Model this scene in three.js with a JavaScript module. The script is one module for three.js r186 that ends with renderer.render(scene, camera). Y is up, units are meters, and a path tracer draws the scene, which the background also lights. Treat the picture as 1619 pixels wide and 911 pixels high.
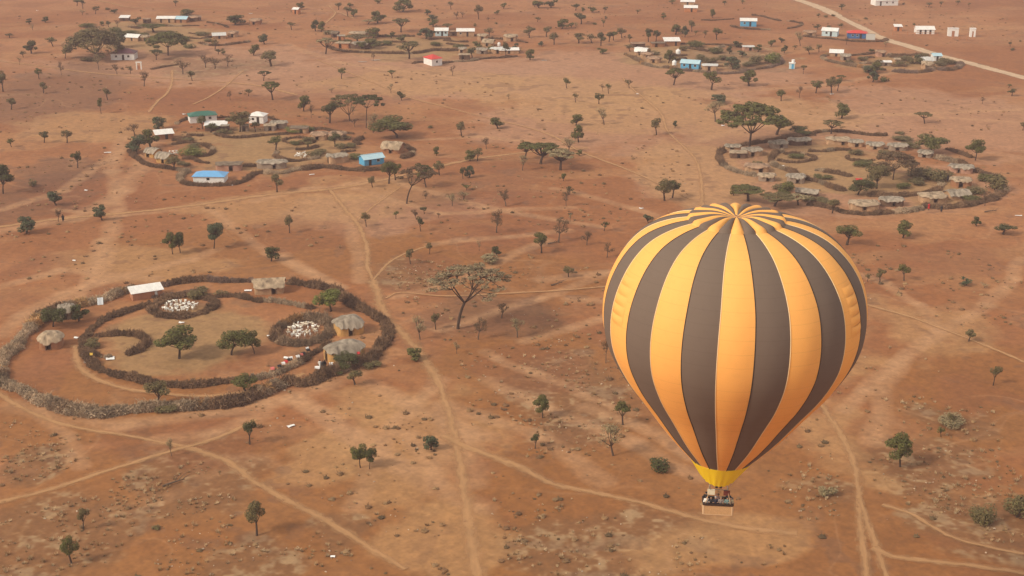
import * as THREE from 'three';
import { mergeGeometries } from 'three/addons/utils/BufferGeometryUtils.js';
import { RoundedBoxGeometry } from 'three/addons/geometries/RoundedBoxGeometry.js';
import { MarchingCubes } from 'three/addons/objects/MarchingCubes.js';

// ---------------------------------------------------------------- camera, sky, sun, exposure
const scene = new THREE.Scene();
const camera = new THREE.PerspectiveCamera(23.39, 1619 / 911, 1, 12000);
camera.position.set(0, 95, 0);
camera.rotation.set(-19.7 * Math.PI / 180, 0, 0);

const SUN = new THREE.Vector3(-0.74, 0.62, 0.40).normalize();
const EXPOSURE = 1.13, SUN_POWER = 2.6, SKY_POWER = 0.68, HAZE = 0.00028;
{ // hazy morning sky: pale overcast with a broad brighter area round the veiled sun
  const W = 512, H = 256, data = new Float32Array(W * H * 4);
  for (let r = 0; r < H; r++) {
    const el = ((r + 0.5) / H - 0.5) * Math.PI, y = Math.sin(el);
    for (let c = 0; c < W; c++) {
      const az = ((c + 0.5) / W - 0.5) * 2 * Math.PI, x = Math.cos(az) * Math.cos(el), z = Math.sin(az) * Math.cos(el);
      const d = Math.max(0, x * SUN.x + y * SUN.y + z * SUN.z), glow = 0.5 * d ** 4 + 0.9 * d ** 24, t = Math.max(0, y) ** 0.55;
      const k = y < 0 ? Math.max(0.35, 1 + y * 4) : 1;
      data.set([(0.98 - 0.12 * t + glow) * SKY_POWER * k, (0.90 - 0.08 * t + glow * 0.9) * SKY_POWER * k, (0.80 - 0.02 * t + glow * 0.72) * SKY_POWER * k, 1], (r * W + c) * 4);
    }
  }
  const sky = new THREE.DataTexture(data, W, H, THREE.RGBAFormat, THREE.FloatType);
  sky.mapping = THREE.EquirectangularReflectionMapping; sky.magFilter = THREE.LinearFilter; sky.needsUpdate = true;
  scene.background = sky; scene.environment = sky;
}
const sun = new THREE.DirectionalLight(new THREE.Color(1.0, 0.87, 0.67), SUN_POWER);
sun.name = 'sun'; sun.target.name = 'sun_target';
sun.target.position.set(0, 0, -350); sun.position.copy(SUN).multiplyScalar(700).add(sun.target.position);
sun.castShadow = true; sun.shadow.radius = 22; sun.shadow.mapSize.set(4096, 4096);
Object.assign(sun.shadow.camera, { left: -420, right: 420, top: 420, bottom: -420, near: 10, far: 1600 });
scene.add(sun, sun.target);
scene.fog = new THREE.FogExp2(new THREE.Color(0.79, 0.63, 0.69), HAZE);

const renderer = new THREE.WebGLRenderer({ antialias: true });
renderer.toneMapping = THREE.LinearToneMapping; renderer.toneMappingExposure = EXPOSURE;
renderer.shadowMap.enabled = true; renderer.shadowMap.type = THREE.PCFSoftShadowMap;

// ---------------------------------------------------------------- helpers
function rng(seed) { let s = (seed * 2654435761 + 974711) >>> 0; return () => { s = (s + 0x6D2B79F5) >>> 0; let t = Math.imul(s ^ (s >>> 15), 1 | s); t = (t + Math.imul(t ^ (t >>> 7), 61 | t)) ^ t; return ((t ^ (t >>> 14)) >>> 0) / 4294967296; }; }
const PERM = new Float32Array(65536); { const r = rng(77); for (let i = 0; i < 65536; i++) PERM[i] = r(); }
function noise(x, y) { // smooth value noise, 0..1
  const xi = Math.floor(x), yi = Math.floor(y), fx = x - xi, fy = y - yi, u = fx * fx * (3 - 2 * fx), v = fy * fy * (3 - 2 * fy);
  const a = (xi & 255) | ((yi & 255) << 8), b = ((xi + 1) & 255) | ((yi & 255) << 8), c = (xi & 255) | (((yi + 1) & 255) << 8), d = ((xi + 1) & 255) | (((yi + 1) & 255) << 8);
  const p = PERM[a] + (PERM[b] - PERM[a]) * u, q = PERM[c] + (PERM[d] - PERM[c]) * u;
  return p + (q - p) * v;
}
function fbm(x, y, n = 4) { let s = 0, a = 0.5, t = 0; for (let i = 0; i < n; i++) { s += a * noise(x + i * 17.3, y - i * 9.1); t += a; a *= 0.5; x *= 2.03; y *= 2.03; } return s / t; }
const clamp = THREE.MathUtils.clamp, smooth = THREE.MathUtils.smoothstep, lerp = THREE.MathUtils.lerp;
const relief = (x, z) => 0.9 * (noise(x / 47 + 31, z / 47) - 0.5) + 0.35 * (noise(x / 19, z / 19 + 8) - 0.5);
const counts = {};
function numbered(n) { const k = counts[n] = (counts[n] ?? -1) + 1; return k ? n + '_' + String(k).padStart(3, '0') : n; }
function shade(o) { o.castShadow = true; o.receiveShadow = true; return o; }
function mat(r, g, b, rough = 0.95, extra = {}) { const m = new THREE.MeshStandardMaterial({ roughness: rough, side: THREE.DoubleSide, ...extra }); m.color.setRGB(r, g, b); return m; }
function thing(name, x, z, turn = 0, y) { const o = new THREE.Group(); o.name = numbered(name); o.position.set(x, y ?? relief(x, z), z); o.rotation.y = turn; scene.add(o); return o; }
function part(parent, name, geo, m, label) { const o = shade(new THREE.Mesh(geo, m)); o.name = numbered(name); if (label) o.userData.label = label; parent.add(o); return o; }
function tag(o, label, category, group) { o.userData.label = label; o.userData.category = category; if (group) o.userData.group = group; return o; }
function struct(name, geo, m, label) { const o = new THREE.Mesh(geo, m); o.receiveShadow = true; o.castShadow = true; o.name = numbered(name); o.userData.kind = 'structure'; if (label) o.userData.label = label; scene.add(o); return o; }
function box(w, h, d, x = 0, y = 0, z = 0) { const g = new THREE.BoxGeometry(w, h, d); g.translate(x, y, z); return g.toNonIndexed(); }
function rbox(w, h, d, r, x = 0, y = 0, z = 0) { const g = new RoundedBoxGeometry(w, h, d, 2, r); g.translate(x, y, z); return g; }
function geoFrom(pos, col, uv) { const g = new THREE.BufferGeometry(); g.setAttribute('position', new THREE.Float32BufferAttribute(pos, 3)); if (col) g.setAttribute('color', new THREE.Float32BufferAttribute(col, 3)); if (uv) g.setAttribute('uv', new THREE.Float32BufferAttribute(uv, 2)); g.computeVertexNormals(); return g; }
function merged(list) { return mergeGeometries(list.map((g) => { const n = g.index ? g.toNonIndexed() : g; for (const k of Object.keys(n.attributes)) if (!['position', 'normal'].includes(k)) n.deleteAttribute(k); return n; })); }
// a bar between two points, tapering from r0 to r1
function bar(a, b, r0, r1 = r0, sides = 6) {
  const d = new THREE.Vector3().subVectors(b, a), g = new THREE.CylinderGeometry(r1, r0, d.length(), sides, 1);
  g.translate(0, d.length() / 2, 0); g.applyQuaternion(new THREE.Quaternion().setFromUnitVectors(new THREE.Vector3(0, 1, 0), d.clone().normalize())); g.translate(a.x, a.y, a.z);
  return g;
}
// grid surface from f(u, v) -> [x, y, z]
function sheet(nu, nv, f) {
  const pos = [], uv = [], idx = [];
  for (let j = 0; j <= nv; j++) for (let i = 0; i <= nu; i++) { pos.push(...f(i / nu, j / nv)); uv.push(i / nu, j / nv); }
  for (let j = 0; j < nv; j++) for (let i = 0; i < nu; i++) { const a = j * (nu + 1) + i, b = a + 1, c = a + nu + 1, d = c + 1; idx.push(a, b, d, a, d, c); }
  const g = new THREE.BufferGeometry(); g.setAttribute('position', new THREE.Float32BufferAttribute(pos, 3)); g.setAttribute('uv', new THREE.Float32BufferAttribute(uv, 2)); g.setIndex(idx); g.computeVertexNormals();
  return g;
}
function pix(W, H, f, srgb = true, wrap = true) {
  const d = new Uint8Array(W * H * 4), enc = (v) => { v = clamp(v, 0, 1); return 255 * (srgb ? (v <= 0.0031308 ? 12.92 * v : 1.055 * Math.pow(v, 1 / 2.4) - 0.055) : v); };
  const LUT = new Uint8Array(4097); for (let i = 0; i <= 4096; i++) LUT[i] = Math.round(enc(i / 4096));
  const o = [0, 0, 0];
  for (let y = 0; y < H; y++) for (let x = 0; x < W; x++) { f((x + 0.5) / W, (y + 0.5) / H, o); const k = (y * W + x) * 4; for (let c = 0; c < 3; c++) d[k + c] = LUT[Math.round(clamp(o[c], 0, 1) * 4096)]; d[k + 3] = 255; }
  const t = new THREE.DataTexture(d, W, H); t.colorSpace = srgb ? THREE.SRGBColorSpace : THREE.NoColorSpace; t.magFilter = THREE.LinearFilter; t.minFilter = THREE.LinearMipmapLinearFilter; t.generateMipmaps = true;
  t.wrapS = t.wrapT = wrap ? THREE.RepeatWrapping : THREE.ClampToEdgeWrapping; t.needsUpdate = true;
  return t;
}
const V = (x, y, z) => new THREE.Vector3(x, y, z);

// landmarks that labels refer to: name, x, z
const MARKS = [
  ['the red-roofed house', [-28.57, -506.53]],
  ['the blue-roofed house', [-78.14, -346.78]],
  ['the green-roofed house', [-93.84, -415.79]],
  ['the light blue house', [-37.95, -362.8]],
  ['the long blue house', [64.46, -499.2]],
  ['the maroon-roofed house', [-145.72, -519.21]],
  ['the white gate arch', [-134.82, -500.41]],
  ['the blue roadside building', [139.63, -564.12]],
  ['the pale roadside house', [130.28, -571.81]],
  ['the long white barn', [175.44, -659.06]],
  ['the raised white building', [170.74, -576.51]],
  ['the twin white frames', [183.73, -570.25]],
  ['the blue-white kiosk', [101.66, -502.84]],
  ['the sky blue cottage', [100.45, -594.41]],
  ['the giant green acacia', [67.16, -383.9]],
  ['the tall bare acacia', [-10.14, -242.99]],
  ['the leaning grey acacia', [-25.6, -325.31]],
  ['the flat-topped acacia pair', [-46.87, -415.79]],
  ['the two-trunked acacia', [-130.75, -527.11]],
  ['the great grey acacia', [-156.4, -521.82]],
  ['the brown village acacia', [98.98, -349.88]],
  ['the upper goat pen', [-64.19, -254.17]],
  ['the lower goat pen', [-38.95, -241.38]],
  ['the two thatch domes', [-30.08, -231.75]],
  ['the lone gable hut', [-48.35, -262.13]],
  ['the white-roofed shed', [-72.21, -259.18]],
  ['the dome hut', [-83.44, -233.26]],
  ['the white-trunked bare tree', [-51.54, -189.65]],
  ['the lone lush tree', [57.84, -186.31]],
  ['the paired trees', [-21.84, -185.49]],
  ['the dark tree pair', [15.35, -649.02]],
  ['the seven-tree grove', [36.68, -555.15]],
  ['the grey domed acacias', [10.21, -360.15]],
  ['the path junction', [-28.57, -270.15]],
  ['the trail crossing', [80.1, -241.06]],
  ['the track fork', [49.23, -176.1]],
  ['the striped balloon', [33.61, -196.65]],
  ['the far white roofs', [-147.28, -609.85]],
  ['the twin white roofs', [-24.24, -571.81]],
  ['the straight dirt road', [164.25, -521.82]],
  ['the brush thicket', [65.26, -328.63]],
  ['the eastern goat pen', [-58, -372.38]],
  ['the bend track', [-32.38, -295.67]],
  ['the red cloth bush', [86.56, -335.44]],
].map(([n, p]) => ({ n, x: p[0], z: p[1] }));
const toName = []; // things that are named by what they stand near: [object, look, group]
function nameLater(o, look, category, group) { tag(o, look, category, group); toName.push(o); return o; }

// ---------------------------------------------------------------- ground
// patches of other soil, plus tints that paint the near-to-far haze fade: [centre, half width, half depth, kind]
const PATCHES = [
  [[-34.11, -170.63], 45.54, 27, 'nearFade'],  // deeper foreground tone, the near end of a distance fade painted into the ground
  [[34.8, -174.24], 46.34, 31.65, 'nearFade'],
  [[-68.45, -208.52], 26.99, 15.02, 'nearFade'],
  [[4.38, -218.92], 21.65, 24.47, 'nearFade'],
  [[75.29, -213.61], 19.07, 23.47, 'nearFade'],
  [[-53.68, -288.01], 41.34, 22, 'nearFade'],
  [[-1.26, -275.34], 26.48, 20.29, 'nearFade'],
  [[52.27, -417.51], 63.76, 47.9, 'pink'],  // pink here is distance haze painted into the mid and far ground
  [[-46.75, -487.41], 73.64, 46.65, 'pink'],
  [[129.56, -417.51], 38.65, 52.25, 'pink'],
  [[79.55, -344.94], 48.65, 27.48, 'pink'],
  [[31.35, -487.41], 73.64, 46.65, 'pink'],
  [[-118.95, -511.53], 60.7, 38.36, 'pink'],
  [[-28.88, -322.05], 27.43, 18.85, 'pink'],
  [[-152.65, -454.97], 25.11, 51.19, 'dark'],
  [[-116.85, -330.31], 14.81, 25.38, 'dark'],
  [[-47.07, -181.87], 10.16, 10.97, 'scrub'],
  [[-62.27, -165.44], 9.39, 10.28, 'scrub'],
  [[-71.2, -187.97], 5.7, 7.37, 'scrub'],
  [[-49.81, -194.42], 11.73, 8.91, 'red'],
  [[-22.15, -271.33], 7.84, 11.86, 'scrub'],
  [[-1.15, -249.32], 13.34, 13.62, 'dark'],
  [[9.59, -213.61], 11.66, 15.65, 'scrub'],
  [[6.96, -196.65], 7.9, 6.81, 'scrub'],
  [[60.28, -185.9], 14.12, 10.34, 'scrub'],
  [[66.03, -168.87], 8.68, 12.4, 'scrub'],
  [[70.22, -203.63], 7.12, 7.22, 'scrub'],
  [[43.59, -177.99], 5.44, 7.71, 'scrub'],
  [[12.85, -165.44], 14.51, 10.28, 'scrub'],
  [[-15.59, -194.42], 12.71, 24.49, 'pale'],
  [[-7.7, -167.14], 10.33, 12.19, 'pale'],
  [[-21.74, -208.52], 9.34, 11.27, 'pale'],
  [[-58.94, -236.32], 15.04, 18.61, 'dung'],
  [[-80.69, -224.47], 6.64, 12.77, 'red'],
  [[-65.16, -378.06], 21.16, 23.15, 'dung'],
  [[-81.04, -396.88], 16.6, 15.84, 'dung'],
  [[87.94, -360.81], 18.59, 26.54, 'dung'],
  [[107.02, -338.95], 9.58, 14.79, 'dung'],
  [[69.1, -521.82], 26.17, 26.56, 'dung'],
  [[-34.57, -545.03], 32.21, 28.86, 'dung'],
  [[140.19, -511.53], 22.18, 16.62, 'dung'],
  [[-151.01, -574.94], 28.67, 39.96, 'dung'],
  [[-64.19, -254.17], 4.69, 4.93, 'dark'],
  [[-38.95, -241.38], 3.77, 5.79, 'dark'],
  [[-125.04, -409.03], 26.54, 20.95, 'pale'],
  [[-33.44, -338.95], 27.13, 14.79, 'pale'],
  [[-54.78, -322.05], 27.43, 16.16, 'pale'],
  [[48.68, -357.53], 15.08, 39.15, 'pale'],
  [[47.38, -426.33], 31.52, 36.23, 'pale'],
  [[18.94, -454.97], 35.57, 30.71, 'pale'],
  [[86.78, -426.33], 23.64, 27.17, 'pale'],
  [[61.13, -230.26], 9.05, 17.79, 'pale'],
  [[78.21, -242.67], 10.66, 16.24, 'pale'],
  [[50.88, -194.42], 6.84, 17.81, 'pale'],
  [[28.82, -163.76], 10.16, 7.59, 'pale'],
  [[-81.76, -279.45], 20.12, 12.5, 'pale'],
  [[-105.26, -338.95], 20.75, 20.7, 'red'],
  [[-9.35, -333.14], 20.43, 28.65, 'red'],
  [[4.38, -301.77], 15.81, 14.36, 'red'],
  [[-47.35, -301.77], 14.37, 14.36, 'red'],
  [[-80.18, -263.62], 11.46, 9.39, 'red'],
  [[91.16, -283.68], 16.31, 12.84, 'red'],
  [[-63.45, -445.03], 30.75, 19.64, 'red'],
  [[-105.52, -449.95], 26.92, 18.05, 'red'],
  [[79.53, -213.61], 8.48, 10.43, 'red'],
  [[2.27, -224.47], 11.06, 8.51, 'red'],
  [[-14.69, -279.45], 8.05, 8.34, 'red'],
  [[-100.54, -279.45], 9.39, 8.34, 'red'],
  [[-27.76, -190.08], 7.67, 6.44, 'pale'],
  [[-37, -476.13], 34.93, 22.31, 'pale'],
  [[-117.21, -357.53], 15.08, 13.05, 'dark'],
  [[-43.9, -204.83], 7.15, 2.92, 'dark'],
  [[88.55, -524.46], 21.51, 26.82, 'scrub'],
  [[-110.67, -505.3], 20.77, 22.48, 'scrub'],
  [[-23.2, -167.14], 5.16, 5.23, 'scrub'],
  [[-34.09, -160.5], 6.66, 5.72, 'scrub'],
].map(([p, w, d, k]) => ({ x: p[0], z: p[1], w, d, k }));
const TRACKS = [ // faint trodden lines, wider paths are built further down
  [1.0, [-4.49, -231.45], [-2.19, -228.79], [4.43, -221.67], [11.71, -213.61], [19.57, -206.05]],
  [1.3, [53.47, -206.05], [59.4, -213.61], [67.9, -225.9], [80.1, -241.06], [92.44, -253.81], [103.3, -271.33], [110.05, -283.68]],
  [1.6, [-113.31, -396.88], [-109.1, -370.98], [-105.81, -357.53], [-99.2, -338.95], [-95.16, -322.05], [-89.9, -297.06], [-84.43, -267.43]],
  [1.2, [-18.14, -293.38], [-11.3, -297.99], [0.07, -299.87], [13.08, -303.7]],
  [1.2, [-30.98, -348.01], [-7.54, -322.05], [20.48, -306.62]],
  [1.3, [-12.97, -242.67], [5.09, -259.91], [19.92, -275.34]],
  [1.3, [-73.06, -322.05], [-53.68, -288.01], [-35.83, -265.51]],
  [1.4, [-103.76, -265.51], [-95.25, -275.34], [-73.11, -271.33]],
  [1.5, [-109.39, -385.39], [-113.24, -338.95], [-123.35, -322.05]],
  [1.5, [-27.3, -221.67], [-17.59, -208.52], [-4.89, -196.65]],
  [1.2, [11.25, -338.95], [29.03, -322.05], [37.05, -311.62]],
  [1.3, [59.33, -288.01], [76.47, -268.59]],
  [1.5, [67.07, -454.97], [95.69, -421.88], [161.04, -430.87]],
  [1.4, [44.17, -378.06], [70.25, -409.03], [116.33, -426.33], [154.93, -413.23]],
  [1.2, [-39.82, -338.95], [-16.44, -316.76], [13.79, -322.05]],
  [1.5, [-4.28, -218.92], [5.24, -208.52], [18.62, -194.42], [27.09, -183.87]],
  [1.5, [161.21, -511.53], [105.94, -470.67], [60.79, -454.97]],
  [1.8, [-35.6, -211.04], [-24.63, -196.65], [-15.95, -185.9], [-4.41, -174.24]],
  [2.2, [-117.16, -304.18], [-102.74, -314.17], [-97.28, -338.95], [-103.17, -396.88]],
  [1.6, [-49.89, -285.83], [-43.62, -275.34], [-35.83, -265.51]],
  [1.3, [-15.74, -196.65], [-10.12, -181.87], [-10.85, -208.52]],
  [1.4, [-62.77, -328.63], [-52.59, -338.95], [-30.98, -348.01]],
  [1.5, [-37.92, -314.17], [-33.28, -288.01], [-31.7, -270.15]],
  [1.5, [-94.74, -239.46], [-94.51, -249.32], [-89.8, -261.76], [-83.03, -269.37], [-69.27, -283.68], [-65.15, -290.23]],
  [1.4, [0.11, -460.09], [15.64, -449.95], [30.6, -441.17], [44.6, -428.13]],
  [1.3, [-88.94, -552.23], [-65.25, -511.53], [-47.8, -499.2], [-24.43, -487.41], [-2.03, -465.32], [18.94, -454.97]],
  [1.3, [-85.47, -259.91], [-88.47, -279.45], [-92.02, -297.06]],
  [1.4, [-12.94, -218.92], [-17.24, -203.63], [-20.09, -190.08], [-22.24, -174.24]],
  [1.4, [-35.6, -211.04], [-31.8, -206.05], [-26.87, -198.93], [-20.48, -194.42]],
  [1.8, [-10.85, -208.52], [-7.85, -196.65], [-5.5, -181.87]],
  [1.3, [2.37, -236.32], [10.72, -242.67], [18.25, -249.32]],
  [1.2, [-108.87, -322.05], [-91.49, -316.76], [-73.96, -326.41]],
  [1.2, [76.47, -268.59], [79.57, -256.3], [80.1, -241.06]],
  [1.3, [12.51, -208.52], [19.18, -201.26], [27.86, -190.08]],
  [1.6, [-9.29, -208.52], [4, -196.65], [12.98, -181.87]],
  [1.5, [-54.69, -194.42], [-47.33, -196.65], [-39.81, -204.83]],
  [1.2, [-23.84, -259.91], [-14.04, -265.51], [7.15, -297.06]],
  [1.5, [29.88, -256.3], [11.38, -259.91]],
  [1.2, [-77, -206.05], [-69.05, -196.65], [-63.95, -185.9]],
  [1.4, [56.26, -194.42], [62.58, -213.61], [71.31, -230.26]],
  [1.2, [-29.15, -392.98], [-9.13, -396.88], [9.15, -389.15], [20.88, -370.98]],
  [1.4, [5.29, -271.33], [19.92, -275.34]],
  [2.0, [-81.94, -208.52], [-61.24, -200.79], [-40.43, -208.52], [-31, -216.24], [-23.43, -227.34]],
  [2.0, [-87.36, -259.91], [-93.39, -245.95]],
].map((t) => t.slice(1).map((p) => [p[0], p[1], t[0]]));
function soil(x, z, o) {
  const w1 = noise(x / 9 + 3, z / 9) - 0.5, w2 = noise(x / 9, z / 9 + 40) - 0.5, X = x + 7 * w1, Z = z + 7 * w2;
  const broad = fbm(X / 85, Z / 85, 3), mid = fbm(X / 22 + 9, Z / 22, 3), small = fbm(x / 4.2, z / 4.2 + 5, 3), fine = fbm(x / 0.9, z / 0.9, 2), speck = noise(x / 0.33, z / 0.33);
  let t = smooth(broad * 0.62 + mid * 0.38, 0.36, 0.66);
  let r = lerp(0.31, 0.40, t), g = lerp(0.115, 0.174, t), b = lerp(0.036, 0.070, t);
  // rain-washed streaks of pale silt
  const silt = smooth(fbm(X / 34 + 2, Z / 11, 4), 0.53, 0.72) * 0.36; r = lerp(r, 0.45, silt); g = lerp(g, 0.235, silt); b = lerp(b, 0.10, silt);
  // bare dark red earth
  const red = smooth(fbm(X / 15 + 60, Z / 15, 3), 0.56, 0.7) * 0.28; r = lerp(r, 0.225, red); g = lerp(g, 0.078, red); b = lerp(b, 0.029, red);
  for (const p of PATCHES) {
    const dx = (x + 9 * w1 - p.x) / p.w, dz = (z + 9 * w2 - p.z) / p.d, q = dx * dx + dz * dz;
    if (q > 1.7) continue;
    const m = smooth(1.25 - q + (small - 0.5) * 0.9 + (mid - 0.5) * 1.4 + (broad - 0.5) * 0.8, 0, 0.75);
    const c = p.k === 'scrub' ? [0.20, 0.098, 0.042, 0.5] : p.k === 'nearFade' ? [0.285, 0.112, 0.0255, 0.72] : p.k === 'pink' ? [0.43, 0.225, 0.128, 0.7] : p.k === 'dark' ? [0.165, 0.078, 0.04, 0.55] : p.k === 'dung' ? [0.36, 0.212, 0.09, 0.85] : p.k === 'red' ? [0.24, 0.082, 0.03, 0.42] : [0.46, 0.25, 0.105, 0.62];  // pink and the deep foreground tone paint a haze fade into the soil colour
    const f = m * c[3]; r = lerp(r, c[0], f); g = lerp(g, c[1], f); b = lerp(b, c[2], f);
    if (p.k === 'scrub') { const gr = m * smooth(small * 0.6 + fine * 0.4, 0.5, 0.72) * 0.65; r = lerp(r, 0.40, gr); g = lerp(g, 0.27, gr); b = lerp(b, 0.145, gr); }
  }
  for (const t2 of TRACKS) for (let i = 1; i < t2.length; i++) {
    const a = t2[i - 1], c = t2[i], ux = c[0] - a[0], uz = c[1] - a[1], L = ux * ux + uz * uz, s = clamp(((x - a[0]) * ux + (z - a[1]) * uz) / L, 0, 1), ex = x + 2 * w1 - a[0] - ux * s, ez = z + 2 * w2 - a[1] - uz * s, d = Math.sqrt(ex * ex + ez * ez) / (a[2] * 1.7);
    if (d < 1) { const f = (1 - d * d) * (0.35 + 0.65 * small) * 0.85; r = lerp(r, 0.49, f); g = lerp(g, 0.265, f); b = lerp(b, 0.132, f); }
  }
  // narrow animal trails that wander and braid over the plain
  const wander = fbm(X / 38 + 20, Z / 38 + 11, 3), wander2 = fbm(X / 27 + 70, Z / 27 + 31, 3), line = Math.max(1 - Math.abs(wander - 0.5) / 0.008, 0.8 - Math.abs(wander2 - 0.47) / 0.009);
  if (line > 0) { const f = line * 0.42 * smooth(mid, 0.35, 0.6) * (0.4 + 0.6 * small); r = lerp(r, 0.48, f); g = lerp(g, 0.26, f); b = lerp(b, 0.13, f); }
  // crumbs, dry litter, pebbles
  const lit = smooth(small, 0.62, 0.74) * smooth(mid, 0.4, 0.6) * 0.5; r = lerp(r, 0.18, lit); g = lerp(g, 0.085, lit); b = lerp(b, 0.042, lit);
  const k = 0.86 * (0.80 + 0.40 * fine) * (0.90 + 0.2 * speck) * (0.90 + 0.2 * small);
  o[0] = r * k; o[1] = g * k; o[2] = b * k;
}
{
  const pos = [], uv = [], idx = [], groups = [], mats = [];
  const bands = [[-78, -250, 118, 2048, 1480], [-250, -430, 190, 2048, 1024], [-430, -760, 330, 2048, 1024]];
  let at = 0;
  for (const [z0, z1, half, W, H] of bands) {
    const nx = Math.round(half * 2 / 2), nz = Math.round((z0 - z1) / 2), start = idx.length;
    for (let j = 0; j <= nz; j++) for (let i = 0; i <= nx; i++) { const x = -half + 2 * half * i / nx, z = z0 + (z1 - z0) * j / nz; pos.push(x, relief(x, z), z); uv.push(i / nx, j / nz); }
    for (let j = 0; j < nz; j++) for (let i = 0; i < nx; i++) { const a = at + j * (nx + 1) + i, c = a + nx + 1; idx.push(a, a + 1, c + 1, a, c + 1, c); }
    at += (nx + 1) * (nz + 1);
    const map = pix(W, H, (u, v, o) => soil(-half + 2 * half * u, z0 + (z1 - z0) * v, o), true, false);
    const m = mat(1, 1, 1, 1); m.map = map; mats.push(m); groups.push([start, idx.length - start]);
  }
  // the plain beyond, out to the horizon; its soil repeats over 240 m squares
  const wide = mat(1, 1, 1, 1); wide.map = pix(1024, 1024, (u, v, o) => {
    const a = [0, 0, 0], b = [0, 0, 0], x = u * 240, z = v * 240; soil(x + 400, z - 1200, a); soil(x + 160, z - 1200, b); const f = smooth(u, 0.75, 1);
    const c = [0, 0, 0], d = [0, 0, 0], h = smooth(v, 0.75, 1); if (h > 0) { soil(x + 400, z - 1440, c); soil(x + 160, z - 1440, d); }
    for (let i = 0; i < 3; i++) o[i] = lerp(lerp(a[i], b[i], f), lerp(c[i], d[i], f), h);
  });
  mats.push(wide); const start = idx.length, R = 9000;
  const rects = [[-R, -760, R, -R], [-R, R, R, -78], [-R, -78, -118, -250], [118, -78, R, -250], [-R, -250, -190, -430], [190, -250, R, -430], [-R, -430, -330, -760], [330, -430, R, -760]];
  for (const [x0, z0, x1, z1] of rects) { for (const [x, z] of [[x0, z0], [x1, z0], [x1, z1], [x0, z1]]) { pos.push(x, 0, z); uv.push(x / 240, z / 240); } idx.push(at, at + 1, at + 2, at, at + 2, at + 3); at += 4; }
  groups.push([start, idx.length - start]);
  const g = new THREE.BufferGeometry(); g.setAttribute('position', new THREE.Float32BufferAttribute(pos, 3)); g.setAttribute('uv', new THREE.Float32BufferAttribute(uv, 2)); g.setIndex(idx);
  groups.forEach(([s, n], i) => g.addGroup(s, n, i)); g.computeVertexNormals();
  struct('ground', g, mats, 'dry red earth plain with scattered scrub, silt streaks and trodden ground');
}
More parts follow.
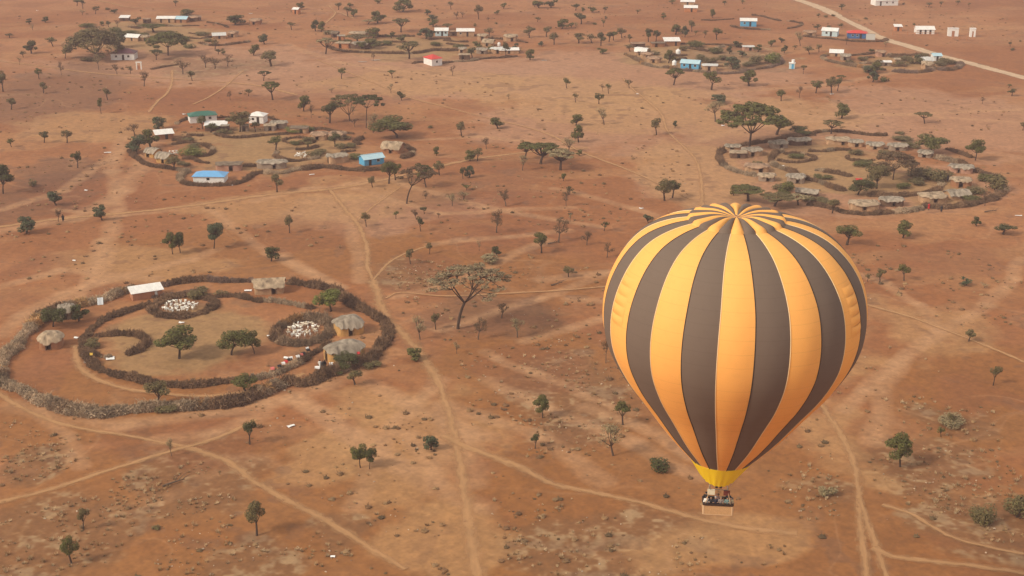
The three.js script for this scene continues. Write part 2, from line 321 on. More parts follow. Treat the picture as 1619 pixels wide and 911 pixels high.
const TRAILS = [ // name, label, width, course
    ['dirt_road', 'pale gravel road running straight across the far plain past the blue roadside building', 6.4, [[131.76, -706.98], [137.44, -675.75], [142.96, -647.05], [146.57, -611.62], [148.5, -582.9], [149.87, -564.12], [156.24, -545.03], [164.25, -521.82], [172.03, -501.62], [179.83, -485.11], [187.6, -469.59]]],
    ['dirt_path', 'pale footpath winding from the far villages down to the path junction', 2.6, [[-46.21, -338.95], [-40.12, -320.45], [-35.85, -308.6], [-32.66, -295.67], [-31.36, -286.7], [-30.75, -279.04], [-28.57, -270.15]]],
    ['dirt_path', 'wide pale trail running from the path junction down over the open red plain', 4, [[-28.57, -270.15], [-24.19, -249.32], [-18.45, -236.32], [-12.94, -218.92], [-10.85, -208.52], [-8.75, -194.42], [-6.76, -177.99], [-5.46, -163.76], [-4.2, -152.79]]],
    ['dirt_path', 'pale footpath curving from the path junction towards the striped balloon', 2, [[-28.57, -270.15], [-25.93, -282.4], [-22.95, -288.01], [-18.14, -293.38]]],
    ['dirt_path', 'thin footpath from the leaning grey acacia to the bend above the path junction', 1.8, [[-28.42, -340.13], [-31.74, -328.63], [-34.05, -320.45], [-36.02, -311.62]]],
    ['dirt_path', 'broad dusty trail crossing the plain in front of the blue-roofed house', 4.6, [[-120.57, -305.64], [-105.72, -314.17], [-92.18, -319.39], [-78.23, -324.76], [-61.2, -333.14], [-44.61, -338.95], [-32.62, -348.01], [-18.59, -362.8], [-8.58, -370.98], [8.94, -379.5], [21.4, -380.96]]],
    ['dirt_path', 'pale trail passing outside the near village fence and the white-trunked bare tree', 2.8, [[-88.65, -215.71], [-79.21, -206.54], [-71.29, -200.79], [-60.17, -196.65], [-49.33, -192.23], [-42.7, -187.97], [-37.83, -181.87], [-32.33, -176.1], [-27.22, -171.52], [-21.3, -165.44], [-13.88, -157.34]]],
    ['dirt_path', 'pale trail climbing across the scrub to the white-trunked bare tree', 2.4, [[-73.93, -174.24], [-66.48, -178.95], [-61.38, -183.46], [-56, -187.97], [-51.17, -191.8], [-45.36, -196.65], [-41.01, -202.91]]],
    ['dirt_path', 'dusty trail passing under the balloon basket', 3.6, [[-10.81, -196.65], [-6.73, -192.23], [0.05, -186.93], [5.56, -180.89], [11.84, -177.99], [17.95, -175.17], [23.79, -171.52], [30.3, -168], [38.52, -165.77]]],
    ['dirt_path', 'curved pale track dropping past the balloon to the track fork', 2.6, [[49.85, -218.92], [50.65, -207.28], [51.38, -196.65], [51.05, -185.9], [49.32, -176.1], [47.39, -167.14], [44.97, -152.79]]],
    ['dirt_path', 'short branch of the forked track beside the lower edge', 2.2, [[49.32, -176.1], [48.52, -165.44], [48.09, -158.91], [47.53, -152.79]]],
    ['dirt_path', 'pale trail leaving the track fork across the scrub', 2.2, [[47.88, -162.12], [49.78, -159.7], [52.88, -158.91], [59.82, -157.34], [68, -155.04]]],
    ['dirt_path', 'thin trail slanting below the two scrub bushes', 1.8, [[52.18, -174.24], [55.46, -171.52], [58.94, -165.44], [63.1, -162.45], [69.68, -159.7]]],
    ['dirt_path', 'straight pale footpath slanting down from the balloon through the trail crossing', 2, [[61.09, -269.37], [69.63, -255.23], [76.17, -248.3], [81.09, -240.41], [85.65, -232.66], [91.27, -222.78]]],
    ['dirt_path', 'pale footpath coming down from the long blue house to the striped balloon', 2.4, [[38.73, -481.7], [39.81, -467.45], [43.77, -445.03], [46.39, -426.33], [45.87, -400.86], [48.75, -379.5], [49.92, -367.53], [48.96, -349.26], [45.79, -322.05]]],
    ['dirt_path', 'footpath slanting across the open plain below the grey domed acacias', 2, [[17.78, -379.5], [19.88, -375.2], [27.72, -362.14], [36.69, -346.17], [44.13, -329.74]]],
    ['dirt_path', 'long straight footpath slanting from the red-roofed house across the plain', 2.2, [[-73.1, -517.92], [-59.95, -495.6], [-42.63, -465.32], [-34.63, -451.94], [-18.28, -432.71], [-6.69, -419.25], [9.4, -400.86], [18.6, -378.06]]],
    ['dirt_path', 'pale trail in front of the maroon-roofed house', 3.2, [[-195.47, -516.63], [-189.87, -514.07], [-165.01, -500.41], [-142.21, -489.72], [-123.75, -482.83], [-100.31, -476.13], [-88.44, -470.67], [-71.04, -454.97]]],
    ['dirt_path', 'footpath dropping from the white gate arch towards the green-roofed house', 2.2, [[-122.1, -496.8], [-116.3, -470.67], [-114.57, -454.97], [-114.7, -445.03], [-113.62, -428.13]]],
    ['dirt_path', 'footpath beside the two-trunked acacia slanting to the green-roofed house', 1.8, [[-96.43, -496.8], [-96.95, -487.41], [-98.66, -454.97], [-102.38, -440.22]]],
    ['dirt_path', 'pale footpath running level past the tall bare acacia to the balloon', 1.8, [[-25.03, -259.18], [-22.78, -262.5], [-13.81, -260.65], [0.7, -262.5], [11.56, -264.38], [21.97, -267.04]]],
    ['dirt_path', 'trodden path inside the near village between its two thorn fences', 3, [[-79.54, -234.78], [-74.75, -223.06], [-68.71, -217.04], [-61.41, -213.61], [-50.44, -211.81], [-43.49, -214.13], [-39.7, -217.04], [-36.05, -221.67]]],
    ['dirt_path', 'far trail crossing the hazy plain behind the far white roofs', 3, [[-258.17, -693.26], [-207.64, -680.05], [-191.93, -667.31], [-175.74, -651.01], [-139.75, -647.05], [-110.96, -631.67], [-83.18, -637.35], [-69.51, -616.96]]],
    ['dirt_path', 'footpath running behind the red-roofed house to the far plain', 2.2, [[-85.36, -655.01], [-79.62, -631.67], [-80.27, -602.9]]],
];
// paths: trodden dusty strips with frayed edges, laid a few centimetres above the soil
{
  const fray = pix(64, 1024, (u, v, o) => {
    const s = Math.abs(u - 0.5 + 0.16 * (fbm(v * 22, 3, 3) - 0.5)) * 2, n = (fbm(u * 7, v * 64, 3) - 0.5) * 0.75; o[0] = o[1] = o[2] = smooth(1 - s + n * (0.35 + s) - 0.08, 0.0, 0.95) * 0.78;
  }, false);
  const dust = pix(128, 512, (u, v, o) => { const k = 0.8 + 0.4 * fbm(u * 8, v * 40, 3); o[0] = 0.48 * k; o[1] = 0.262 * k; o[2] = 0.118 * k; });
  const m = mat(1, 1, 1, 1, { map: dust, alphaMap: fray, transparent: true });
  const worn = pix(32, 512, (u, v, o) => { const s = Math.abs(u - 0.5) * 2, n = (fbm(u * 5, v * 40, 3) - 0.5) * 0.5; o[0] = o[1] = o[2] = smooth(1 - s + n * s, 0.05, 0.4) * 0.95; }, false);
  const grit = mat(1.12, 1.45, 2.1, 1, { map: dust, alphaMap: worn, transparent: true });
  const PATHS = TRAILS;
  PATHS.forEach(([name, label, width, pts], k) => {
    const c = new THREE.CatmullRomCurve3(pts.map(([x, z]) => V(x, 0, z)), false, 'centripetal'), L = c.getLength(), n = Math.ceil(L / 1.6), pos = [], uv = [], idx = [];
    for (let i = 0; i <= n; i++) {
      const p = c.getPointAt(i / n), t = c.getTangentAt(i / n), w = width * (name === 'dirt_road' ? 1 : 0.85) * (0.75 + 0.5 * noise(i * 0.13, k * 7));
      for (let j = 0; j <= 4; j++) { const s = (j / 4 - 0.5) * w, x = p.x - t.z * s, z = p.z + t.x * s; pos.push(x, relief(x, z) + 0.035 + k * 0.006, z); uv.push(j / 4, i / n * L / 60 + k * 0.137); }
    }
    for (let i = 0; i < n; i++) for (let j = 0; j < 4; j++) { const a = i * 5 + j; idx.push(a, a + 1, a + 6, a, a + 6, a + 5); }
    const g = new THREE.BufferGeometry(); g.setAttribute('position', new THREE.Float32BufferAttribute(pos, 3)); g.setAttribute('uv', new THREE.Float32BufferAttribute(uv, 2)); g.setIndex(idx); g.computeVertexNormals();
    struct(name, g, name === 'dirt_road' ? grit : m, label);
  });
}
// ---------------------------------------------------------------- hot air balloon
const BX = 20.8, BZ = -122.1, BALLOON_TURN = 0;
{
  const balloon = new THREE.Group(); balloon.name = 'hot_air_balloon'; balloon.position.set(BX, 27.86, BZ); scene.add(balloon);
  tag(balloon, 'huge orange and dark brown striped hot air balloon with yellow skirt, floating above the plain', 'balloon');
  const Y0 = 33.86 - 27.86, HT = 24.37;
  const knots = [[0, 3.11], [0.12, 5.73], [0.25, 8.11], [0.38, 10.41], [0.5, 11.86], [0.6, 12.29], [0.7, 12.08], [0.79, 11.33], [0.87, 10.06], [0.93, 8.41], [0.97, 6.16], [0.992, 3.2], [1, 0]];
  const curve = new THREE.CatmullRomCurve3(knots.map(([s, r]) => V(r * (s > 0.05 ? 0.984 : 1), s * HT, 0)), false, 'centripetal');
  const LEN = curve.getLength(), PTS = curve.getSpacedPoints(400);
  const prof = (t) => { const k = clamp(t, 0, 1) * 400, i = Math.min(399, Math.floor(k)); return PTS[i].clone().lerp(PTS[i + 1], k - i); }; // t along the meridian, 0 mouth .. 1 crown
  const axisX = (y) => -0.35 * (1 - y / HT) ** 2 - 0.25 * smooth(y / HT, 0.75, 1); // the bag hangs a little askew
  const weave = pix(256, 512, (u, v, o) => { const seam = Math.abs((v * 26) % 1 - 0.5) > 0.475 ? 0.90 : 1, k = seam * (0.95 + 0.1 * fbm(u * 6, v * 60, 3)); o[0] = o[1] = o[2] = k; });
  const orange = mat(0.95, 0.455, 0.112, 0.75, { map: weave }), brown = mat(0.155, 0.112, 0.087, 0.85, { map: weave }), tape = mat(0.93, 0.66, 0.36, 0.7), dark = mat(0.03, 0.02, 0.016, 0.8), yellow = mat(0.97, 0.70, 0.010, 0.6);
  const PH = 97.5 * Math.PI / 180; // a yellow gore faces the camera
  const GA = Math.PI / 12;
  function gorePoint(a0, u, t, puff = 1) {
    const p = prof(t), bulge = 1 + 0.013 * Math.sin(Math.PI * u) * puff * smooth(p.x, 1, 5), a = a0 + GA * u, r = p.x * bulge;
    return [axisX(p.y) + r * Math.cos(a), Y0 + p.y + 0.14 * Math.sin(Math.PI * u) * smooth(t, 0.75, 0.95) * puff, r * Math.sin(a)];
  }
  const TOP = 1 - 3.3 / LEN;
  for (let i = 0; i < 24; i++) {
    const a0 = PH + (i - 0.5) * GA, light = i % 2 === 0;
    const wr = rng(900 + i), w1 = wr() * 9;
    const g = sheet(12, 60, (u, v) => { const p = gorePoint(a0, u, v * TOP); const w = 0.025 * (noise(u * 3 + w1, v * 40) - 0.5); return [p[0] + w * Math.cos(a0), p[1], p[2] + w * Math.sin(a0)]; });
    part(balloon, 'gore', g, light ? orange : brown, light ? 'orange fabric gore' : 'dark brown fabric gore');
    const pts = []; for (let k = 0; k <= 60; k++) pts.push(V(...gorePoint(a0, 0, (k / 60) * TOP)));
    part(balloon, 'seam_tape', new THREE.TubeGeometry(new THREE.CatmullRomCurve3(pts), 70, 0.048, 5), light ? dark : tape);
  }
  // crown: a pumpkin of 24 small panels round the crown ring, standing proud of the gores
  for (let i = 0; i < 24; i++) {
    const a0 = PH + (i - 0.5) * GA, light = i % 2 === 0, RC = 4.45, yTop = Y0 + HT;
    const f = (u, v) => {
      const r = RC * (0.04 + 0.96 * v), pz = curveY(r), puff = Math.sin(Math.PI * u), a = a0 + GA * (u + 0), lip = v > 0.93 ? (v - 0.93) / 0.07 : 0;
      const y = pz + 0.19 + puff ** 0.7 * 0.27 * smooth(v, 0.02, 0.55) * (1 - lip * 0.45) - 0.16 * (1 - smooth(v, 0, 0.3)) - lip * 0.3;
      const rr = r * (1 + 0.03 * puff * smooth(v, 0.6, 1)); return [axisX(HT) + rr * Math.cos(a), Y0 + y, rr * Math.sin(a)];
    };
    part(balloon, 'crown_panel', sheet(8, 16, f), light ? orange : brown, light ? 'orange crown panel' : 'dark brown crown panel');
  }
  function curveY(r) { for (let k = 400; k > 0; k--) if (PTS[k - 1].x >= r) { const a = PTS[k], b = PTS[k - 1]; return lerp(a.y, b.y, (r - a.x) / Math.max(1e-6, b.x - a.x)); } return HT; }
  part(balloon, 'crown_ring', new THREE.TorusGeometry(0.22, 0.05, 6, 20).rotateX(Math.PI / 2).translate(axisX(HT), Y0 + HT + 0.06, 0), mat(0.6, 0.35, 0.18, 0.6));
  // turning vents: puffed flaps stacked on one gore each side
  for (const [i, u0, u1] of [[4, 0.22, 0.98], [20, 0.06, 0.74]]) {
    const a0 = PH + (i - 0.5) * GA, vent = new THREE.Group(); vent.name = numbered('turning_vent'); balloon.add(vent);
    for (let k = 0; k < 5; k++) {
      const t0 = 0.525 + k * 0.026, t1 = t0 + 0.025;
      part(vent, 'vent_flap', sheet(8, 8, (u, v) => { const U = lerp(u0, u1, u), p = gorePoint(a0, U, lerp(t0, t1, v)), q = 0.02 + 0.15 * Math.sin(Math.PI * u) ** 0.5 * Math.sin(Math.PI * (0.15 + 0.8 * (1 - v))) , a = a0 + GA * U; return [p[0] + q * Math.cos(a), p[1] - 0.05, p[2] + q * Math.sin(a)]; }), orange);
    }
  }
  // skirt: yellow scoop with a wavy hem
  for (let i = 0; i < 12; i++) {
    const a0 = PH + (i * 2 - 0.5) * GA;
    part(balloon, 'skirt_panel', sheet(10, 12, (u, v) => {
      const a = a0 + 2 * GA * u, front = Math.max(0, Math.sin(a)), hem = 1.85 + 0.6 * front ** 1.5 + 0.07 * Math.sin(a * 24) * (1 - front * 0.6), r = lerp(3.16, 1.75, v) * (1 + 0.02 * Math.sin(Math.PI * u)) + 0.018 * Math.sin(a * 24) * v;
      return [axisX(0) - 0.25 * v + r * Math.cos(a), Y0 + 0.06 - hem * v, r * Math.sin(a)];
    }), yellow);
  }
  part(balloon, 'mouth_band', sheet(72, 1, (u, v) => { const a = u * 2 * Math.PI, r = 3.19; return [axisX(0) + r * Math.cos(a), Y0 + 0.02 + 0.12 * v, r * Math.sin(a)]; }), mat(0.86, 0.62, 0.05, 0.5));
  // basket
  const basket = new THREE.Group(); basket.name = 'basket'; basket.position.set(-0.5, 0, 0); basket.rotation.y = -0.10; balloon.add(basket);
  const wick = pix(256, 128, (u, v, o) => { const a = Math.floor(u * 64), b = Math.floor(v * 32), k = ((a + b) % 2 ? 0.82 : 1.05) * (0.8 + 0.4 * noise(a * 0.7, b * 0.9)); o[0] = 0.58 * k; o[1] = 0.345 * k; o[2] = 0.165 * k; });
  const wicker = mat(1, 1, 1, 0.85, { map: wick }), hide = mat(0.035, 0.018, 0.012, 0.55), pale = mat(0.60, 0.40, 0.23, 0.8), steel = mat(0.35, 0.33, 0.31, 0.35, { metalness: 0.8 });
  const LX = 2.95, LZ = 1.65, BH = 1.10;
  const wallR = (w, d, r) => { const s = new THREE.Shape(), x = w / 2, y = d / 2; s.moveTo(-x + r, -y); s.lineTo(x - r, -y); s.quadraticCurveTo(x, -y, x, -y + r); s.lineTo(x, y - r); s.quadraticCurveTo(x, y, x - r, y); s.lineTo(-x + r, y); s.quadraticCurveTo(-x, y, -x, y - r); s.lineTo(-x, -y + r); s.quadraticCurveTo(-x, -y, -x + r, -y); return s; };
  const ring = (w, d, r, th) => { const s = wallR(w, d, r), h = wallR(w - 2 * th, d - 2 * th, Math.max(0.02, r - th)); s.holes.push(h); return s; };
  const ext = (s, h, y) => new THREE.ExtrudeGeometry(s, { depth: h, bevelEnabled: false, curveSegments: 6 }).rotateX(-Math.PI / 2).translate(0, y, 0);
  part(basket, 'basket_wall', ext(ring(LX, LZ, 0.22, 0.07), BH - 0.16, 0.08), wicker);
  part(basket, 'basket_floor', ext(wallR(LX + 0.02, LZ + 0.02, 0.2), 0.08, 0), pale);
  part(basket, 'rim_padding', ext(ring(LX + 0.12, LZ + 0.12, 0.26, 0.2), 0.16, BH - 0.08), hide);
  for (const x of [-0.6, 0.6]) part(basket, 'divider', box(0.07, BH - 0.12, LZ - 0.16, x, BH / 2 + 0.03, 0), wicker);
  for (const s of [-1, 1]) part(basket, 'runner', rbox(LX - 0.5, 0.1, 0.14, 0.03, 0, -0.055, s * 0.5), pale);
  for (const sx of [-1, 1]) for (const sz of [-1, 1]) part(basket, 'corner_guard', new THREE.CylinderGeometry(0.13, 0.13, BH - 0.1, 8, 1).translate(sx * (LX / 2 - 0.1), BH / 2, sz * (LZ / 2 - 0.1)), pale);
  // burner rig
  const FY = 2.62, rig = new THREE.Group(); rig.name = 'burner_frame'; basket.add(rig);
  const cs = [[-1, -1], [1, -1], [1, 1], [-1, 1]].map(([x, z]) => V(x * 0.85, FY, z * 0.5));
  part(rig, 'frame_rail', merged(cs.map((c, i) => bar(c, cs[(i + 1) % 4], 0.035))), steel);
  for (const [sx, sz] of [[-1, -1], [1, -1], [1, 1], [-1, 1]]) part(rig, 'upright', bar(V(sx * 1.22, BH, sz * 0.62), V(sx * 0.85, FY, sz * 0.5), 0.045, 0.04), pale);
  const burnerMat = mat(0.02, 0.02, 0.022, 0.4);
  for (const x of [-0.2, 0.2]) { const b = new THREE.Group(); b.name = numbered('burner'); rig.add(b); part(b, 'burner_can', new THREE.CylinderGeometry(0.17, 0.13, 0.5, 14).translate(x, FY + 0.2, 0), burnerMat); part(b, 'burner_coil', new THREE.TorusGeometry(0.17, 0.03, 6, 16).rotateX(Math.PI / 2).translate(x, FY + 0.38, 0), steel); }
  part(rig, 'side_screen', rbox(0.72, 0.62, 0.06, 0.02, -0.72, FY - 0.26, 0.53), mat(0.72, 0.66, 0.5, 0.8), 'cream padded screen');
  part(rig, 'side_screen', rbox(0.62, 0.55, 0.06, 0.02, 0.78, FY - 0.30, 0.53), mat(0.16, 0.03, 0.02, 0.7), 'dark red padded screen');
  for (const sx of [-1, 1]) for (const sz of [-1, 1]) for (const k of [0, 1]) part(balloon, 'flying_wire', bar(V(-0.5 + sx * 0.85, FY, sz * 0.5), V(-0.6 + 2.0 * Math.cos(Math.atan2(sz, sx) + (k - 0.5) * 0.5), Y0 - 1.7, 2.0 * Math.sin(Math.atan2(sz, sx) + (k - 0.5) * 0.5)), 0.012, 0.012, 4), steel);
  for (const x of [-1.25, 1.25]) part(basket, 'gas_cylinder', new THREE.CylinderGeometry(0.16, 0.16, 0.8, 12).translate(x, 0.5, -0.5), steel);
}

// ---------------------------------------------------------------- people
const capsules = (list, k = 0.035) => (x, y, z) => {
  let s = 0;
  for (const [ax, ay, az, bx, by, bz, ra, rb] of list) {
    const ux = bx - ax, uy = by - ay, uz = bz - az, L = ux * ux + uy * uy + uz * uz || 1e-9, t = clamp(((x - ax) * ux + (y - ay) * uy + (z - az) * uz) / L, 0, 1), dx = x - ax - ux * t, dy = y - ay - uy * t, dz = z - az - uz * t;
    s += Math.exp(-(Math.sqrt(dx * dx + dy * dy + dz * dz) - ra - (rb - ra) * t) / k);
  }
  return s > 1e-30 ? -k * Math.log(s) : 1;
};
function skin(f, c, half, res) { // mesh of the zero level of f in a cube round c
  const mc = new MarchingCubes(res, new THREE.MeshBasicMaterial(), false, false, 90000), h = res / 2; mc.isolation = 0;
  for (let k = 0; k < res; k++) for (let j = 0; j < res; j++) for (let i = 0; i < res; i++) mc.field[k * res * res + j * res + i] = -f(c[0] + (i - h) / h * half, c[1] + (j - h) / h * half, c[2] + (k - h) / h * half);
  mc.update();
  const n = mc.count, pos = new Float32Array(n * 3), nor = new Float32Array(n * 3);
  for (let i = 0; i < n * 3; i++) { pos[i] = mc.positionArray[i] * half + c[i % 3]; nor[i] = mc.normalArray[i]; }
  const g = new THREE.BufferGeometry(); g.setAttribute('position', new THREE.BufferAttribute(pos, 3)); g.setAttribute('normal', new THREE.BufferAttribute(nor, 3));
  return g;
}
// joints of one pose: shoulders, elbows, wrists, hips, knees, ankles (right side first); faces +z
const POSES = {
  rail: { sh: 0.19, head: [0, 1.63, 0.03], el: [[-0.27, 1.16, 0.06], [0.27, 1.16, 0.06]], wr: [[-0.20, 1.25, 0.28], [0.20, 1.25, 0.28]], hip: 0.95, kn: [[-0.1, 0.5, 0.03], [0.1, 0.5, 0.03]], an: [[-0.11, 0.08, 0], [0.11, 0.08, 0]] },
  raise: { sh: 0.19, head: [0, 1.63, 0.02], el: [[-0.30, 1.55, 0.12], [0.27, 1.16, 0.02]], wr: [[-0.20, 1.80, 0.16], [0.24, 1.04, 0.20]], hip: 0.95, kn: [[-0.1, 0.5, 0.03], [0.1, 0.5, 0.03]], an: [[-0.11, 0.08, 0], [0.11, 0.08, 0]] },
  stand: { sh: 0.19, head: [0, 1.63, 0.02], el: [[-0.26, 1.14, -0.02], [0.26, 1.14, -0.02]], wr: [[-0.25, 0.90, 0.08], [0.25, 0.90, 0.08]], hip: 0.95, kn: [[-0.1, 0.5, 0.05], [0.1, 0.5, -0.02]], an: [[-0.11, 0.08, 0.06], [0.11, 0.08, -0.1]] },
};
const figures = {};
function figure(pose) {
  if (figures[pose]) return figures[pose];
  const p = POSES[pose], S = [[-p.sh, 1.38, 0], [p.sh, 1.38, 0]], Hp = [[-0.09, p.hip, 0], [0.09, p.hip, 0]], H = p.head, bones = [
    [0, p.hip + 0.02, 0, 0, 1.18, -0.01, 0.125, 0.125], [0, 1.18, 0, 0, 1.34, 0, 0.125, 0.13], [...S[0], ...S[1], 0.065, 0.065], [0, 1.38, 0, H[0], H[1] - 0.1, H[2] - 0.01, 0.058, 0.055],
    [H[0], H[1] + 0.03, H[2] - 0.015, H[0], H[1] - 0.05, H[2] + 0.025, 0.093, 0.068],
  ];
  const torso = bones.slice(0, 3), arms = [], legs = [];
  for (const s of [0, 1]) {
    arms.push([...S[s], ...p.el[s], 0.052, 0.042], [...p.el[s], ...p.wr[s], 0.041, 0.028]);
    legs.push([...Hp[s], ...p.kn[s], 0.085, 0.058], [...p.kn[s], ...p.an[s], 0.056, 0.038], [...p.an[s], p.an[s][0] * 1.1, 0.035, p.an[s][2] + 0.15, 0.036, 0.03]);
  }
  const body = [skin(capsules([...bones, ...arms, ...legs], 0.018), [0, 0.93, 0.03], 1.0, 84)];
  // head with brow, nose, lips, chin and ears
  const hd = [[H[0], H[1] + 0.035, H[2] - 0.015, H[0], H[1] - 0.03, H[2] + 0.015, 0.094, 0.072], [H[0], H[1] - 0.07, H[2] + 0.045, H[0], H[1] - 0.075, H[2] + 0.05, 0.038, 0.034], [H[0], H[1] + 0.012, H[2] + 0.085, H[0], H[1] - 0.018, H[2] + 0.103, 0.012, 0.016],
    [H[0] - 0.022, H[1] - 0.047, H[2] + 0.082, H[0] + 0.022, H[1] - 0.047, H[2] + 0.082, 0.010, 0.010], [H[0] - 0.03, H[1] + 0.025, H[2] + 0.078, H[0] + 0.03, H[1] + 0.025, H[2] + 0.078, 0.012, 0.012]];
  for (const s of [-1, 1]) hd.push([H[0] + s * 0.088, H[1] + 0.015, H[2] - 0.005, H[0] + s * 0.094, H[1] - 0.022, H[2] - 0.002, 0.014, 0.012]);
  body.push(skin(capsules(hd, 0.008), [H[0], H[1], H[2]], 0.16, 44));
  // hands: palm, four unequal bent fingers, thumb from the palm's side
  p.wr.forEach((w, s) => {
    const e = p.el[s], d = V(w[0] - e[0], w[1] - e[1], w[2] - e[2]).normalize(), side = V(s ? -1 : 1, 0, 0), acr = side.clone().addScaledVector(d, -side.dot(d)).normalize(), nrm = new THREE.Vector3().crossVectors(d, acr).multiplyScalar(s ? -1 : 1);
    const P = (a, b, c) => [w[0] + d.x * a + acr.x * b + nrm.x * c, w[1] + d.y * a + acr.y * b + nrm.y * c, w[2] + d.z * a + acr.z * b + nrm.z * c], list = [];
    for (const b of [-0.028, -0.01, 0.01, 0.028]) list.push([...P(-0.01, b * 0.5, 0), ...P(0.075, b, 0), 0.016, 0.013]);
    [[-0.031, 0.055], [-0.011, 0.068], [0.010, 0.073], [0.031, 0.064]].forEach(([b, L]) => list.push([...P(0.075, b, 0), ...P(0.075 + L * 0.5, b * 1.1, -0.008), 0.0095, 0.009], [...P(0.075 + L * 0.5, b * 1.1, -0.008), ...P(0.075 + L * 0.85, b * 1.1, -0.03), 0.009, 0.008]));
    list.push([...P(0.02, 0.026, 0), ...P(0.05, 0.055, -0.01), 0.013, 0.011], [...P(0.05, 0.055, -0.01), ...P(0.082, 0.06, -0.022), 0.011, 0.009]);
    body.push(skin(capsules(list, 0.004), P(0.06, 0.01, -0.005), 0.11, 40));
  });
  const grow = (list, d) => list.map((b) => [...b.slice(0, 6), b[6] + d, b[7] + d]);
  const sleeves = arms.map((b, i) => i % 2 ? [b[0], b[1], b[2], lerp(b[0], b[3], 0.86), lerp(b[1], b[4], 0.86), lerp(b[2], b[5], 0.86), b[6], b[7] + 0.006] : b);
  const robe = [[0, 1.36, 0, 0, 0.9, 0, 0.17, 0.2], [0, 0.9, 0, 0, 0.42, 0, 0.2, 0.235], [...S[0], ...S[1], 0.085, 0.085], [...S[0], ...p.el[0], 0.08, 0.075], [...S[1], ...p.el[1], 0.08, 0.075]];
  return figures[pose] = {
    body: merged(body), top: skin(capsules([...grow(torso, 0.02), ...grow(sleeves, 0.016)], 0.02), [0, 1.3, 0.05], 0.62, 52), trousers: skin(capsules([[0, p.hip + 0.06, 0, 0, p.hip, 0, 0.135, 0.135], ...grow(legs.filter((_, i) => i % 3 < 2), 0.02)], 0.02), [0, 0.55, 0], 0.62, 52),
    robe: skin((x, y, z) => Math.max(capsules(robe, 0.03)(x, y, z), 0.36 - y), [0, 0.93, 0.03], 0.75, 60),
    hair: skin((x, y, z) => Math.max(Math.hypot(x - H[0], (y - H[1] - 0.045) * 0.95, z - H[2] + 0.02) - 0.105, -(y - H[1] - 0.0 + (z - H[2]) * -0.75)), [H[0], H[1] + 0.03, H[2]], 0.16, 40),
    hat: merged([new THREE.CylinderGeometry(0.19, 0.2, 0.015, 18).translate(H[0], H[1] + 0.065, H[2]), new THREE.CylinderGeometry(0.085, 0.108, 0.1, 18).translate(H[0], H[1] + 0.115, H[2] - 0.01)]),
  };
}
const SKINS = [mat(0.42, 0.24, 0.16, 0.6), mat(0.055, 0.03, 0.02, 0.55)], HAIRS = [mat(0.02, 0.015, 0.012, 0.7), mat(0.25, 0.16, 0.08, 0.7), mat(0.45, 0.42, 0.4, 0.8)];
function person(pose, x, y, z, turn, label, sk, hair, top, legs, opt = {}) {
  const f = figure(pose), o = thing('person', x, z, turn, y);
  part(o, 'body', f.body, SKINS[sk]);
  if (opt.hat) part(o, 'hat', f.hat, opt.hat); else part(o, 'hair', f.hair, HAIRS[hair]);
  if (opt.robe) part(o, 'robe', f.robe, top); else { part(o, 'jacket', f.top, top); part(o, 'trousers', f.trousers, legs); }
  tag(o, label, 'person'); o.scale.setScalar(opt.size ?? 1); return o;
}
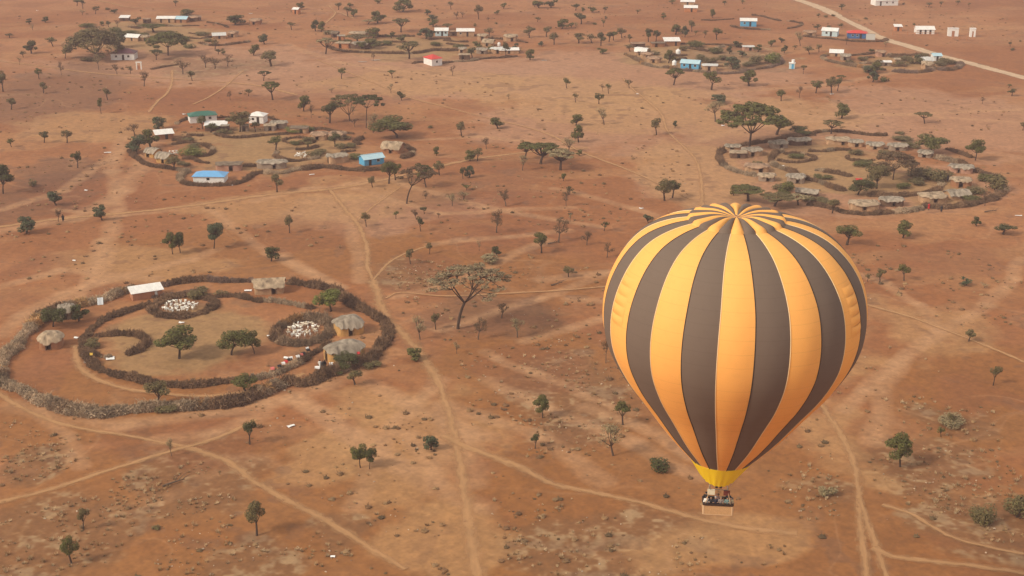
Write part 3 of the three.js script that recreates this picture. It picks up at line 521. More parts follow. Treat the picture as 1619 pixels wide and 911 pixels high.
{
  const white = mat(0.8, 0.79, 0.76, 0.9), black = mat(0.015, 0.016, 0.02, 0.8), grey = mat(0.26, 0.21, 0.19, 0.9), teal = mat(0.16, 0.25, 0.25, 0.9), pink = mat(0.5, 0.3, 0.26, 0.9), khaki = mat(0.3, 0.24, 0.15, 0.9), jeans = mat(0.04, 0.05, 0.09, 0.9), navy = mat(0.02, 0.025, 0.05, 0.9);
  const bx = BX - 0.5, bz = BZ, by = 27.95, at = (x, z) => [bx + x * Math.cos(0.10) , by, bz + z + x * Math.sin(0.10)];
  const T = -0.1;
  person('rail', ...at(-1.16, 0.42), T, 'passenger in a bright white shirt at the corner of the balloon basket', 0, 0, white, jeans);
  person('rail', ...at(-0.74, 0.46), T, 'passenger in a black jacket beside the white-shirted one in the balloon basket', 0, 0, black, jeans);
  person('rail', ...at(-0.30, 0.44), T, 'passenger in a dark navy jacket with pale hair in the middle of the balloon basket', 0, 2, navy, black);
  person('rail', ...at(0.22, 0.46), T, 'passenger in a grey brown jumper in the middle of the balloon basket', 0, 1, grey, jeans);
  person('rail', ...at(0.86, 0.44), T, 'passenger in a pale teal jacket in the balloon basket', 0, 0, teal, black);
  person('rail', ...at(1.18, 0.40), T, 'passenger in a khaki top and dark hair at the end of the balloon basket', 0, 0, khaki, jeans);
  person('raise', ...at(0.05, -0.15), T, 'balloon pilot with raised arm standing under the burners of the balloon', 0, 0, pink, black);
  person('rail', ...at(-1.1, -0.42), T + Math.PI, 'passenger in black at the far rim of the balloon basket, back turned', 0, 0, black, jeans);
  person('rail', ...at(1.08, -0.42), T + Math.PI, 'passenger in a dark jumper at the far rim of the balloon basket, back turned', 0, 1, black, black);
  const red = mat(0.55, 0.03, 0.03, 0.9), blue = mat(0.04, 0.07, 0.3, 0.9), rose = mat(0.7, 0.2, 0.2, 0.9);
  const V1P = [
    [[-33.46, -223.62], 'white', 0.4, 'person in a white robe standing between the thatch dome and the outer fence'],
    [[-32.87, -223.34], 'black', 0.2, 'person in a dark robe, beside the white-robed one by the thatch dome'],
    [[-32.58, -223.62], 'black', -0.5, 'second person in a dark robe facing the pair by the thatch dome'],
    [[-29.41, -223.91], 'white', 0.6, 'person in a pale robe standing behind the bush by the thatch domes'],
    [[102.31, -318.33], 'black', 0.0, 'person in a dark robe standing outside the front fence of the ring village'],
    [[99.89, -320.45], 'red', 0.5, 'person in a red robe at the gap in the ring village front fence'],
    [[112.02, -346.17], 'black', 0.3, 'person in a dark robe standing by the two huts at the ring village end'],
    [[-104.94, -311.62], 'black', 0.3, 'person in a dark robe standing beside a bare tree on the broad dusty trail'],
  ];
  const robes = { red, blue, black, white, rose };
  for (const [p, c, turn, label] of V1P) person('stand', p[0], relief(p[0], p[1]), p[1], turn, label, 1, 0, robes[c], black, { robe: true, size: 1.02 });
}

// ---------------------------------------------------------------- goats
{
  const trunk = [[0, 0.52, -0.28, 0, 0.50, 0.22, 0.125, 0.145], [0, 0.46, 0.2, 0, 0.44, -0.1, 0.13, 0.12], [0, 0.55, 0.26, 0, 0.76, 0.42, 0.085, 0.06], [0, 0.78, 0.42, 0, 0.71, 0.60, 0.062, 0.036], [0, 0.58, -0.4, 0, 0.66, -0.47, 0.02, 0.012]];
  for (const s of [-1, 1]) trunk.push([s * 0.08, 0.46, 0.2, s * 0.085, 0.24, 0.21, 0.055, 0.027], [s * 0.085, 0.24, 0.21, s * 0.085, 0.02, 0.2, 0.024, 0.024], [s * 0.08, 0.46, -0.26, s * 0.085, 0.33, -0.21, 0.07, 0.04], [s * 0.085, 0.33, -0.21, s * 0.085, 0.2, -0.33, 0.038, 0.024], [s * 0.085, 0.2, -0.33, s * 0.085, 0.02, -0.3, 0.022, 0.024], [s * 0.05, 0.79, 0.4, s * 0.13, 0.75, 0.38, 0.022, 0.012]);
  const bodyG = skin(capsules(trunk, 0.02), [0, 0.45, 0.05], 0.62, 44), horn = merged([-1, 1].flatMap((s) => [bar(V(s * 0.03, 0.82, 0.42), V(s * 0.05, 0.93, 0.36), 0.016, 0.011, 5), bar(V(s * 0.05, 0.93, 0.36), V(s * 0.065, 0.97, 0.28), 0.011, 0.004, 5)]));
  const fleece = [mat(0.82, 0.80, 0.75, 0.95), mat(0.66, 0.58, 0.47, 0.95), mat(0.84, 0.83, 0.80, 0.95)], hornM = mat(0.12, 0.09, 0.07, 0.7), r = rng(5);
  const proto = fleece.map((m) => { const o = new THREE.Group(); part(o, 'body', bodyG, m); part(o, 'horns', horn, hornM); return o; });
  const HERDS = [
    [[-64.81, -254.17], 3.21, 3.17, 44, 0.6, 'white goat in the crowd inside the upper round thorn pen of the near village', 'goats in the upper pen'],
    [[-39, -241.7], 2.95, 3.55, 46, 0.3, 'white goat in the crowd inside the lower round thorn pen by the thatch domes', 'goats in the lower pen'],
    [[-57.93, -373.08], 1.92, 2.82, 14, 1.2, 'white goat in the oval village pen beside a dark bushy tree', 'goats in the eastern pen'],
    [[-93.6, -375.2], 1.4, 2.14, 9, 0.1, 'white goat beside the green bush in the curved pen of the oval village', 'goats in the bush pen'],
  ];
  for (const [p, w, d, n, turn, label, group] of HERDS) {
    const put = [];
    for (let k = 0; k < n; k++) {
      let x, z, ok, tries = 0; do { const a = r() * 6.283, q = Math.sqrt(r()); x = p[0] + Math.cos(a) * q * w; z = p[1] + Math.sin(a) * q * d; ok = put.every(([u, v]) => Math.hypot(u - x, v - z) > 0.8); } while (!ok && ++tries < 60);
      put.push([x, z]);
      const o = proto[Math.floor(r() * 3)].clone(); o.name = numbered('goat'); o.position.set(x, relief(x, z), z); o.rotation.y = turn + (r() - 0.5) * 2.6; o.scale.setScalar(0.8 + 0.3 * r()); scene.add(o);
      tag(o, label, 'goat', group);
    }
  }
}
// ---------------------------------------------------------------- building shell helpers
const mottled = (r, g, b, amp = 0.35, sx = 6, sy = 6, seed = 1, rough = 0.95) => mat(1, 1, 1, rough, { map: pix(96, 96, (u, v, o) => { const n = fbm(u * sx + seed * 7, v * sy + seed * 3, 4), s = noise(u * 40 + seed, v * 40), k = 1 + amp * (n - 0.5) * 2 + 0.16 * (s - 0.5); o[0] = r * k; o[1] = g * k; o[2] = b * k; }) });
const M = {
  mudRed: mottled(0.33, 0.155, 0.075, 0.3, 5, 5, 2), mudTan: mottled(0.42, 0.26, 0.15, 0.3, 5, 5, 3), mudGold: mottled(0.50, 0.285, 0.10, 0.28, 5, 5, 4), mudGrey: mottled(0.30, 0.225, 0.17, 0.3, 5, 5, 5), mudDark: mottled(0.13, 0.075, 0.045, 0.3, 5, 5, 6), mudPink: mottled(0.42, 0.235, 0.165, 0.25, 5, 5, 7),
  thatchPale: mottled(0.37, 0.275, 0.185, 0.75, 9, 6, 8), thatchGrey: mottled(0.30, 0.25, 0.195, 0.8, 9, 6, 9), thatchDark: mottled(0.17, 0.125, 0.085, 0.6, 9, 6, 10), thatchRed: mottled(0.31, 0.195, 0.125, 0.7, 9, 6, 11),
  tinWhite: mottled(0.80, 0.79, 0.77, 0.16, 14, 3, 12, 0.45), tinPale: mottled(0.60, 0.60, 0.58, 0.12, 14, 3, 13, 0.45), tinBlue: mottled(0.14, 0.40, 0.74, 0.1, 14, 3, 14, 0.45), tinIce: mottled(0.42, 0.62, 0.72, 0.1, 14, 3, 15, 0.45), tinGreen: mottled(0.022, 0.135, 0.10, 0.12, 14, 3, 16, 0.5), tinRed: mottled(0.60, 0.045, 0.035, 0.1, 14, 3, 17, 0.5), tinMaroon: mottled(0.10, 0.032, 0.045, 0.15, 14, 3, 18, 0.5),
  paintWhite: mottled(0.80, 0.80, 0.79, 0.1, 6, 6, 19, 0.8), paintSky: mottled(0.075, 0.36, 0.62, 0.1, 6, 6, 20, 0.7), paintIce: mottled(0.50, 0.66, 0.72, 0.08, 6, 6, 21, 0.7), paintNavy: mottled(0.03, 0.14, 0.36, 0.12, 6, 6, 22, 0.7), paintOrange: mottled(0.48, 0.20, 0.09, 0.2, 6, 6, 23), board: mottled(0.40, 0.18, 0.10, 0.3, 12, 2, 24),
  timber: mat(0.13, 0.085, 0.055), glass: mat(0.012, 0.014, 0.016, 0.2), whiteTrim: mat(0.78, 0.77, 0.74, 0.7), sheetWhite: mat(0.80, 0.80, 0.80, 0.8), sheetGrey: mat(0.33, 0.35, 0.30, 0.85), dark: mat(0.03, 0.022, 0.018),
};
function mergeUV(list) { return mergeGeometries(list.map((g) => g.index ? g.toNonIndexed() : g)); }
// a curved slab: upper face f(u, v), lower face th below, closed round the edge
function slab(nu, nv, f, th) {
  const lo = (u, v) => { const p = f(u, v); return [p[0], p[1] - th, p[2]]; };
  const edge = (n, g) => sheet(n, 1, (s, t) => { const [u, v] = g(s); return t ? f(u, v) : lo(u, v); });
  return mergeUV([sheet(nu, nv, f), sheet(nu, nv, lo), edge(nu, (s) => [s, 0]), edge(nu, (s) => [s, 1]), edge(nv, (s) => [0, s]), edge(nv, (s) => [1, s])]);
}
// round-cornered mud hut. style: loaf (rounded mud roof), barrel (arched thatch with a gable in front), gable, flat. L runs along x, the doorway is in the front (+z) or in the gable end (-x)
function hut(name, p, L, D, wallH, top, turn, style, wallM, roofM, seed, doorAt = 'front') {
  const o = thing(name, p[0], p[1], turn), r = rng(seed * 13 + 5), ov = style === 'flat' ? 0.22 : style === 'dome' ? 0.3 : 0.34, ph = r() * 9;
  const roofY = (x, z) => {
    const a = Math.min(1, Math.abs(2 * z / (D + 2 * ov))), b = Math.min(1, Math.abs(2 * x / (L + 2 * ov))), n = 0.42 * (fbm(x * 0.9 + ph, z * 0.9 + seed, 3) - 0.5);
    if (style === 'barrel') return wallH - 0.25 + (top - wallH + 0.25) * (1 - a ** 2.3) * (1 - 0.16 * b ** 4) + n;
    if (style === 'dome') return wallH - 0.3 + (top - wallH + 0.3) * Math.max(0, 1 - a ** 2.4) ** 0.85 * (1 - 0.62 * b ** 3) + n;
    if (style === 'gable') return wallH - 0.1 + (top - wallH + 0.1) * (1 - a) - 0.05 * b ** 6 + n * 0.6;
    if (style === 'flat') return top - 0.18 * a + n * 0.5;
    return wallH - 0.12 + (top - wallH + 0.12) * Math.sqrt(Math.max(0, 1 - 0.92 * Math.max(a ** 3, b ** 4.5))) + n;
  };
  const rx = L / 2 + ov, rz = D / 2 + ov, e = style === 'loaf' || style === 'dome' ? 3.2 : 9;
  const f = (u, v) => { let x = (u * 2 - 1), z = (v * 2 - 1); const m = Math.max(Math.abs(x), Math.abs(z)) || 1e-6, q = m > 1e-5 ? m / Math.pow(Math.abs(x) ** e + Math.abs(z) ** e, 1 / e) : 1; x *= q * rx * (1 + 0.13 * (noise(v * 9 + ph, u * 9) - 0.5)); z *= q * rz * (1 + 0.15 * (noise(u * 11 + ph, v * 11) - 0.5)); return [x, roofY(x, z), z]; };
  const roof = part(o, 'roof', slab(18, 14, f, 0.13), roofM);
  // wall: rounded rectangle with a gap for the doorway
  const pts = [], n = 64, ew = style === 'loaf' || style === 'dome' ? 4 : 8;
  for (let i = 0; i < n; i++) { const a = (i + 0.5) / n * 2 * Math.PI, c = Math.cos(a), s = Math.sin(a), q = 1 / Math.pow(Math.abs(c) ** ew + Math.abs(s) ** ew, 1 / ew); pts.push([c * q * L / 2, s * q * D / 2]); }
  const dx = doorAt === 'front' ? (r() - 0.5) * L * 0.35 : 0, isDoor = (x, z) => doorAt === 'front' ? z > 0 && Math.abs(x - dx) < 0.42 && z > D * 0.3 : x < -L * 0.3 && Math.abs(z) < 0.42;
  const segs = []; const th = 0.16;
  for (let i = 0; i < n; i++) {
    const a = pts[i], b = pts[(i + 1) % n], mx = (a[0] + b[0]) / 2, mz = (a[1] + b[1]) / 2; if (isDoor(mx, mz)) continue;
    const ins = (q) => [q[0] * (1 - 2 * th / L), q[1] * (1 - 2 * th / D)], A = ins(a), B = ins(b), ya = roofY(a[0], a[1]) - 0.08, yb = roofY(b[0], b[1]) - 0.08;
    segs.push(sheet(1, 1, (u, v) => [lerp(a[0], b[0], u), v * lerp(ya, yb, u) - 0.3 * (1 - v), lerp(a[1], b[1], u)]), sheet(1, 1, (u, v) => [lerp(A[0], B[0], u), v * lerp(ya, yb, u), lerp(A[1], B[1], u)]), sheet(1, 1, (u, v) => { const q = u < 0.5 ? a : A, w = u < 0.5 ? b : B; return [lerp(q[0], w[0], v), lerp(ya, yb, v), lerp(q[1], w[1], v)]; }));
  }
  const wg = mergeUV(segs); { const P2 = wg.attributes.position, uv = wg.attributes.uv; for (let i = 0; i < P2.count; i++) uv.setXY(i, (P2.getX(i) + P2.getZ(i)) * 0.22, P2.getY(i) * 0.22); }
  part(o, 'wall', wg, wallM);
  const hy = Math.min(1.5, wallH * 0.95), dp = (s) => doorAt === 'front' ? V(dx + s * 0.47, 0, D / 2) : V(-L / 2, 0, s * 0.47);
  part(o, 'door_frame', merged([-1, 1].map((s) => { const q = dp(s); return bar(V(q.x, -0.2, q.z), V(q.x, hy, q.z), 0.06); }).concat([bar(V(dp(-1).x, hy, dp(-1).z), V(dp(1).x, hy, dp(1).z), 0.06)])), M.timber);
  if (style === 'loaf' || style === 'barrel') { // poles and stones that hold the roof down
    const list = []; for (let k = 0; k < 5; k++) { const x = (r() - 0.5) * L * 0.8, z0 = -D * (0.1 + 0.3 * r()), z1 = z0 + D * 0.35, q = (r() - 0.5) * 0.8; list.push(bar(V(x, roofY(x, z0) + 0.05, z0), V(x + q, roofY(x + q, z1) + 0.05, z1), 0.045, 0.03, 5)); }
    const s = part(roof, 'roof_pole', merged(list), M.timber); s.userData.label = 'loose poles lying on the roof';
  }
  return o;
}
// sheet-metal roofed house. style: gable, hip, mono. The front is +z
function house(name, p, L, D, wallH, rise, turn, style, wallM, roofM, open = {}) {
  const o = thing(name, p[0], p[1], turn), ov = 0.32, t = 0.1;
  const s = new THREE.Shape(); s.moveTo(-L / 2, -0.3); s.lineTo(L / 2, -0.3); s.lineTo(L / 2, wallH); s.lineTo(-L / 2, wallH); s.lineTo(-L / 2, -0.3);
  const hole = (x, y, w, h) => { const q = new THREE.Path(); q.moveTo(x - w / 2, y); q.lineTo(x - w / 2, y + h); q.lineTo(x + w / 2, y + h); q.lineTo(x + w / 2, y); q.lineTo(x - w / 2, y); s.holes.push(q); };
  const doors = open.doors ?? [], wins = open.windows ?? [], dh = Math.min(1.95, wallH - 0.15), wh = Math.min(0.8, wallH * 0.4), wy = Math.min(1.0, wallH * 0.42), dw = open.doorW ?? 0.85;
  doors.forEach((x) => hole(x, 0.02, dw, dh)); wins.forEach((x) => hole(x, wy, open.winW ?? 0.8, wh));
  const list = [new THREE.ExtrudeGeometry(s, { depth: t, bevelEnabled: false }).translate(0, 0, D / 2 - t), box(L, wallH + 0.3, t, 0, wallH / 2 - 0.15, -D / 2 + t / 2), box(t, wallH + 0.3, D - 2 * t - 0.004, -L / 2 + t / 2, wallH / 2 - 0.15, 0), box(t, wallH + 0.3, D - 2 * t - 0.004, L / 2 - t / 2, wallH / 2 - 0.15, 0)];
  if (style === 'gable') for (const sx of [-1, 1]) { const g = new THREE.Shape(); g.moveTo(-D / 2 + 0.02, 0); g.lineTo(D / 2 - 0.02, 0); g.lineTo(0, rise - 0.06); list.push(new THREE.ExtrudeGeometry(g, { depth: t, bevelEnabled: false }).rotateY(Math.PI / 2).translate(sx * (L / 2 - t / 2) - t / 2, wallH, 0)); }
  if (style === 'mono') { for (const sx of [-1, 1]) { const g = new THREE.Shape(); g.moveTo(-D / 2 + 0.02, 0); g.lineTo(D / 2 - 0.02, 0); g.lineTo(D / 2 - 0.02, rise - 0.1); list.push(new THREE.ExtrudeGeometry(g, { depth: t, bevelEnabled: false }).rotateY(Math.PI / 2).translate(sx * (L / 2 - t / 2) - t / 2, wallH, 0)); } list.push(box(L - 0.24, rise - 0.14, t, 0, wallH + (rise - 0.14) / 2, -D / 2 + 0.07)); }
  const wg = mergeUV(list); { const P2 = wg.attributes.position, uv = wg.attributes.uv; for (let i = 0; i < P2.count; i++) uv.setXY(i, (P2.getX(i) + P2.getZ(i)) * 0.2, P2.getY(i) * 0.2); }
  part(o, 'wall', wg, wallM);
  const roofPart = (geo) => part(o, 'roof_sheet', geo, roofM);
  if (style === 'gable') {
    for (const sz of [-1, 1]) roofPart(slab(2, 1, (u, v) => [(u - 0.5) * (L + 2 * ov), wallH + rise - (rise + ov * rise / (D / 2)) * v + 0.03, sz * v * (D / 2 + ov)], 0.06));
    part(o, 'ridge_cap', box(L + 2 * ov + 0.04, 0.07, 0.3, 0, wallH + rise + 0.04, 0), roofM);
  } else if (style === 'mono') roofPart(slab(2, 1, (u, v) => [(u - 0.5) * (L + 2 * ov), wallH + 0.05 + rise - (rise * (1 + 2 * ov / D)) * v, (v - 0.5) * (D + 2 * ov)], 0.06));
  else {
    const rl = Math.max(0.05, (L - D) / 2), hx = L / 2 + ov, hz = D / 2 + ov, y0 = wallH + 0.02, y1 = wallH + rise;
    const quad = (a, b, c, d) => roofPart(slab(1, 1, (u, v) => [0, 1, 2].map((k) => lerp(lerp(a[k], b[k], u), lerp(d[k], c[k], u), v)), 0.06));
    quad([-hx, y0, hz], [hx, y0, hz], [rl, y1, 0], [-rl, y1, 0]); quad([hx, y0, -hz], [-hx, y0, -hz], [-rl, y1, 0], [rl, y1, 0]);
    quad([hx, y0, hz], [hx, y0, -hz], [rl, y1, 0.01], [rl, y1, -0.01]); quad([-hx, y0, -hz], [-hx, y0, hz], [-rl, y1, 0.01], [-rl, y1, -0.01]);
  }
  doors.forEach((x) => part(o, 'door', box(dw - 0.04, dh - 0.03, 0.05, x, 0.02 + dh / 2, D / 2 - 0.09), open.doorM ?? M.dark));
  wins.forEach((x) => { const w = part(o, 'window', box(0.84, wh + 0.04, 0.04, x, wy + wh / 2, D / 2 - 0.085), M.glass), W = 0.86; part(w, 'window_frame', merged([box(W, 0.06, 0.05, x, wy + 0.01, D / 2 + 0.012), box(W, 0.06, 0.05, x, wy + wh, D / 2 + 0.012), box(0.06, wh - 0.06, 0.05, x - W / 2, wy + wh / 2, D / 2 + 0.012), box(0.06, wh - 0.06, 0.05, x + W / 2, wy + wh / 2, D / 2 + 0.012)]), open.trim ?? M.whiteTrim); });
  return o;
}
const deg = Math.PI / 180;

// ---------------------------------------------------------------- houses and huts
const HUTS = [ // name, place, length, depth, wall height, height, turn, roof, wall colour, roof colour, label, doorway
  ['mud_hut', [-48.78, -263.27], 5.82, 3.8, 1.5, 2.9, 8, 'gable', 'mudTan', 'thatchPale', 'gable-roofed pale thatched hut', 'front'],
  ['mud_hut', [-83.71, -234.63], 4.11, 4, 1.5, 2.8, 10, 'dome', 'mudRed', 'thatchPale', 'small domed pale thatch hut', 'front'],
  ['mud_hut', [-30.45, -241.69], 5.15, 4.8, 1.5, 3.2, 22, 'dome', 'mudGold', 'thatchGrey', 'large domed grey thatch hut', 'front'],
  ['mud_hut', [-29.89, -229.17], 6.93, 4.4, 1.6, 3.2, 32, 'dome', 'mudGold', 'thatchGrey', 'long arched grey thatch hut with golden end wall', 'end'],
  ['mud_hut', [-85.15, -248.94], 2.89, 2.8, 1.2, 2.6, 20, 'loaf', 'mudGrey', 'thatchGrey', 'round grey dome hut half hidden by trees', 'front'],
  ['mud_hut', [-98.64, -372.39], 3.29, 3.2, 1.5, 2.5, -28, 'barrel', 'mudGold', 'thatchGrey', 'small grey thatched golden hut', 'front'],
  ['mud_hut', [-93.84, -366.32], 4.1, 3.4, 1.6, 2.7, -28, 'barrel', 'mudGold', 'thatchGrey', 'grey thatched golden hut the larger of two', 'front'],
  ['mud_hut', [-75.12, -358.78], 6.69, 3.8, 1.3, 1.9, 3, 'flat', 'mudPink', 'thatchDark', 'long low pink-walled hut', 'front'],
  ['mud_hut', [-64.24, -361.39], 7.75, 3.8, 1.2, 2, 0, 'loaf', 'mudGrey', 'thatchGrey', 'long low grey hut', 'front'],
  ['mud_hut', [-47.17, -366.6], 5.47, 3.6, 1.5, 2.4, 24, 'loaf', 'mudTan', 'thatchGrey', 'grey hut with tan end wall', 'end'],
  ['mud_hut', [-33.21, -378.14], 5.44, 4.6, 1.5, 2.9, -14, 'barrel', 'mudRed', 'thatchPale', 'tall pale arched thatch hut', 'front'],
  ['mud_hut', [-55.64, -393.33], 4.73, 3.8, 1.3, 2.1, 6, 'loaf', 'mudTan', 'thatchRed', 'low reddish hut', 'front'],
  ['mud_hut', [-50.44, -393.32], 4.73, 3.8, 1.3, 2.2, -8, 'loaf', 'mudGrey', 'thatchRed', 'low reddish grey hut', 'front'],
  ['mud_hut', [-62.7, -402.45], 5.21, 3.2, 1.2, 1.8, -4, 'flat', 'mudTan', 'thatchDark', 'low tan hut', 'front'],
  ['mud_hut', [-69.92, -409.12], 4.91, 3.5, 1.3, 2, 4, 'loaf', 'mudGrey', 'thatchGrey', 'low grey hut', 'front'],
  ['mud_hut', [-71.9, -405.69], 3.37, 3.2, 1.2, 1.8, 0, 'flat', 'mudGrey', 'thatchPale', 'low pale-roofed hut', 'front'],
  ['mud_hut', [-79.25, -404.58], 2.25, 2.6, 1.6, 2, 0, 'flat', 'mudGrey', 'thatchPale', 'small pale hut', 'front'],
  ['mud_hut', [-85.05, -404.48], 2.25, 2.4, 1.5, 1.9, 0, 'flat', 'mudDark', 'thatchGrey', 'small dark hut', 'front'],
  ['mud_hut', [61.7, -378.84], 4.22, 3, 1.02, 1.69, 0, 'loaf', 'mudTan', 'thatchGrey', 'low grey hut', 'front'],
  ['mud_hut', [61.93, -371.28], 4.49, 3.4, 1.02, 1.69, -6, 'flat', 'mudDark', 'thatchPale', 'pale-roofed dark-fronted hut', 'front'],
  ['mud_hut', [66.25, -373.71], 5.21, 4.2, 1.27, 2.03, 14, 'loaf', 'mudTan', 'thatchGrey', 'broad tan hut with grey roof', 'front'],
  ['mud_hut', [75.07, -382.73], 4.97, 3.6, 1.1, 1.86, 10, 'loaf', 'mudGrey', 'thatchGrey', 'pale-roofed grey hut', 'front'],
  ['mud_hut', [81.84, -386.44], 6.45, 3.6, 1.1, 1.86, 4, 'loaf', 'mudDark', 'thatchGrey', 'long grey-roofed hut', 'front'],
  ['mud_hut', [64.7, -356.84], 6.33, 3.8, 1.19, 1.86, -6, 'loaf', 'mudTan', 'thatchRed', 'long tan hut with reddish roof', 'front'],
  ['mud_hut', [92.89, -387.18], 6.82, 3.6, 1.19, 1.86, -6, 'loaf', 'mudTan', 'thatchPale', 'long pale-roofed tan hut', 'front'],
  ['mud_hut', [97.33, -384.86], 4.28, 3.4, 1.1, 1.69, -4, 'loaf', 'mudTan', 'thatchGrey', 'pale-roofed tan hut', 'front'],
  ['mud_hut', [65.78, -347.84], 4.23, 3.4, 1.02, 1.78, -10, 'loaf', 'mudGrey', 'thatchPale', 'pale domed hut', 'front'],
  ['mud_hut', [72.96, -346.31], 4.53, 4, 1.1, 2.03, -10, 'loaf', 'mudGrey', 'thatchGrey', 'grey domed hut', 'front'],
  ['mud_hut', [73.36, -333.49], 5.33, 3.2, 1.27, 1.95, -22, 'gable', 'mudDark', 'thatchGrey', 'dark gable hut', 'front'],
  ['mud_hut', [84.7, -321.91], 6.97, 4, 1.27, 1.95, -3, 'loaf', 'mudTan', 'thatchPale', 'long tan hut with pale smooth roof', 'front'],
  ['mud_hut', [92.12, -324.92], 5.5, 3.6, 1.19, 1.86, -6, 'loaf', 'mudDark', 'thatchGrey', 'pale-roofed hut with dark front', 'front'],
  ['mud_hut', [102.89, -327.95], 6.47, 4.2, 1.27, 2.03, 6, 'loaf', 'mudTan', 'thatchPale', 'broad pale-roofed tan hut', 'front'],
  ['mud_hut', [109.88, -331.04], 5.28, 3.8, 1.19, 2.11, 12, 'barrel', 'mudTan', 'thatchGrey', 'pale arched hut', 'front'],
  ['mud_hut', [118.45, -356.07], 5.98, 3.8, 1.1, 1.95, -22, 'loaf', 'mudPink', 'thatchGrey', 'grey-roofed pink-walled hut upper of two', 'front'],
  ['mud_hut', [114.21, -342.21], 4.96, 4.2, 1.27, 2.2, -8, 'loaf', 'mudRed', 'thatchPale', 'pale-roofed red-walled hut lower of two', 'front'],
  ['mud_hut', [102.21, -382.02], 4.96, 3.6, 1.02, 1.69, -6, 'loaf', 'mudTan', 'thatchGrey', 'low pale-roofed hut', 'front'],
  ['mud_hut', [108.21, -380.57], 5.3, 3.6, 1.02, 1.69, -6, 'loaf', 'mudGrey', 'thatchGrey', 'low pale grey hut', 'front'],
  ['mud_hut', [113.7, -372.67], 3.81, 3.6, 1.02, 1.61, -20, 'loaf', 'mudGrey', 'thatchGrey', 'small pale-roofed hut', 'front'],
  ['mud_hut', [-66.02, -543.99], 5.42, 3.6, 1.7, 2.2, -6, 'flat', 'paintOrange', 'thatchPale', 'orange-walled pale-roofed hut', 'front'],
  ['mud_hut', [-68.54, -559.61], 2.79, 3, 1.8, 2.4, 0, 'flat', 'paintOrange', 'thatchGrey', 'small orange hut', 'front'],
  ['mud_hut', [-72.16, -568.87], 3.34, 3.4, 1.3, 2.3, 0, 'loaf', 'mudDark', 'thatchDark', 'small dark thatched hut', 'front'],
  ['mud_hut', [-58.76, -542.99], 8.12, 4.4, 1.3, 2.5, -4, 'loaf', 'mudDark', 'thatchGrey', 'long dark thatched hut', 'front'],
  ['mud_hut', [-62.65, -569.17], 7.72, 4, 1.3, 2.2, 0, 'loaf', 'mudTan', 'thatchPale', 'long pale thatched hut', 'front'],
  ['mud_hut', [-11.84, -562.9], 4.33, 3.6, 1.5, 2.4, 0, 'loaf', 'mudTan', 'thatchPale', 'pale arched hut', 'front'],
  ['mud_hut', [-9.26, -549.76], 4.23, 3.8, 1.5, 2.6, -10, 'barrel', 'mudTan', 'thatchPale', 'pale arched hut nearer the middle', 'front'],
  ['mud_hut', [-0.61, -560.09], 5.57, 4, 1.5, 2.6, -8, 'loaf', 'mudTan', 'thatchPale', 'broad pale hut', 'front'],
  ['mud_hut', [-5.25, -534.49], 5.82, 4, 1.4, 2.2, 8, 'loaf', 'mudTan', 'tinPale', 'pale-roofed tan hut', 'front'],
  ['mud_hut', [-11.49, -533.05], 4.35, 3.8, 1.3, 2, 0, 'loaf', 'mudGrey', 'thatchGrey', 'grey hut', 'front'],
  ['mud_hut', [-17.87, -520.91], 4.02, 3.4, 1.3, 2, 0, 'flat', 'mudDark', 'thatchPale', 'low dark hut with pale roof', 'front'],
  ['mud_hut', [-19.03, -534.11], 2.91, 3.2, 1.3, 2, 0, 'loaf', 'mudTan', 'thatchGrey', 'small tan hut', 'front'],
  ['mud_hut', [-24.24, -573.31], 3.11, 3, 1.6, 2.1, 0, 'flat', 'mudDark', 'thatchRed', 'dark brown hut', 'front'],
  ['mud_hut', [49.09, -527.8], 4.55, 4.2, 1.6, 2.7, -16, 'barrel', 'mudTan', 'tinWhite', 'white arched tan hut', 'front'],
  ['mud_hut', [50.53, -521.06], 4.73, 3.8, 1.3, 2.1, -14, 'loaf', 'mudTan', 'thatchRed', 'reddish-roofed tan hut', 'front'],
  ['mud_hut', [52.41, -512.24], 5.12, 4, 1.2, 2, -10, 'loaf', 'mudTan', 'thatchRed', 'low reddish hut', 'front'],
  ['mud_hut', [49.28, -545.18], 5.44, 3.2, 1.3, 1.8, 10, 'flat', 'mudDark', 'thatchRed', 'long dark hut', 'front'],
  ['mud_hut', [57.14, -546.61], 5.45, 3.2, 1.3, 1.8, 8, 'flat', 'mudRed', 'thatchDark', 'long red brown hut', 'front'],
  ['mud_hut', [71.11, -497.59], 5.44, 4, 1.6, 2.1, -8, 'flat', 'mudTan', 'tinPale', 'tan hut with flat pale roof', 'front'],
  ['mud_hut', [91.67, -539.7], 4.41, 3.4, 1.2, 1.7, 0, 'flat', 'mudPink', 'tinPale', 'low pink hut with pale roof', 'front'],
  ['mud_hut', [122.11, -572.04], 5.17, 3.6, 1.3, 2.2, -6, 'loaf', 'mudTan', 'thatchRed', 'tan hut with reddish roof', 'front'],
  ['mud_hut', [124.63, -518.5], 3.77, 3.8, 1.3, 2.2, -10, 'loaf', 'mudGrey', 'thatchGrey', 'grey hut', 'front'],
  ['mud_hut', [139.36, -524.94], 3.58, 3.6, 1.4, 2.3, 0, 'loaf', 'mudPink', 'thatchRed', 'pink mud hut', 'front'],
  ['mud_hut', [152.68, -510.99], 4.18, 4, 1.4, 2.4, 10, 'barrel', 'mudTan', 'tinPale', 'pale arched hut', 'front'],
  ['mud_hut', [149.92, -499.89], 3.87, 3.8, 1.3, 2.8, 0, 'loaf', 'mudTan', 'thatchPale', 'tan dome hut', 'front'],
  ['mud_hut', [136.63, -506.99], 3.92, 3.4, 1.2, 1.6, -4, 'flat', 'mudGrey', 'tinWhite', 'low flat white-roofed hut', 'front'],
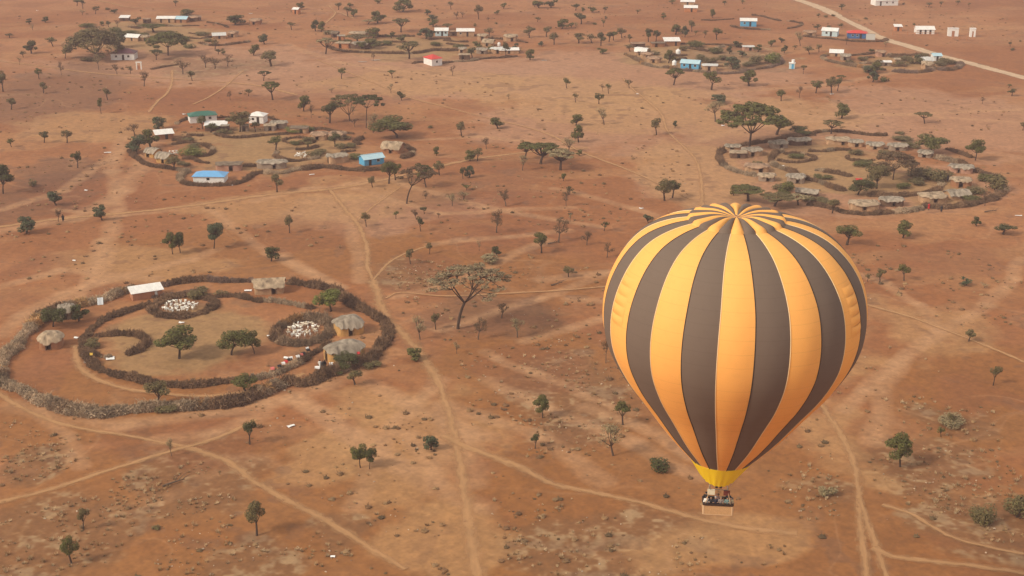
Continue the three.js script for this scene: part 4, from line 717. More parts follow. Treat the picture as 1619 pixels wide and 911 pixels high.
  ['mud_hut', [141.97, -511.77], 2.33, 3, 1.2, 1.7, 0, 'flat', 'mudTan', 'thatchPale', 'small tan hut', 'front'],
  ['mud_hut', [-146.98, -558.33], 3.54, 3.4, 1.3, 2.2, 0, 'loaf', 'mudTan', 'thatchPale', 'small tan hut', 'front'],
  ['mud_hut', [-158.53, -608.06], 3.01, 3.4, 1.3, 2, 0, 'flat', 'mudDark', 'thatchRed', 'small dark hut', 'front'],
  ['mud_hut', [-139.18, -613.61], 5.53, 4, 1.3, 2.2, -6, 'loaf', 'mudDark', 'thatchRed', 'dark mud hut', 'front'],
  ['mud_hut', [-110.2, -601.68], 5.15, 4.4, 1.2, 2.3, 0, 'loaf', 'mudRed', 'thatchRed', 'red brown mound hut', 'front'],
  ['mud_hut', [-113.79, -568.94], 4.12, 3.6, 1.3, 2.2, -10, 'loaf', 'mudTan', 'thatchRed', 'reddish mud hut', 'front'],
];
HUTS.forEach(([name, p, L, D, wh, top, turn, style, w, rf, label, doorAt], i) => nameLater(hut(name, p, L, D, wh, top, turn * deg, style, M[w], M[rf], i + 3, doorAt), label, 'hut', 'mud huts'));
const HOUSES = [ // name, place, length, depth, wall height, roof rise, turn, roof, wall colour, roof colour, label, openings
  ["shed", [-72.71, -259.98], 5.89, 2.6, 1.6, 0.45, 27, "mono", "board", "tinWhite", "white flat-roofed brown plank shed in the near village fence", { doors: [1.7], doorM: M.whiteTrim, doorW: 0.55 }],
  ["house", [-94.45, -417.09], 8.07, 4.6, 2.1, 1.0, 20, "hip", "paintWhite", "tinGreen", "white house with green hipped roof and dark windows", { doors: [0.2], windows: [-1.2, 2] }],
  ["house", [-88.02, -405.88], 6.19, 3.6, 1.7, 0.5, 6, "mono", "mudDark", "tinWhite", "brown house with pale metal roof in front of the green-roofed one", { doors: [-1, 1.2] }],
  ["house", [-77.24, -415.95], 4.6, 3.8, 2.3, 1.0, -10, "hip", "paintWhite", "tinWhite", "small all-white house with white hipped roof behind a dark tree", { doors: [0.6], windows: [-1] }],
  ["shed", [-100.9, -394.65], 4.93, 3.6, 1.7, 0.5, 22, "mono", "mudRed", "tinWhite", "brown shed with white metal roof behind two golden huts", { doors: [0.5] }],
  ["house", [-77.81, -347.75], 7.96, 4.4, 1.75, 1.0, -2, "hip", "paintWhite", "tinBlue", "white house with bright blue roof and one dark window", { windows: [-0.15] }],
  ["house", [-37.83, -364.36], 5.77, 3.6, 1.9, 0.8, 30, "gable", "paintSky", "tinIce", "sky blue house with pale blue metal roof inside the oval village", { doors: [-1.2], windows: [1.2] }],
  ["house", [-29.03, -508.18], 4.39, 5.6, 2.5, 1.3, 36, "hip", "paintWhite", "tinRed", "white house with bright red hipped roof standing outside its village", { windows: [0], trim: M.whiteTrim }],
  ["house", [-28.91, -573.91], 5.19, 4.2, 2.3, 0.8, 0, "gable", "paintIce", "tinWhite", "pale blue house with white roof, paired with a longer one", { doors: [0.3], windows: [-1.4, 1.7] }],
  ["house", [-19.01, -572.35], 6.98, 4.2, 2.3, 0.8, 0, "gable", "mudTan", "tinWhite", "tan house with long white roof, longer of the white-roofed pair", { doors: [0.8], windows: [-2] }],
  ["house", [63.05, -550.08], 5.98, 4.4, 2.0, 0.7, 2, "mono", "mudRed", "tinWhite", "red brown house with white slanted roof behind the long blue house", { doors: [1.4] }],
  ["house", [64.58, -500.38], 6.61, 3.8, 2.2, 0.9, -20, "gable", "paintSky", "tinIce", "long bright blue house with pale roof and dark blue end wall", { doors: [0.2], windows: [-2, 2] }],
  ["house", [100.77, -596.69], 6.72, 4.6, 2.4, 0.8, -8, "gable", "paintSky", "tinWhite", "sky blue cottage with white roof on the far plain", { doors: [0.8], windows: [-1.6] }],
  ["house", [81.15, -637.54], 5.73, 4.2, 2.0, 0.8, -6, "gable", "paintOrange", "tinWhite", "small far house with white roof and reddish walls", { doors: [0.4] }],
  ["house", [82.34, -659.01], 6.21, 4.0, 1.8, 0.7, -8, "mono", "mudTan", "tinWhite", "farthest low building with long white roof beyond the sky blue cottage", { doors: [0] }],
  ["house", [174.74, -659.74], 11.24, 5.5, 2.6, 1.2, 10, "gable", "paintWhite", "tinWhite", "long white barn with white roof at the top of the plain", { doors: [-3], windows: [0, 3] }],
  ["house", [130.55, -572.39], 6.21, 4.6, 2.3, 0.9, -22, "gable", "paintIce", "tinWhite", "pale bluish white house with white roof beside the tan hut", { windows: [-1.2], doors: [0.6] }],
  ["house", [140.03, -566.39], 7.68, 4.6, 2.2, 0.9, -10, "hip", "paintNavy", "tinRed", "deep blue building with red roof by the dirt road", { doors: [1.4], windows: [-1.8, 0] }],
  ["house", [170.38, -577.13], 7.3, 4.4, 2.0, 1.0, -2, "gable", "paintWhite", "tinWhite", "white building with wide white roof beyond the dirt road", { doors: [-2, 0, 2] }],
  ["shed", [161.27, -584.2], 2.9, 2.6, 2.0, 0.5, -4, "mono", "paintOrange", "tinWhite", "small orange hut with white roof beyond the dirt road", { doors: [0] }],
  ["shed", [122.97, -526.4], 4.78, 4.0, 1.5, 0.9, -14, "gable", "mudTan", "tinWhite", "tan hut with bright white metal roof at the tip of the roadside village", { doors: [0] }],
  ["house", [158.1, -517.25], 3.06, 3.8, 2.0, 0.6, 0, "gable", "paintWhite", "tinIce", "small white house at the roadside village end nearest the road", { doors: [0] }],
  ["house", [-145.38, -520.52], 8.74, 5.2, 2.5, 1.5, 0, "hip", "paintWhite", "tinMaroon", "white house with maroon hipped roof below the great grey acacia", { windows: [-2.4, 2.2], doors: [0.2] }],
  ["shed", [-151.67, -558.53], 6.32, 4.0, 1.6, 0.9, -18, "gable", "mudTan", "tinWhite", "tan shed with white roof behind the maroon-roofed house", { doors: [0.4] }],
  ["house", [-150.45, -610.3], 7.69, 4.4, 1.9, 0.7, 0, "gable", "mudTan", "tinWhite", "long tan house with white roof at the back of the far village", { doors: [-2, 1.5] }],
  ["house", [-143.57, -610.08], 4.95, 4.0, 1.7, 0.9, -8, "gable", "mudRed", "tinIce", "brown house with pale blue roof at the back of the far village", { doors: [0] }],
  ["shed", [-169.51, -613.32], 3.87, 3.4, 1.5, 0.5, 0, "mono", "mudDark", "tinWhite", "little white-roofed shed at the far village edge beside a dark tree", { doors: [0] }],
  ["shed", [-118.59, -564.65], 5.11, 4.2, 1.5, 0.8, 14, "gable", "mudTan", "tinPale", "pale-roofed tan shed at the far village's eastern side", { doors: [0] }],
  ["shed", [-96.59, -629.26], 2.55, 2.8, 2.2, 0.6, -18, "gable", "paintOrange", "tinWhite", "lone tiny white-roofed cabin beside a round tree on the far plain", { doors: [0] }],
  ["shed", [-1.22, -534.3], 7.27, 3.6, 1.5, 0.6, 4, "gable", "mudTan", "tinWhite", "tan shed with white roof at the edge of the red-roofed house's village", { doors: [0] }],
];
HOUSES.forEach(([name, p, L, D, wh, rise, turn, style, w, rf, label, open]) => tag(house(name, p, L, D, wh, rise, turn * deg, style, M[w], M[rf], open), label, name === 'shed' ? 'shed' : 'house', 'metal-roofed buildings'));

// ---------------------------------------------------------------- thorn fences
const BRUSH = [0, 1, 2].map((seed) => {
  const r = rng(300 + seed), lump = new THREE.IcosahedronGeometry(0.6, 1), P2 = lump.attributes.position;
  for (let i = 0; i < P2.count; i++) { const x = P2.getX(i), y = P2.getY(i), z = P2.getZ(i), k = 0.7 + 0.6 * fbm(x * 2.1 + seed * 5 + 9, z * 2.1 + y * 2.7 + 9, 3); P2.setXYZ(i, x * k, y * k * 0.9 + 0.25, z * k); }
  lump.computeVertexNormals();
  const pos = [];
  for (let k = 0; k < 230; k++) { // twigs lying every way through the heap
    const a = r() * 6.283, e = 0.05 + Math.asin(r()) , q = 0.5 + 0.55 * r(), c = V(Math.cos(a) * Math.cos(e), Math.sin(e) * 0.95, Math.sin(a) * Math.cos(e)).multiplyScalar(q), d = V(r() - 0.5, (r() - 0.35) * 0.8, r() - 0.5).normalize().multiplyScalar(k % 7 ? 0.16 + 0.26 * r() : 0.5 + 0.35 * r()), s = V(r() - 0.5, r() - 0.5, r() - 0.5).cross(d).normalize().multiplyScalar(0.03 + 0.05 * r());
    pos.push(c.x - d.x - s.x, c.y - d.y - s.y, c.z - d.z - s.z, c.x - d.x + s.x, c.y - d.y + s.y, c.z - d.z + s.z, c.x + d.x, c.y + d.y, c.z + d.z);
  }
  return [lump, geoFrom(pos)];
});
const brushM = mat(1, 1, 1, 1), twigM = mat(1, 1, 1, 1);
const TONES = { greypale: [0.30, 0.225, 0.155], grey: [0.215, 0.148, 0.095], brown: [0.155, 0.094, 0.054], pale: [0.31, 0.23, 0.155], green: [0.13, 0.125, 0.06], mauve: [0.185, 0.125, 0.095] };
function thornFence(label, pts, w, h, tone, closed, seed, group) {
  w *= 0.76; h *= 0.72;
  const c = new THREE.CatmullRomCurve3(pts.map(([x, z]) => V(x, 0, z)), closed, 'centripetal'), L = c.getLength(), r = rng(seed * 31 + 7), step = Math.max(0.36, w * 0.27), n = Math.ceil(L / step), lanes = w > 1.5 ? 4 : w > 1.0 ? 3 : 2, spots = [];
  for (let i = 0; i < n; i++) { const u = (i + 0.5) / n, p = c.getPointAt(u), t = c.getTangentAt(u); for (let k = 0; k < lanes; k++) { const wob = (noise(i * step / 5, seed * 7.7) - 0.5) * w * 0.7, s = wob + ((k + 0.5) / lanes - 0.5) * w * 0.95 * (0.7 + 0.6 * noise(i * step / 3.1, seed * 2.3 + 50)) + (r() - 0.5) * w * 0.4, q = (r() - 0.5) * step; spots.push([p.x - t.z * s + t.x * q, p.z + t.x * s + t.z * q, i * step]); } }
  const mid = spots[Math.floor(spots.length / 2)], o = thing('thorn_fence', mid[0], mid[1], 0, 0);
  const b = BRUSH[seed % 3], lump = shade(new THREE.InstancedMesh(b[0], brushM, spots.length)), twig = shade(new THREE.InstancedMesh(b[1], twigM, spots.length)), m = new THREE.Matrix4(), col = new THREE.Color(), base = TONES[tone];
  spots.forEach(([x, z, s], i) => {
    const big = 0.62 + 0.75 * noise(s * 0.35, seed * 3.3) , sc = w * 0.33 * big * (0.75 + 0.6 * r()), sy = h * (0.62 + 0.4 * r()) * big * 0.9;
    m.compose(V(x - mid[0], relief(x, z) - 0.04, z - mid[1]), new THREE.Quaternion().setFromEuler(new THREE.Euler((r() - 0.5) * 0.5, r() * 6.283, (r() - 0.5) * 0.5)), V(sc, sy, sc));
    lump.setMatrixAt(i, m); twig.setMatrixAt(i, m);
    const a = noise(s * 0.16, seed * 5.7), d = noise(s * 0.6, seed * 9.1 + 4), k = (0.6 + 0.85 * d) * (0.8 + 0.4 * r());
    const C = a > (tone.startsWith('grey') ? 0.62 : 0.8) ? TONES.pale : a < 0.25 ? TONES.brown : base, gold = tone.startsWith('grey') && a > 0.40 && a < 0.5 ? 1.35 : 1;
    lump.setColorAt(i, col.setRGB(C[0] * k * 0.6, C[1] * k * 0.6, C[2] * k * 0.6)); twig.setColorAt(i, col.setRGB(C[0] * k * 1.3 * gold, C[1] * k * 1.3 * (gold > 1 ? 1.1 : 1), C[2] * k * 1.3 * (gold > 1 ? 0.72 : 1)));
  });
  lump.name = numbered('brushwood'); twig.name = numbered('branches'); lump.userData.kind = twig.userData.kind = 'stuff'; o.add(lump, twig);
  tag(o, label, 'thorn fence', group); return o;
}
const ringPts = (cx, cz, rx, rz, a0 = 0, a1 = 6.2832, n = 14) => Array.from({ length: n }, (_, i) => { const a = a0 + (a1 - a0) * i / (a1 - a0 > 6.2 ? n : n - 1); return [cx + rx * Math.cos(a), cz - rz * Math.sin(a)]; });
const FENCES = [ // label, points, thickness, height, tone, closed
  ["outer ring of grey thornbush fence round the near village with two goat pens", [[-87.91, -219.74], [-89.47, -226.18], [-90.24, -232.05], [-90.38, -237.26], [-90.05, -242.67], [-90.11, -247.29], [-87.81, -252.76], [-84.87, -254.87], [-82.43, -256.3], [-80.01, -258.82], [-78, -262.13], [-76.14, -263.25]], 2.3, 2.1, "greypale", false],
  ["back stretch of the near village outer thorn fence between shed and gable hut", [[-70.82, -265.51], [-67.83, -268.2], [-64.33, -269.37], [-60.88, -268.98], [-57.25, -268.98], [-53.1, -268.98]], 1.7, 1.6, "mauve", false],
  ["outer thorn fence curving round the two thatch domes of the near village", [[-45.26, -268.59], [-41.32, -266.28], [-37.3, -264], [-32.35, -258.46], [-28.97, -253.46], [-25.31, -248.3], [-23.23, -243.65], [-22.66, -238.2], [-23.59, -232.96], [-25.72, -227.92], [-28.8, -223.34], [-31.87, -220.56], [-34.87, -217.84], [-38.68, -218.11]], 2.3, 1.9, "brown", false],
  ["long front thorn fence of the near village, thick with dry golden brush", [[-39.14, -216.24], [-42.32, -212.32], [-45.65, -209.27], [-49.82, -208.27], [-52.66, -207.52], [-58.44, -207.03], [-62.68, -206.29], [-66.76, -205.08], [-70.24, -205.08], [-74.63, -207.03], [-78.75, -210.53], [-82.88, -214.13], [-86.19, -217.58], [-87.91, -219.74]], 2.5, 2.1, "grey", false],
  ["inner thorn fence of the near village from its bushy corner to the upper goat pen", [[-78.61, -239.14], [-78.92, -242.67], [-78.52, -244.63], [-77.5, -248.3], [-75.72, -250.69], [-73.63, -253.46], [-71.04, -255.94]], 1.7, 1.6, "brown", false],
  ["inner thorn fence of the near village between the two goat pens", [[-58.83, -260.65], [-54.92, -260.65], [-50.44, -258.09], [-46.45, -257.37], [-42.32, -255.58], [-38.81, -253.46]], 1.7, 1.5, "brown", false],
  ["inner thorn fence of the near village with coloured clothes", [[-33.42, -235.71], [-34.71, -232.35], [-36.32, -229.97], [-37.73, -226.47], [-39.81, -223.34], [-42.43, -220.56], [-45.79, -218.65]], 1.5, 1.5, "brown", false],
  ["inner thorn fence along the front of the near village yard", [[-45.79, -218.65], [-48.82, -218.11], [-54.56, -216.24], [-59.42, -217.31], [-62.67, -217.84], [-66.19, -219.74], [-69.94, -221.95], [-72.43, -224.19], [-74.29, -227.63], [-76.31, -231.16], [-77.61, -234.48], [-78.61, -239.14]], 1.9, 1.6, "brown", false],
  ["curved thorn pen open towards the yard in the near village", [[-76.98, -239.14], [-74.11, -239.78], [-71.5, -240.1], [-68.83, -238.83], [-67.08, -236.02], [-67.24, -232.96], [-68.93, -230.26]], 1.5, 1.5, "brown", false],
  ["short thorn fence closing the mouth of the curved pen in the near village", [[-75.38, -231.45], [-73.37, -229.97], [-71.33, -229.09]], 1.2, 1.2, "brown", false],
  ["round thorn pen full of white goats, upper one in the near village", ringPts(-64.27, -254.52, 5.93, 5.65), 2.1, 1.5, "brown", true],
  ["round thorn pen full of white goats, lower one beside the thatch domes", ringPts(-38.95, -241.38, 4.95, 6.44), 2.2, 1.7, "grey", true],
  ["low thorn fence behind the upper goat pen of the near village", [[-71.46, -259.18], [-69.04, -260.65], [-66, -262.87], [-62.6, -263.62]], 1.0, 1.0, "mauve", false],
  ["outer thorn fence of the oval village curving below its two golden huts", [[-106.8, -379.5], [-104.44, -373.08], [-101.64, -368.9], [-98.57, -364.14], [-94.87, -360.81], [-91.86, -359.49], [-88.53, -358.18], [-86.23, -356.88]], 1.6, 1.3, "brown", false],
  ["thorn fence looping round the blue-roofed house", [[-85.42, -356.23], [-86.52, -353.67], [-86.03, -349.26], [-83.76, -344.94], [-80.68, -343.43], [-75.29, -343.13], [-71.37, -343.73], [-69.23, -346.17], [-68.15, -351.13], [-67.22, -354.31], [-64.94, -355.59]], 1.7, 1.4, "brown", false],
  ["long front thorn fence of the oval village below its huts", [[-64.83, -354.95], [-60.67, -354.95], [-57.65, -358.18], [-54.48, -359.49], [-50.27, -360.81], [-46.15, -358.83], [-43.15, -357.53], [-39.12, -357.53], [-34.99, -358.18], [-33.03, -362.8]], 2.0, 1.5, "brown", false],
  ["outer thorn fence rounding the end of the oval village by the tall arched hut", [[-30.42, -370.98], [-27.66, -373.78], [-27.82, -378.78], [-30.14, -383.9], [-32.76, -385.39]], 2.0, 1.5, "brown", false],
  ["short stretch of thorn fence above the tall arched hut of the oval village", [[-43.42, -386.13], [-44.9, -389.91], [-43.48, -393.76]], 1.6, 1.5, "brown", false],
  ["back thorn fence of the oval village behind the reddish huts", [[-46.35, -400.06], [-49.22, -400.86], [-52.21, -402.47], [-56.09, -406.55], [-59.29, -406.55]], 1.4, 1.3, "brown", false],
  ["back thorn fence of the oval village behind the green-roofed house", [[-101.72, -412.38], [-100.57, -417.51], [-99.02, -420.12], [-97.06, -421.88]], 1.3, 1.2, "brown", false],
  ["thorn fence between the green-roofed house and the white hipped house", [[-91.01, -421.88], [-88.87, -421.88], [-86.91, -421.88]], 1.3, 1.2, "brown", false],
  ["thorn fence behind the low grey huts of the oval village", [[-77.16, -421.88], [-75.21, -421.88], [-72.84, -419.25], [-70.16, -415.79]], 1.3, 1.2, "brown", false],
  ["inner thorn fence along the back of the oval village yard", [[-87.37, -400.86], [-83.66, -396.1], [-79.57, -394.92], [-75.33, -396.88], [-72.09, -398.46], [-68.88, -399.26], [-65.67, -400.06]], 1.4, 1.2, "brown", false],
  ["curved thorn pen with a green bush and pale posts in the oval village", [[-96.64, -386.13], [-93, -388.39], [-88.21, -385.39], [-84.44, -380.96], [-83.35, -377.34], [-83.88, -373.08], [-86.17, -372.38]], 1.5, 1.3, "brown", false],
  ["inner thorn fence of the oval village in front of the bush pen", [[-89.73, -369.59], [-87.14, -369.59], [-84.17, -366.17], [-81.84, -364.82]], 1.5, 1.3, "brown", false],
  ["short upper thorn row in the oval village behind the bush pen", [[-97.86, -391.44], [-95.49, -392.21], [-93.07, -394.53]], 1.5, 1.2, "brown", false],
  ["uppermost short thorn row of the oval village below the pale-roofed brown house", [[-94.69, -396.88], [-92.82, -398.46], [-90.43, -397.67]], 1.4, 1.2, "brown", false],
  ["thorn fence joining the two low huts of the oval village", [[-72.43, -362.8], [-70.73, -362.8], [-68.74, -362.14]], 1.4, 1.2, "brown", false],
  ["oblong thorn pen in the upper part of the oval village yard", [[-65.45, -391.44], [-63.55, -394.53], [-59.59, -393.76], [-56.59, -389.15], [-59.35, -386.88], [-63.9, -388.39]], 1.2, 1.2, "brown", true],
  ["thorn fence of the eastern goat pen, upper side, in the oval village", [[-60.36, -380.23], [-57.45, -380.96], [-54.99, -383.9]], 1.5, 1.3, "brown", false],
  ["thorn fence of the eastern goat pen, lower side, in the oval village", [[-65.57, -377.34], [-65.24, -373.08], [-61.88, -368.22], [-59.37, -367.53], [-55.88, -369.59], [-52.95, -370.98]], 1.5, 1.3, "brown", false],
  ["short thorn row near the middle huts of the oval village", [[-47.36, -376.62], [-45.76, -378.06], [-43.72, -378.78]], 1.3, 1.1, "brown", false],
  ["outer thorn fence rounding the left tip of the giant acacia's village", [[60.57, -381.69], [58, -377.34], [56.88, -373.08], [56.18, -366.85], [56.93, -360.15], [59.1, -355.59], [61.04, -353.03], [63.64, -351.76]], 1.9, 1.5, "brown", false],
  ["back thorn fence of the giant acacia's village behind its hut row", [[64.89, -383.16], [68.05, -386.13], [72.53, -389.15], [77.57, -392.98], [82.37, -396.1], [85.13, -396.1], [88.4, -397.67]], 1.8, 1.5, "brown", false],
  ["outermost back thorn fence of the giant acacia's village", [[86.89, -398.46], [91.16, -402.06], [97.98, -401.66], [102.07, -399.26], [105.02, -397.67], [109.26, -396.88]], 1.7, 1.4, "brown", false],
  ["back thorn fence running to the lone bushy tree of the giant acacia's village", [[121.77, -381.69], [124.5, -376.62], [126.13, -371.68]], 1.7, 1.4, "brown", false],
  ["outer thorn fence round the right end of the giant acacia's village", [[114.84, -371.68], [118.17, -368.22], [120.92, -364.82], [122.14, -358.83], [123.89, -354.31], [125.19, -348.63], [124.24, -341.33], [121.47, -334.87], [117.09, -328.63], [113.42, -325.86], [109.99, -324.22], [106.76, -323.13], [102.32, -322.05], [99.42, -323.13]], 2.2, 1.6, "brown", false],
  ["front thorn fence of the giant acacia's village below the long tan hut", [[98.36, -321.52], [94.38, -319.12], [89.81, -317.8], [84.11, -317.28], [81.38, -317.8], [79.35, -318.86], [76.04, -323.13], [72.31, -325.86]], 1.9, 1.4, "brown", false],
  ["inner thorn fence along the left side of the giant acacia's village yard", [[75.21, -378.06], [72.29, -374.49], [70.69, -368.9], [70.17, -363.47], [71.6, -360.15], [73.61, -355.59], [75.12, -350.51], [77.49, -346.78], [79.74, -344.34], [81.39, -340.73], [83.61, -337.77]], 1.8, 1.4, "brown", false],
  ["inner thorn fence along the front of the giant acacia's village yard", [[88.7, -333.14], [92.31, -333.14], [96.56, -332.57], [101.42, -334.29], [104.92, -336.61], [108.17, -340.73], [110.91, -347.4], [112.09, -354.31]], 2.0, 1.5, "brown", false],
  ["inner thorn row behind the yard of the giant acacia's village", [[82.79, -378.06], [85.54, -377.7], [88.08, -378.06], [91.13, -379.87], [94.94, -379.5]], 1.6, 1.3, "brown", false],
  ["oval thorn pen on the left of the giant acacia's village yard", [[72.43, -367.53], [75.08, -365.15], [79.21, -366.17], [82.82, -369.59], [82.14, -373.08], [79.13, -375.55], [75.26, -374.49]], 1.3, 1.2, "brown", false],
  ["thorn fence of the pen by the red cloth bush in the giant acacia's village", [[80.34, -357.53], [82.95, -355.59], [86.02, -353.67], [88.41, -351.76]], 1.7, 1.4, "brown", false],
  ["small curved thorn row under the brown village acacia", [[92.09, -372.38], [91.82, -368.9], [93.22, -367.53], [95.98, -366.85], [98.55, -368.22]], 1.3, 1.2, "brown", false],
  ["front thorn fence of the red-roofed house's village, left half", [[-71.31, -543.61], [-66.79, -536.62], [-60.73, -532.51], [-54.54, -531.15], [-46.69, -529.8], [-38.97, -529.8], [-34.06, -532.51], [-30.44, -537.31], [-24.05, -536.62], [-20.68, -538]], 1.7, 1.4, "brown", false],
  ["front thorn fence of the red-roofed house's village, right half", [[-25.51, -510.27], [-21.72, -514.71], [-15.91, -516.63], [-11.05, -521.17], [-3.47, -524.46], [2.04, -527.11]], 1.7, 1.3, "brown", false],
  ["short thorn fence beside the red-roofed house", [[-36.52, -507.77], [-34.82, -510.27], [-32.06, -510.9]], 1.4, 1.1, "brown", false],
  ["back thorn fence of the red-roofed house's village, left part", [[-54.95, -570.25], [-50.04, -570.25], [-42.59, -571.03], [-39.8, -571.81]], 1.6, 1.2, "brown", false],
  ["back thorn fence of the red-roofed house's village, middle part", [[-33.32, -562.61], [-28.06, -564.88], [-24.96, -564.12]], 1.6, 1.3, "brown", false],
  ["back thorn fence of the red-roofed house's village, right part", [[-14.67, -572.59], [-9.11, -565.64], [-4.47, -563.36], [2.66, -558.11], [6.18, -555.15]], 1.5, 1.2, "brown", false],
  ["inner thorn rows in the red-roofed house's village, upper one", [[-27.38, -561.1], [-22.68, -558.11], [-17.59, -557.37]], 1.5, 1.2, "brown", false],
  ["inner thorn rows in the red-roofed house's village, lower one", [[-25.53, -553.69], [-21.84, -549.32], [-17.31, -547.89]], 1.5, 1.2, "brown", false],
  ["straight inner thorn row across the red-roofed house's village", [[-53.14, -555.89], [-47.9, -556.63], [-42.54, -555.89]], 1.5, 1.1, "brown", false],
  ["outer thorn fence round the left end of the long blue house's village", [[43.34, -527.11], [46.54, -516.63], [48.75, -507.15], [52.15, -501.62], [56.6, -500.41], [61.99, -495.6]], 1.8, 1.3, "grey", false],
  ["front thorn fence of the long blue house's village", [[61.99, -495.6], [69.3, -492.65], [73.48, -490.31], [78.15, -491.47], [82.02, -493.24], [86.73, -498.6], [93.16, -502.84], [97.72, -509.02], [100.5, -515.35], [101.21, -524.46]], 1.8, 1.3, "mauve", false],
  ["back thorn fence of the long blue house's village", [[67.11, -552.23], [72.13, -552.23], [76.95, -550.77], [81.86, -550.05], [86.64, -548.6], [90.57, -545.03]], 1.5, 1.2, "brown", false],
  ["inner thorn row of the long blue house's village beside the white tank", [[60.73, -525.78], [62.74, -524.46], [65.92, -527.11]], 1.5, 1.2, "brown", false],
  ["inner thorn row of the long blue house's village above its roof", [[60.28, -517.27], [62.71, -517.92], [65.06, -519.86]], 1.4, 1.1, "brown", false],
  ["inner back thorn row of the long blue house's village", [[67.69, -544.32], [71.93, -538.7], [76.46, -535.93], [80.32, -533.87]], 1.5, 1.3, "brown", false],
  ["short back thorn row of the long blue house's village", [[78.63, -542.9], [81.05, -544.32], [83.49, -545.74]], 1.4, 1.1, "brown", false],
  ["short front thorn row of the long blue house's village beside the tan hut", [[74.49, -504.06], [76.79, -504.06], [79.05, -505.3]], 1.4, 1.1, "brown", false],
  ["outer thorn fence at the pointed left tip of the roadside village", [[119.75, -528.45], [116.91, -521.82], [118.37, -515.35], [121.24, -510.27], [124.74, -505.3], [127.33, -501.62], [133.91, -496.8]], 1.8, 1.4, "grey", false],
  ["thick rolled front thorn fence of the roadside village", [[136.02, -494.42], [139.1, -493.24], [142.33, -492.65], [146.1, -493.24], [149.53, -495.01], [153.23, -501.62]], 2.6, 1.6, "mauve", false],
  ["thick thorn fence round the right end of the roadside village", [[153.56, -497.99], [156.62, -496.8], [161.49, -501.62], [164.27, -507.77], [164.01, -511.53]], 2.5, 1.5, "mauve", false],
  ["back thorn fence of the roadside village, left part", [[125.17, -525.78], [128.28, -525.78], [130.99, -527.11], [134.03, -527.78], [139.43, -531.15]], 1.6, 1.2, "brown", false],
  ["back thorn fence of the roadside village, right part", [[142.83, -526.45], [147.14, -526.45], [151.64, -527.11], [155.37, -528.45]], 1.6, 1.2, "brown", false],
  ["inner thorn row of the roadside village, upper", [[131.35, -520.52], [133.64, -521.17], [136.02, -521.17]], 1.5, 1.1, "brown", false],
  ["inner thorn row of the roadside village, lower", [[127.99, -510.27], [130.4, -509.65], [132.81, -509.02]], 1.5, 1.1, "brown", false],
  ["inner thorn row of the roadside village beside the tan dome", [[138.51, -504.06], [141.2, -504.68], [143.74, -504.68]], 1.7, 1.2, "brown", false],
  ["thorn row in the middle of the roadside village", [[142.46, -523.14], [145.22, -521.82], [147.61, -519.21]], 1.5, 1.1, "brown", false],
  ["front thorn fence of the blue roadside building's yard", [[119.08, -570.25], [123.46, -566.41], [130.34, -562.61], [135.52, -557.37], [141.5, -555.89], [148.18, -557.37], [150.9, -561.1]], 1.7, 1.2, "brown", false],
  ["thorn fence arc in front of the sky blue cottage", [[93.43, -596.09], [95.1, -591.08], [98.59, -587.78], [103.64, -586.15], [108.41, -586.15]], 1.5, 1.1, "brown", false],
  ["small curved thorn fence east of the sky blue cottage", [[120, -609.85], [122.91, -606.36], [124.63, -601.18], [121.69, -594.41], [116.19, -589.43]], 1.4, 1.0, "brown", false],
  ["straight far thorn fence before the sky blue cottage", [[82.47, -611.62], [87.05, -610.73], [91.31, -611.62], [97.24, -614.28]], 1.4, 1.0, "brown", false],
  ["far thorn fence behind the sky blue cottage", [[107.48, -626.08], [111.1, -622.4], [114.04, -615.17], [116.97, -609.85]], 1.4, 1.0, "brown", false],
  ["back thorn fence of the maroon-roofed house's village", [[-163.11, -594.41], [-156.26, -596.09], [-151.27, -597.78], [-145.32, -597.78], [-140.46, -597.78], [-133.88, -598.63]], 1.6, 1.2, "brown", false],
  ["thorn fence at the far right of the maroon-roofed house's village", [[-132.4, -607.23], [-127.32, -603.76], [-124.03, -599.48], [-120.83, -592.74]], 1.5, 1.2, "brown", false],
  ["front right thorn fence of the maroon-roofed house's village", [[-124.52, -554.42], [-118.8, -548.6], [-114.71, -549.32], [-110.15, -552.95], [-105.15, -557.37]], 1.6, 1.2, "brown", false],
  ["thorn fence in front of the two-trunked acacia", [[-130.55, -499.8], [-126.85, -503.45], [-124.8, -506.53], [-122.91, -508.4]], 1.5, 1.1, "brown", false],
  ["inner thorn row of the maroon-roofed house's village, lower", [[-131.09, -564.88], [-125.9, -563.36], [-121.2, -567.94]], 1.6, 1.2, "brown", false],
  ["inner thorn row of the maroon-roofed house's village, upper", [[-133.81, -577.3], [-129.65, -574.94], [-125.9, -575.72]], 1.4, 1.0, "brown", false],
  ["thorn fence in the back yard of the maroon-roofed house's village", [[-161.33, -592.74], [-158.23, -591.08], [-155.97, -592.74]], 1.5, 1.2, "brown", false],
];
FENCES.forEach(([label, pts, w, h, tone, closed], i) => thornFence(label, pts, w, h, tone, closed, i + 1, 'thornbush fences'));
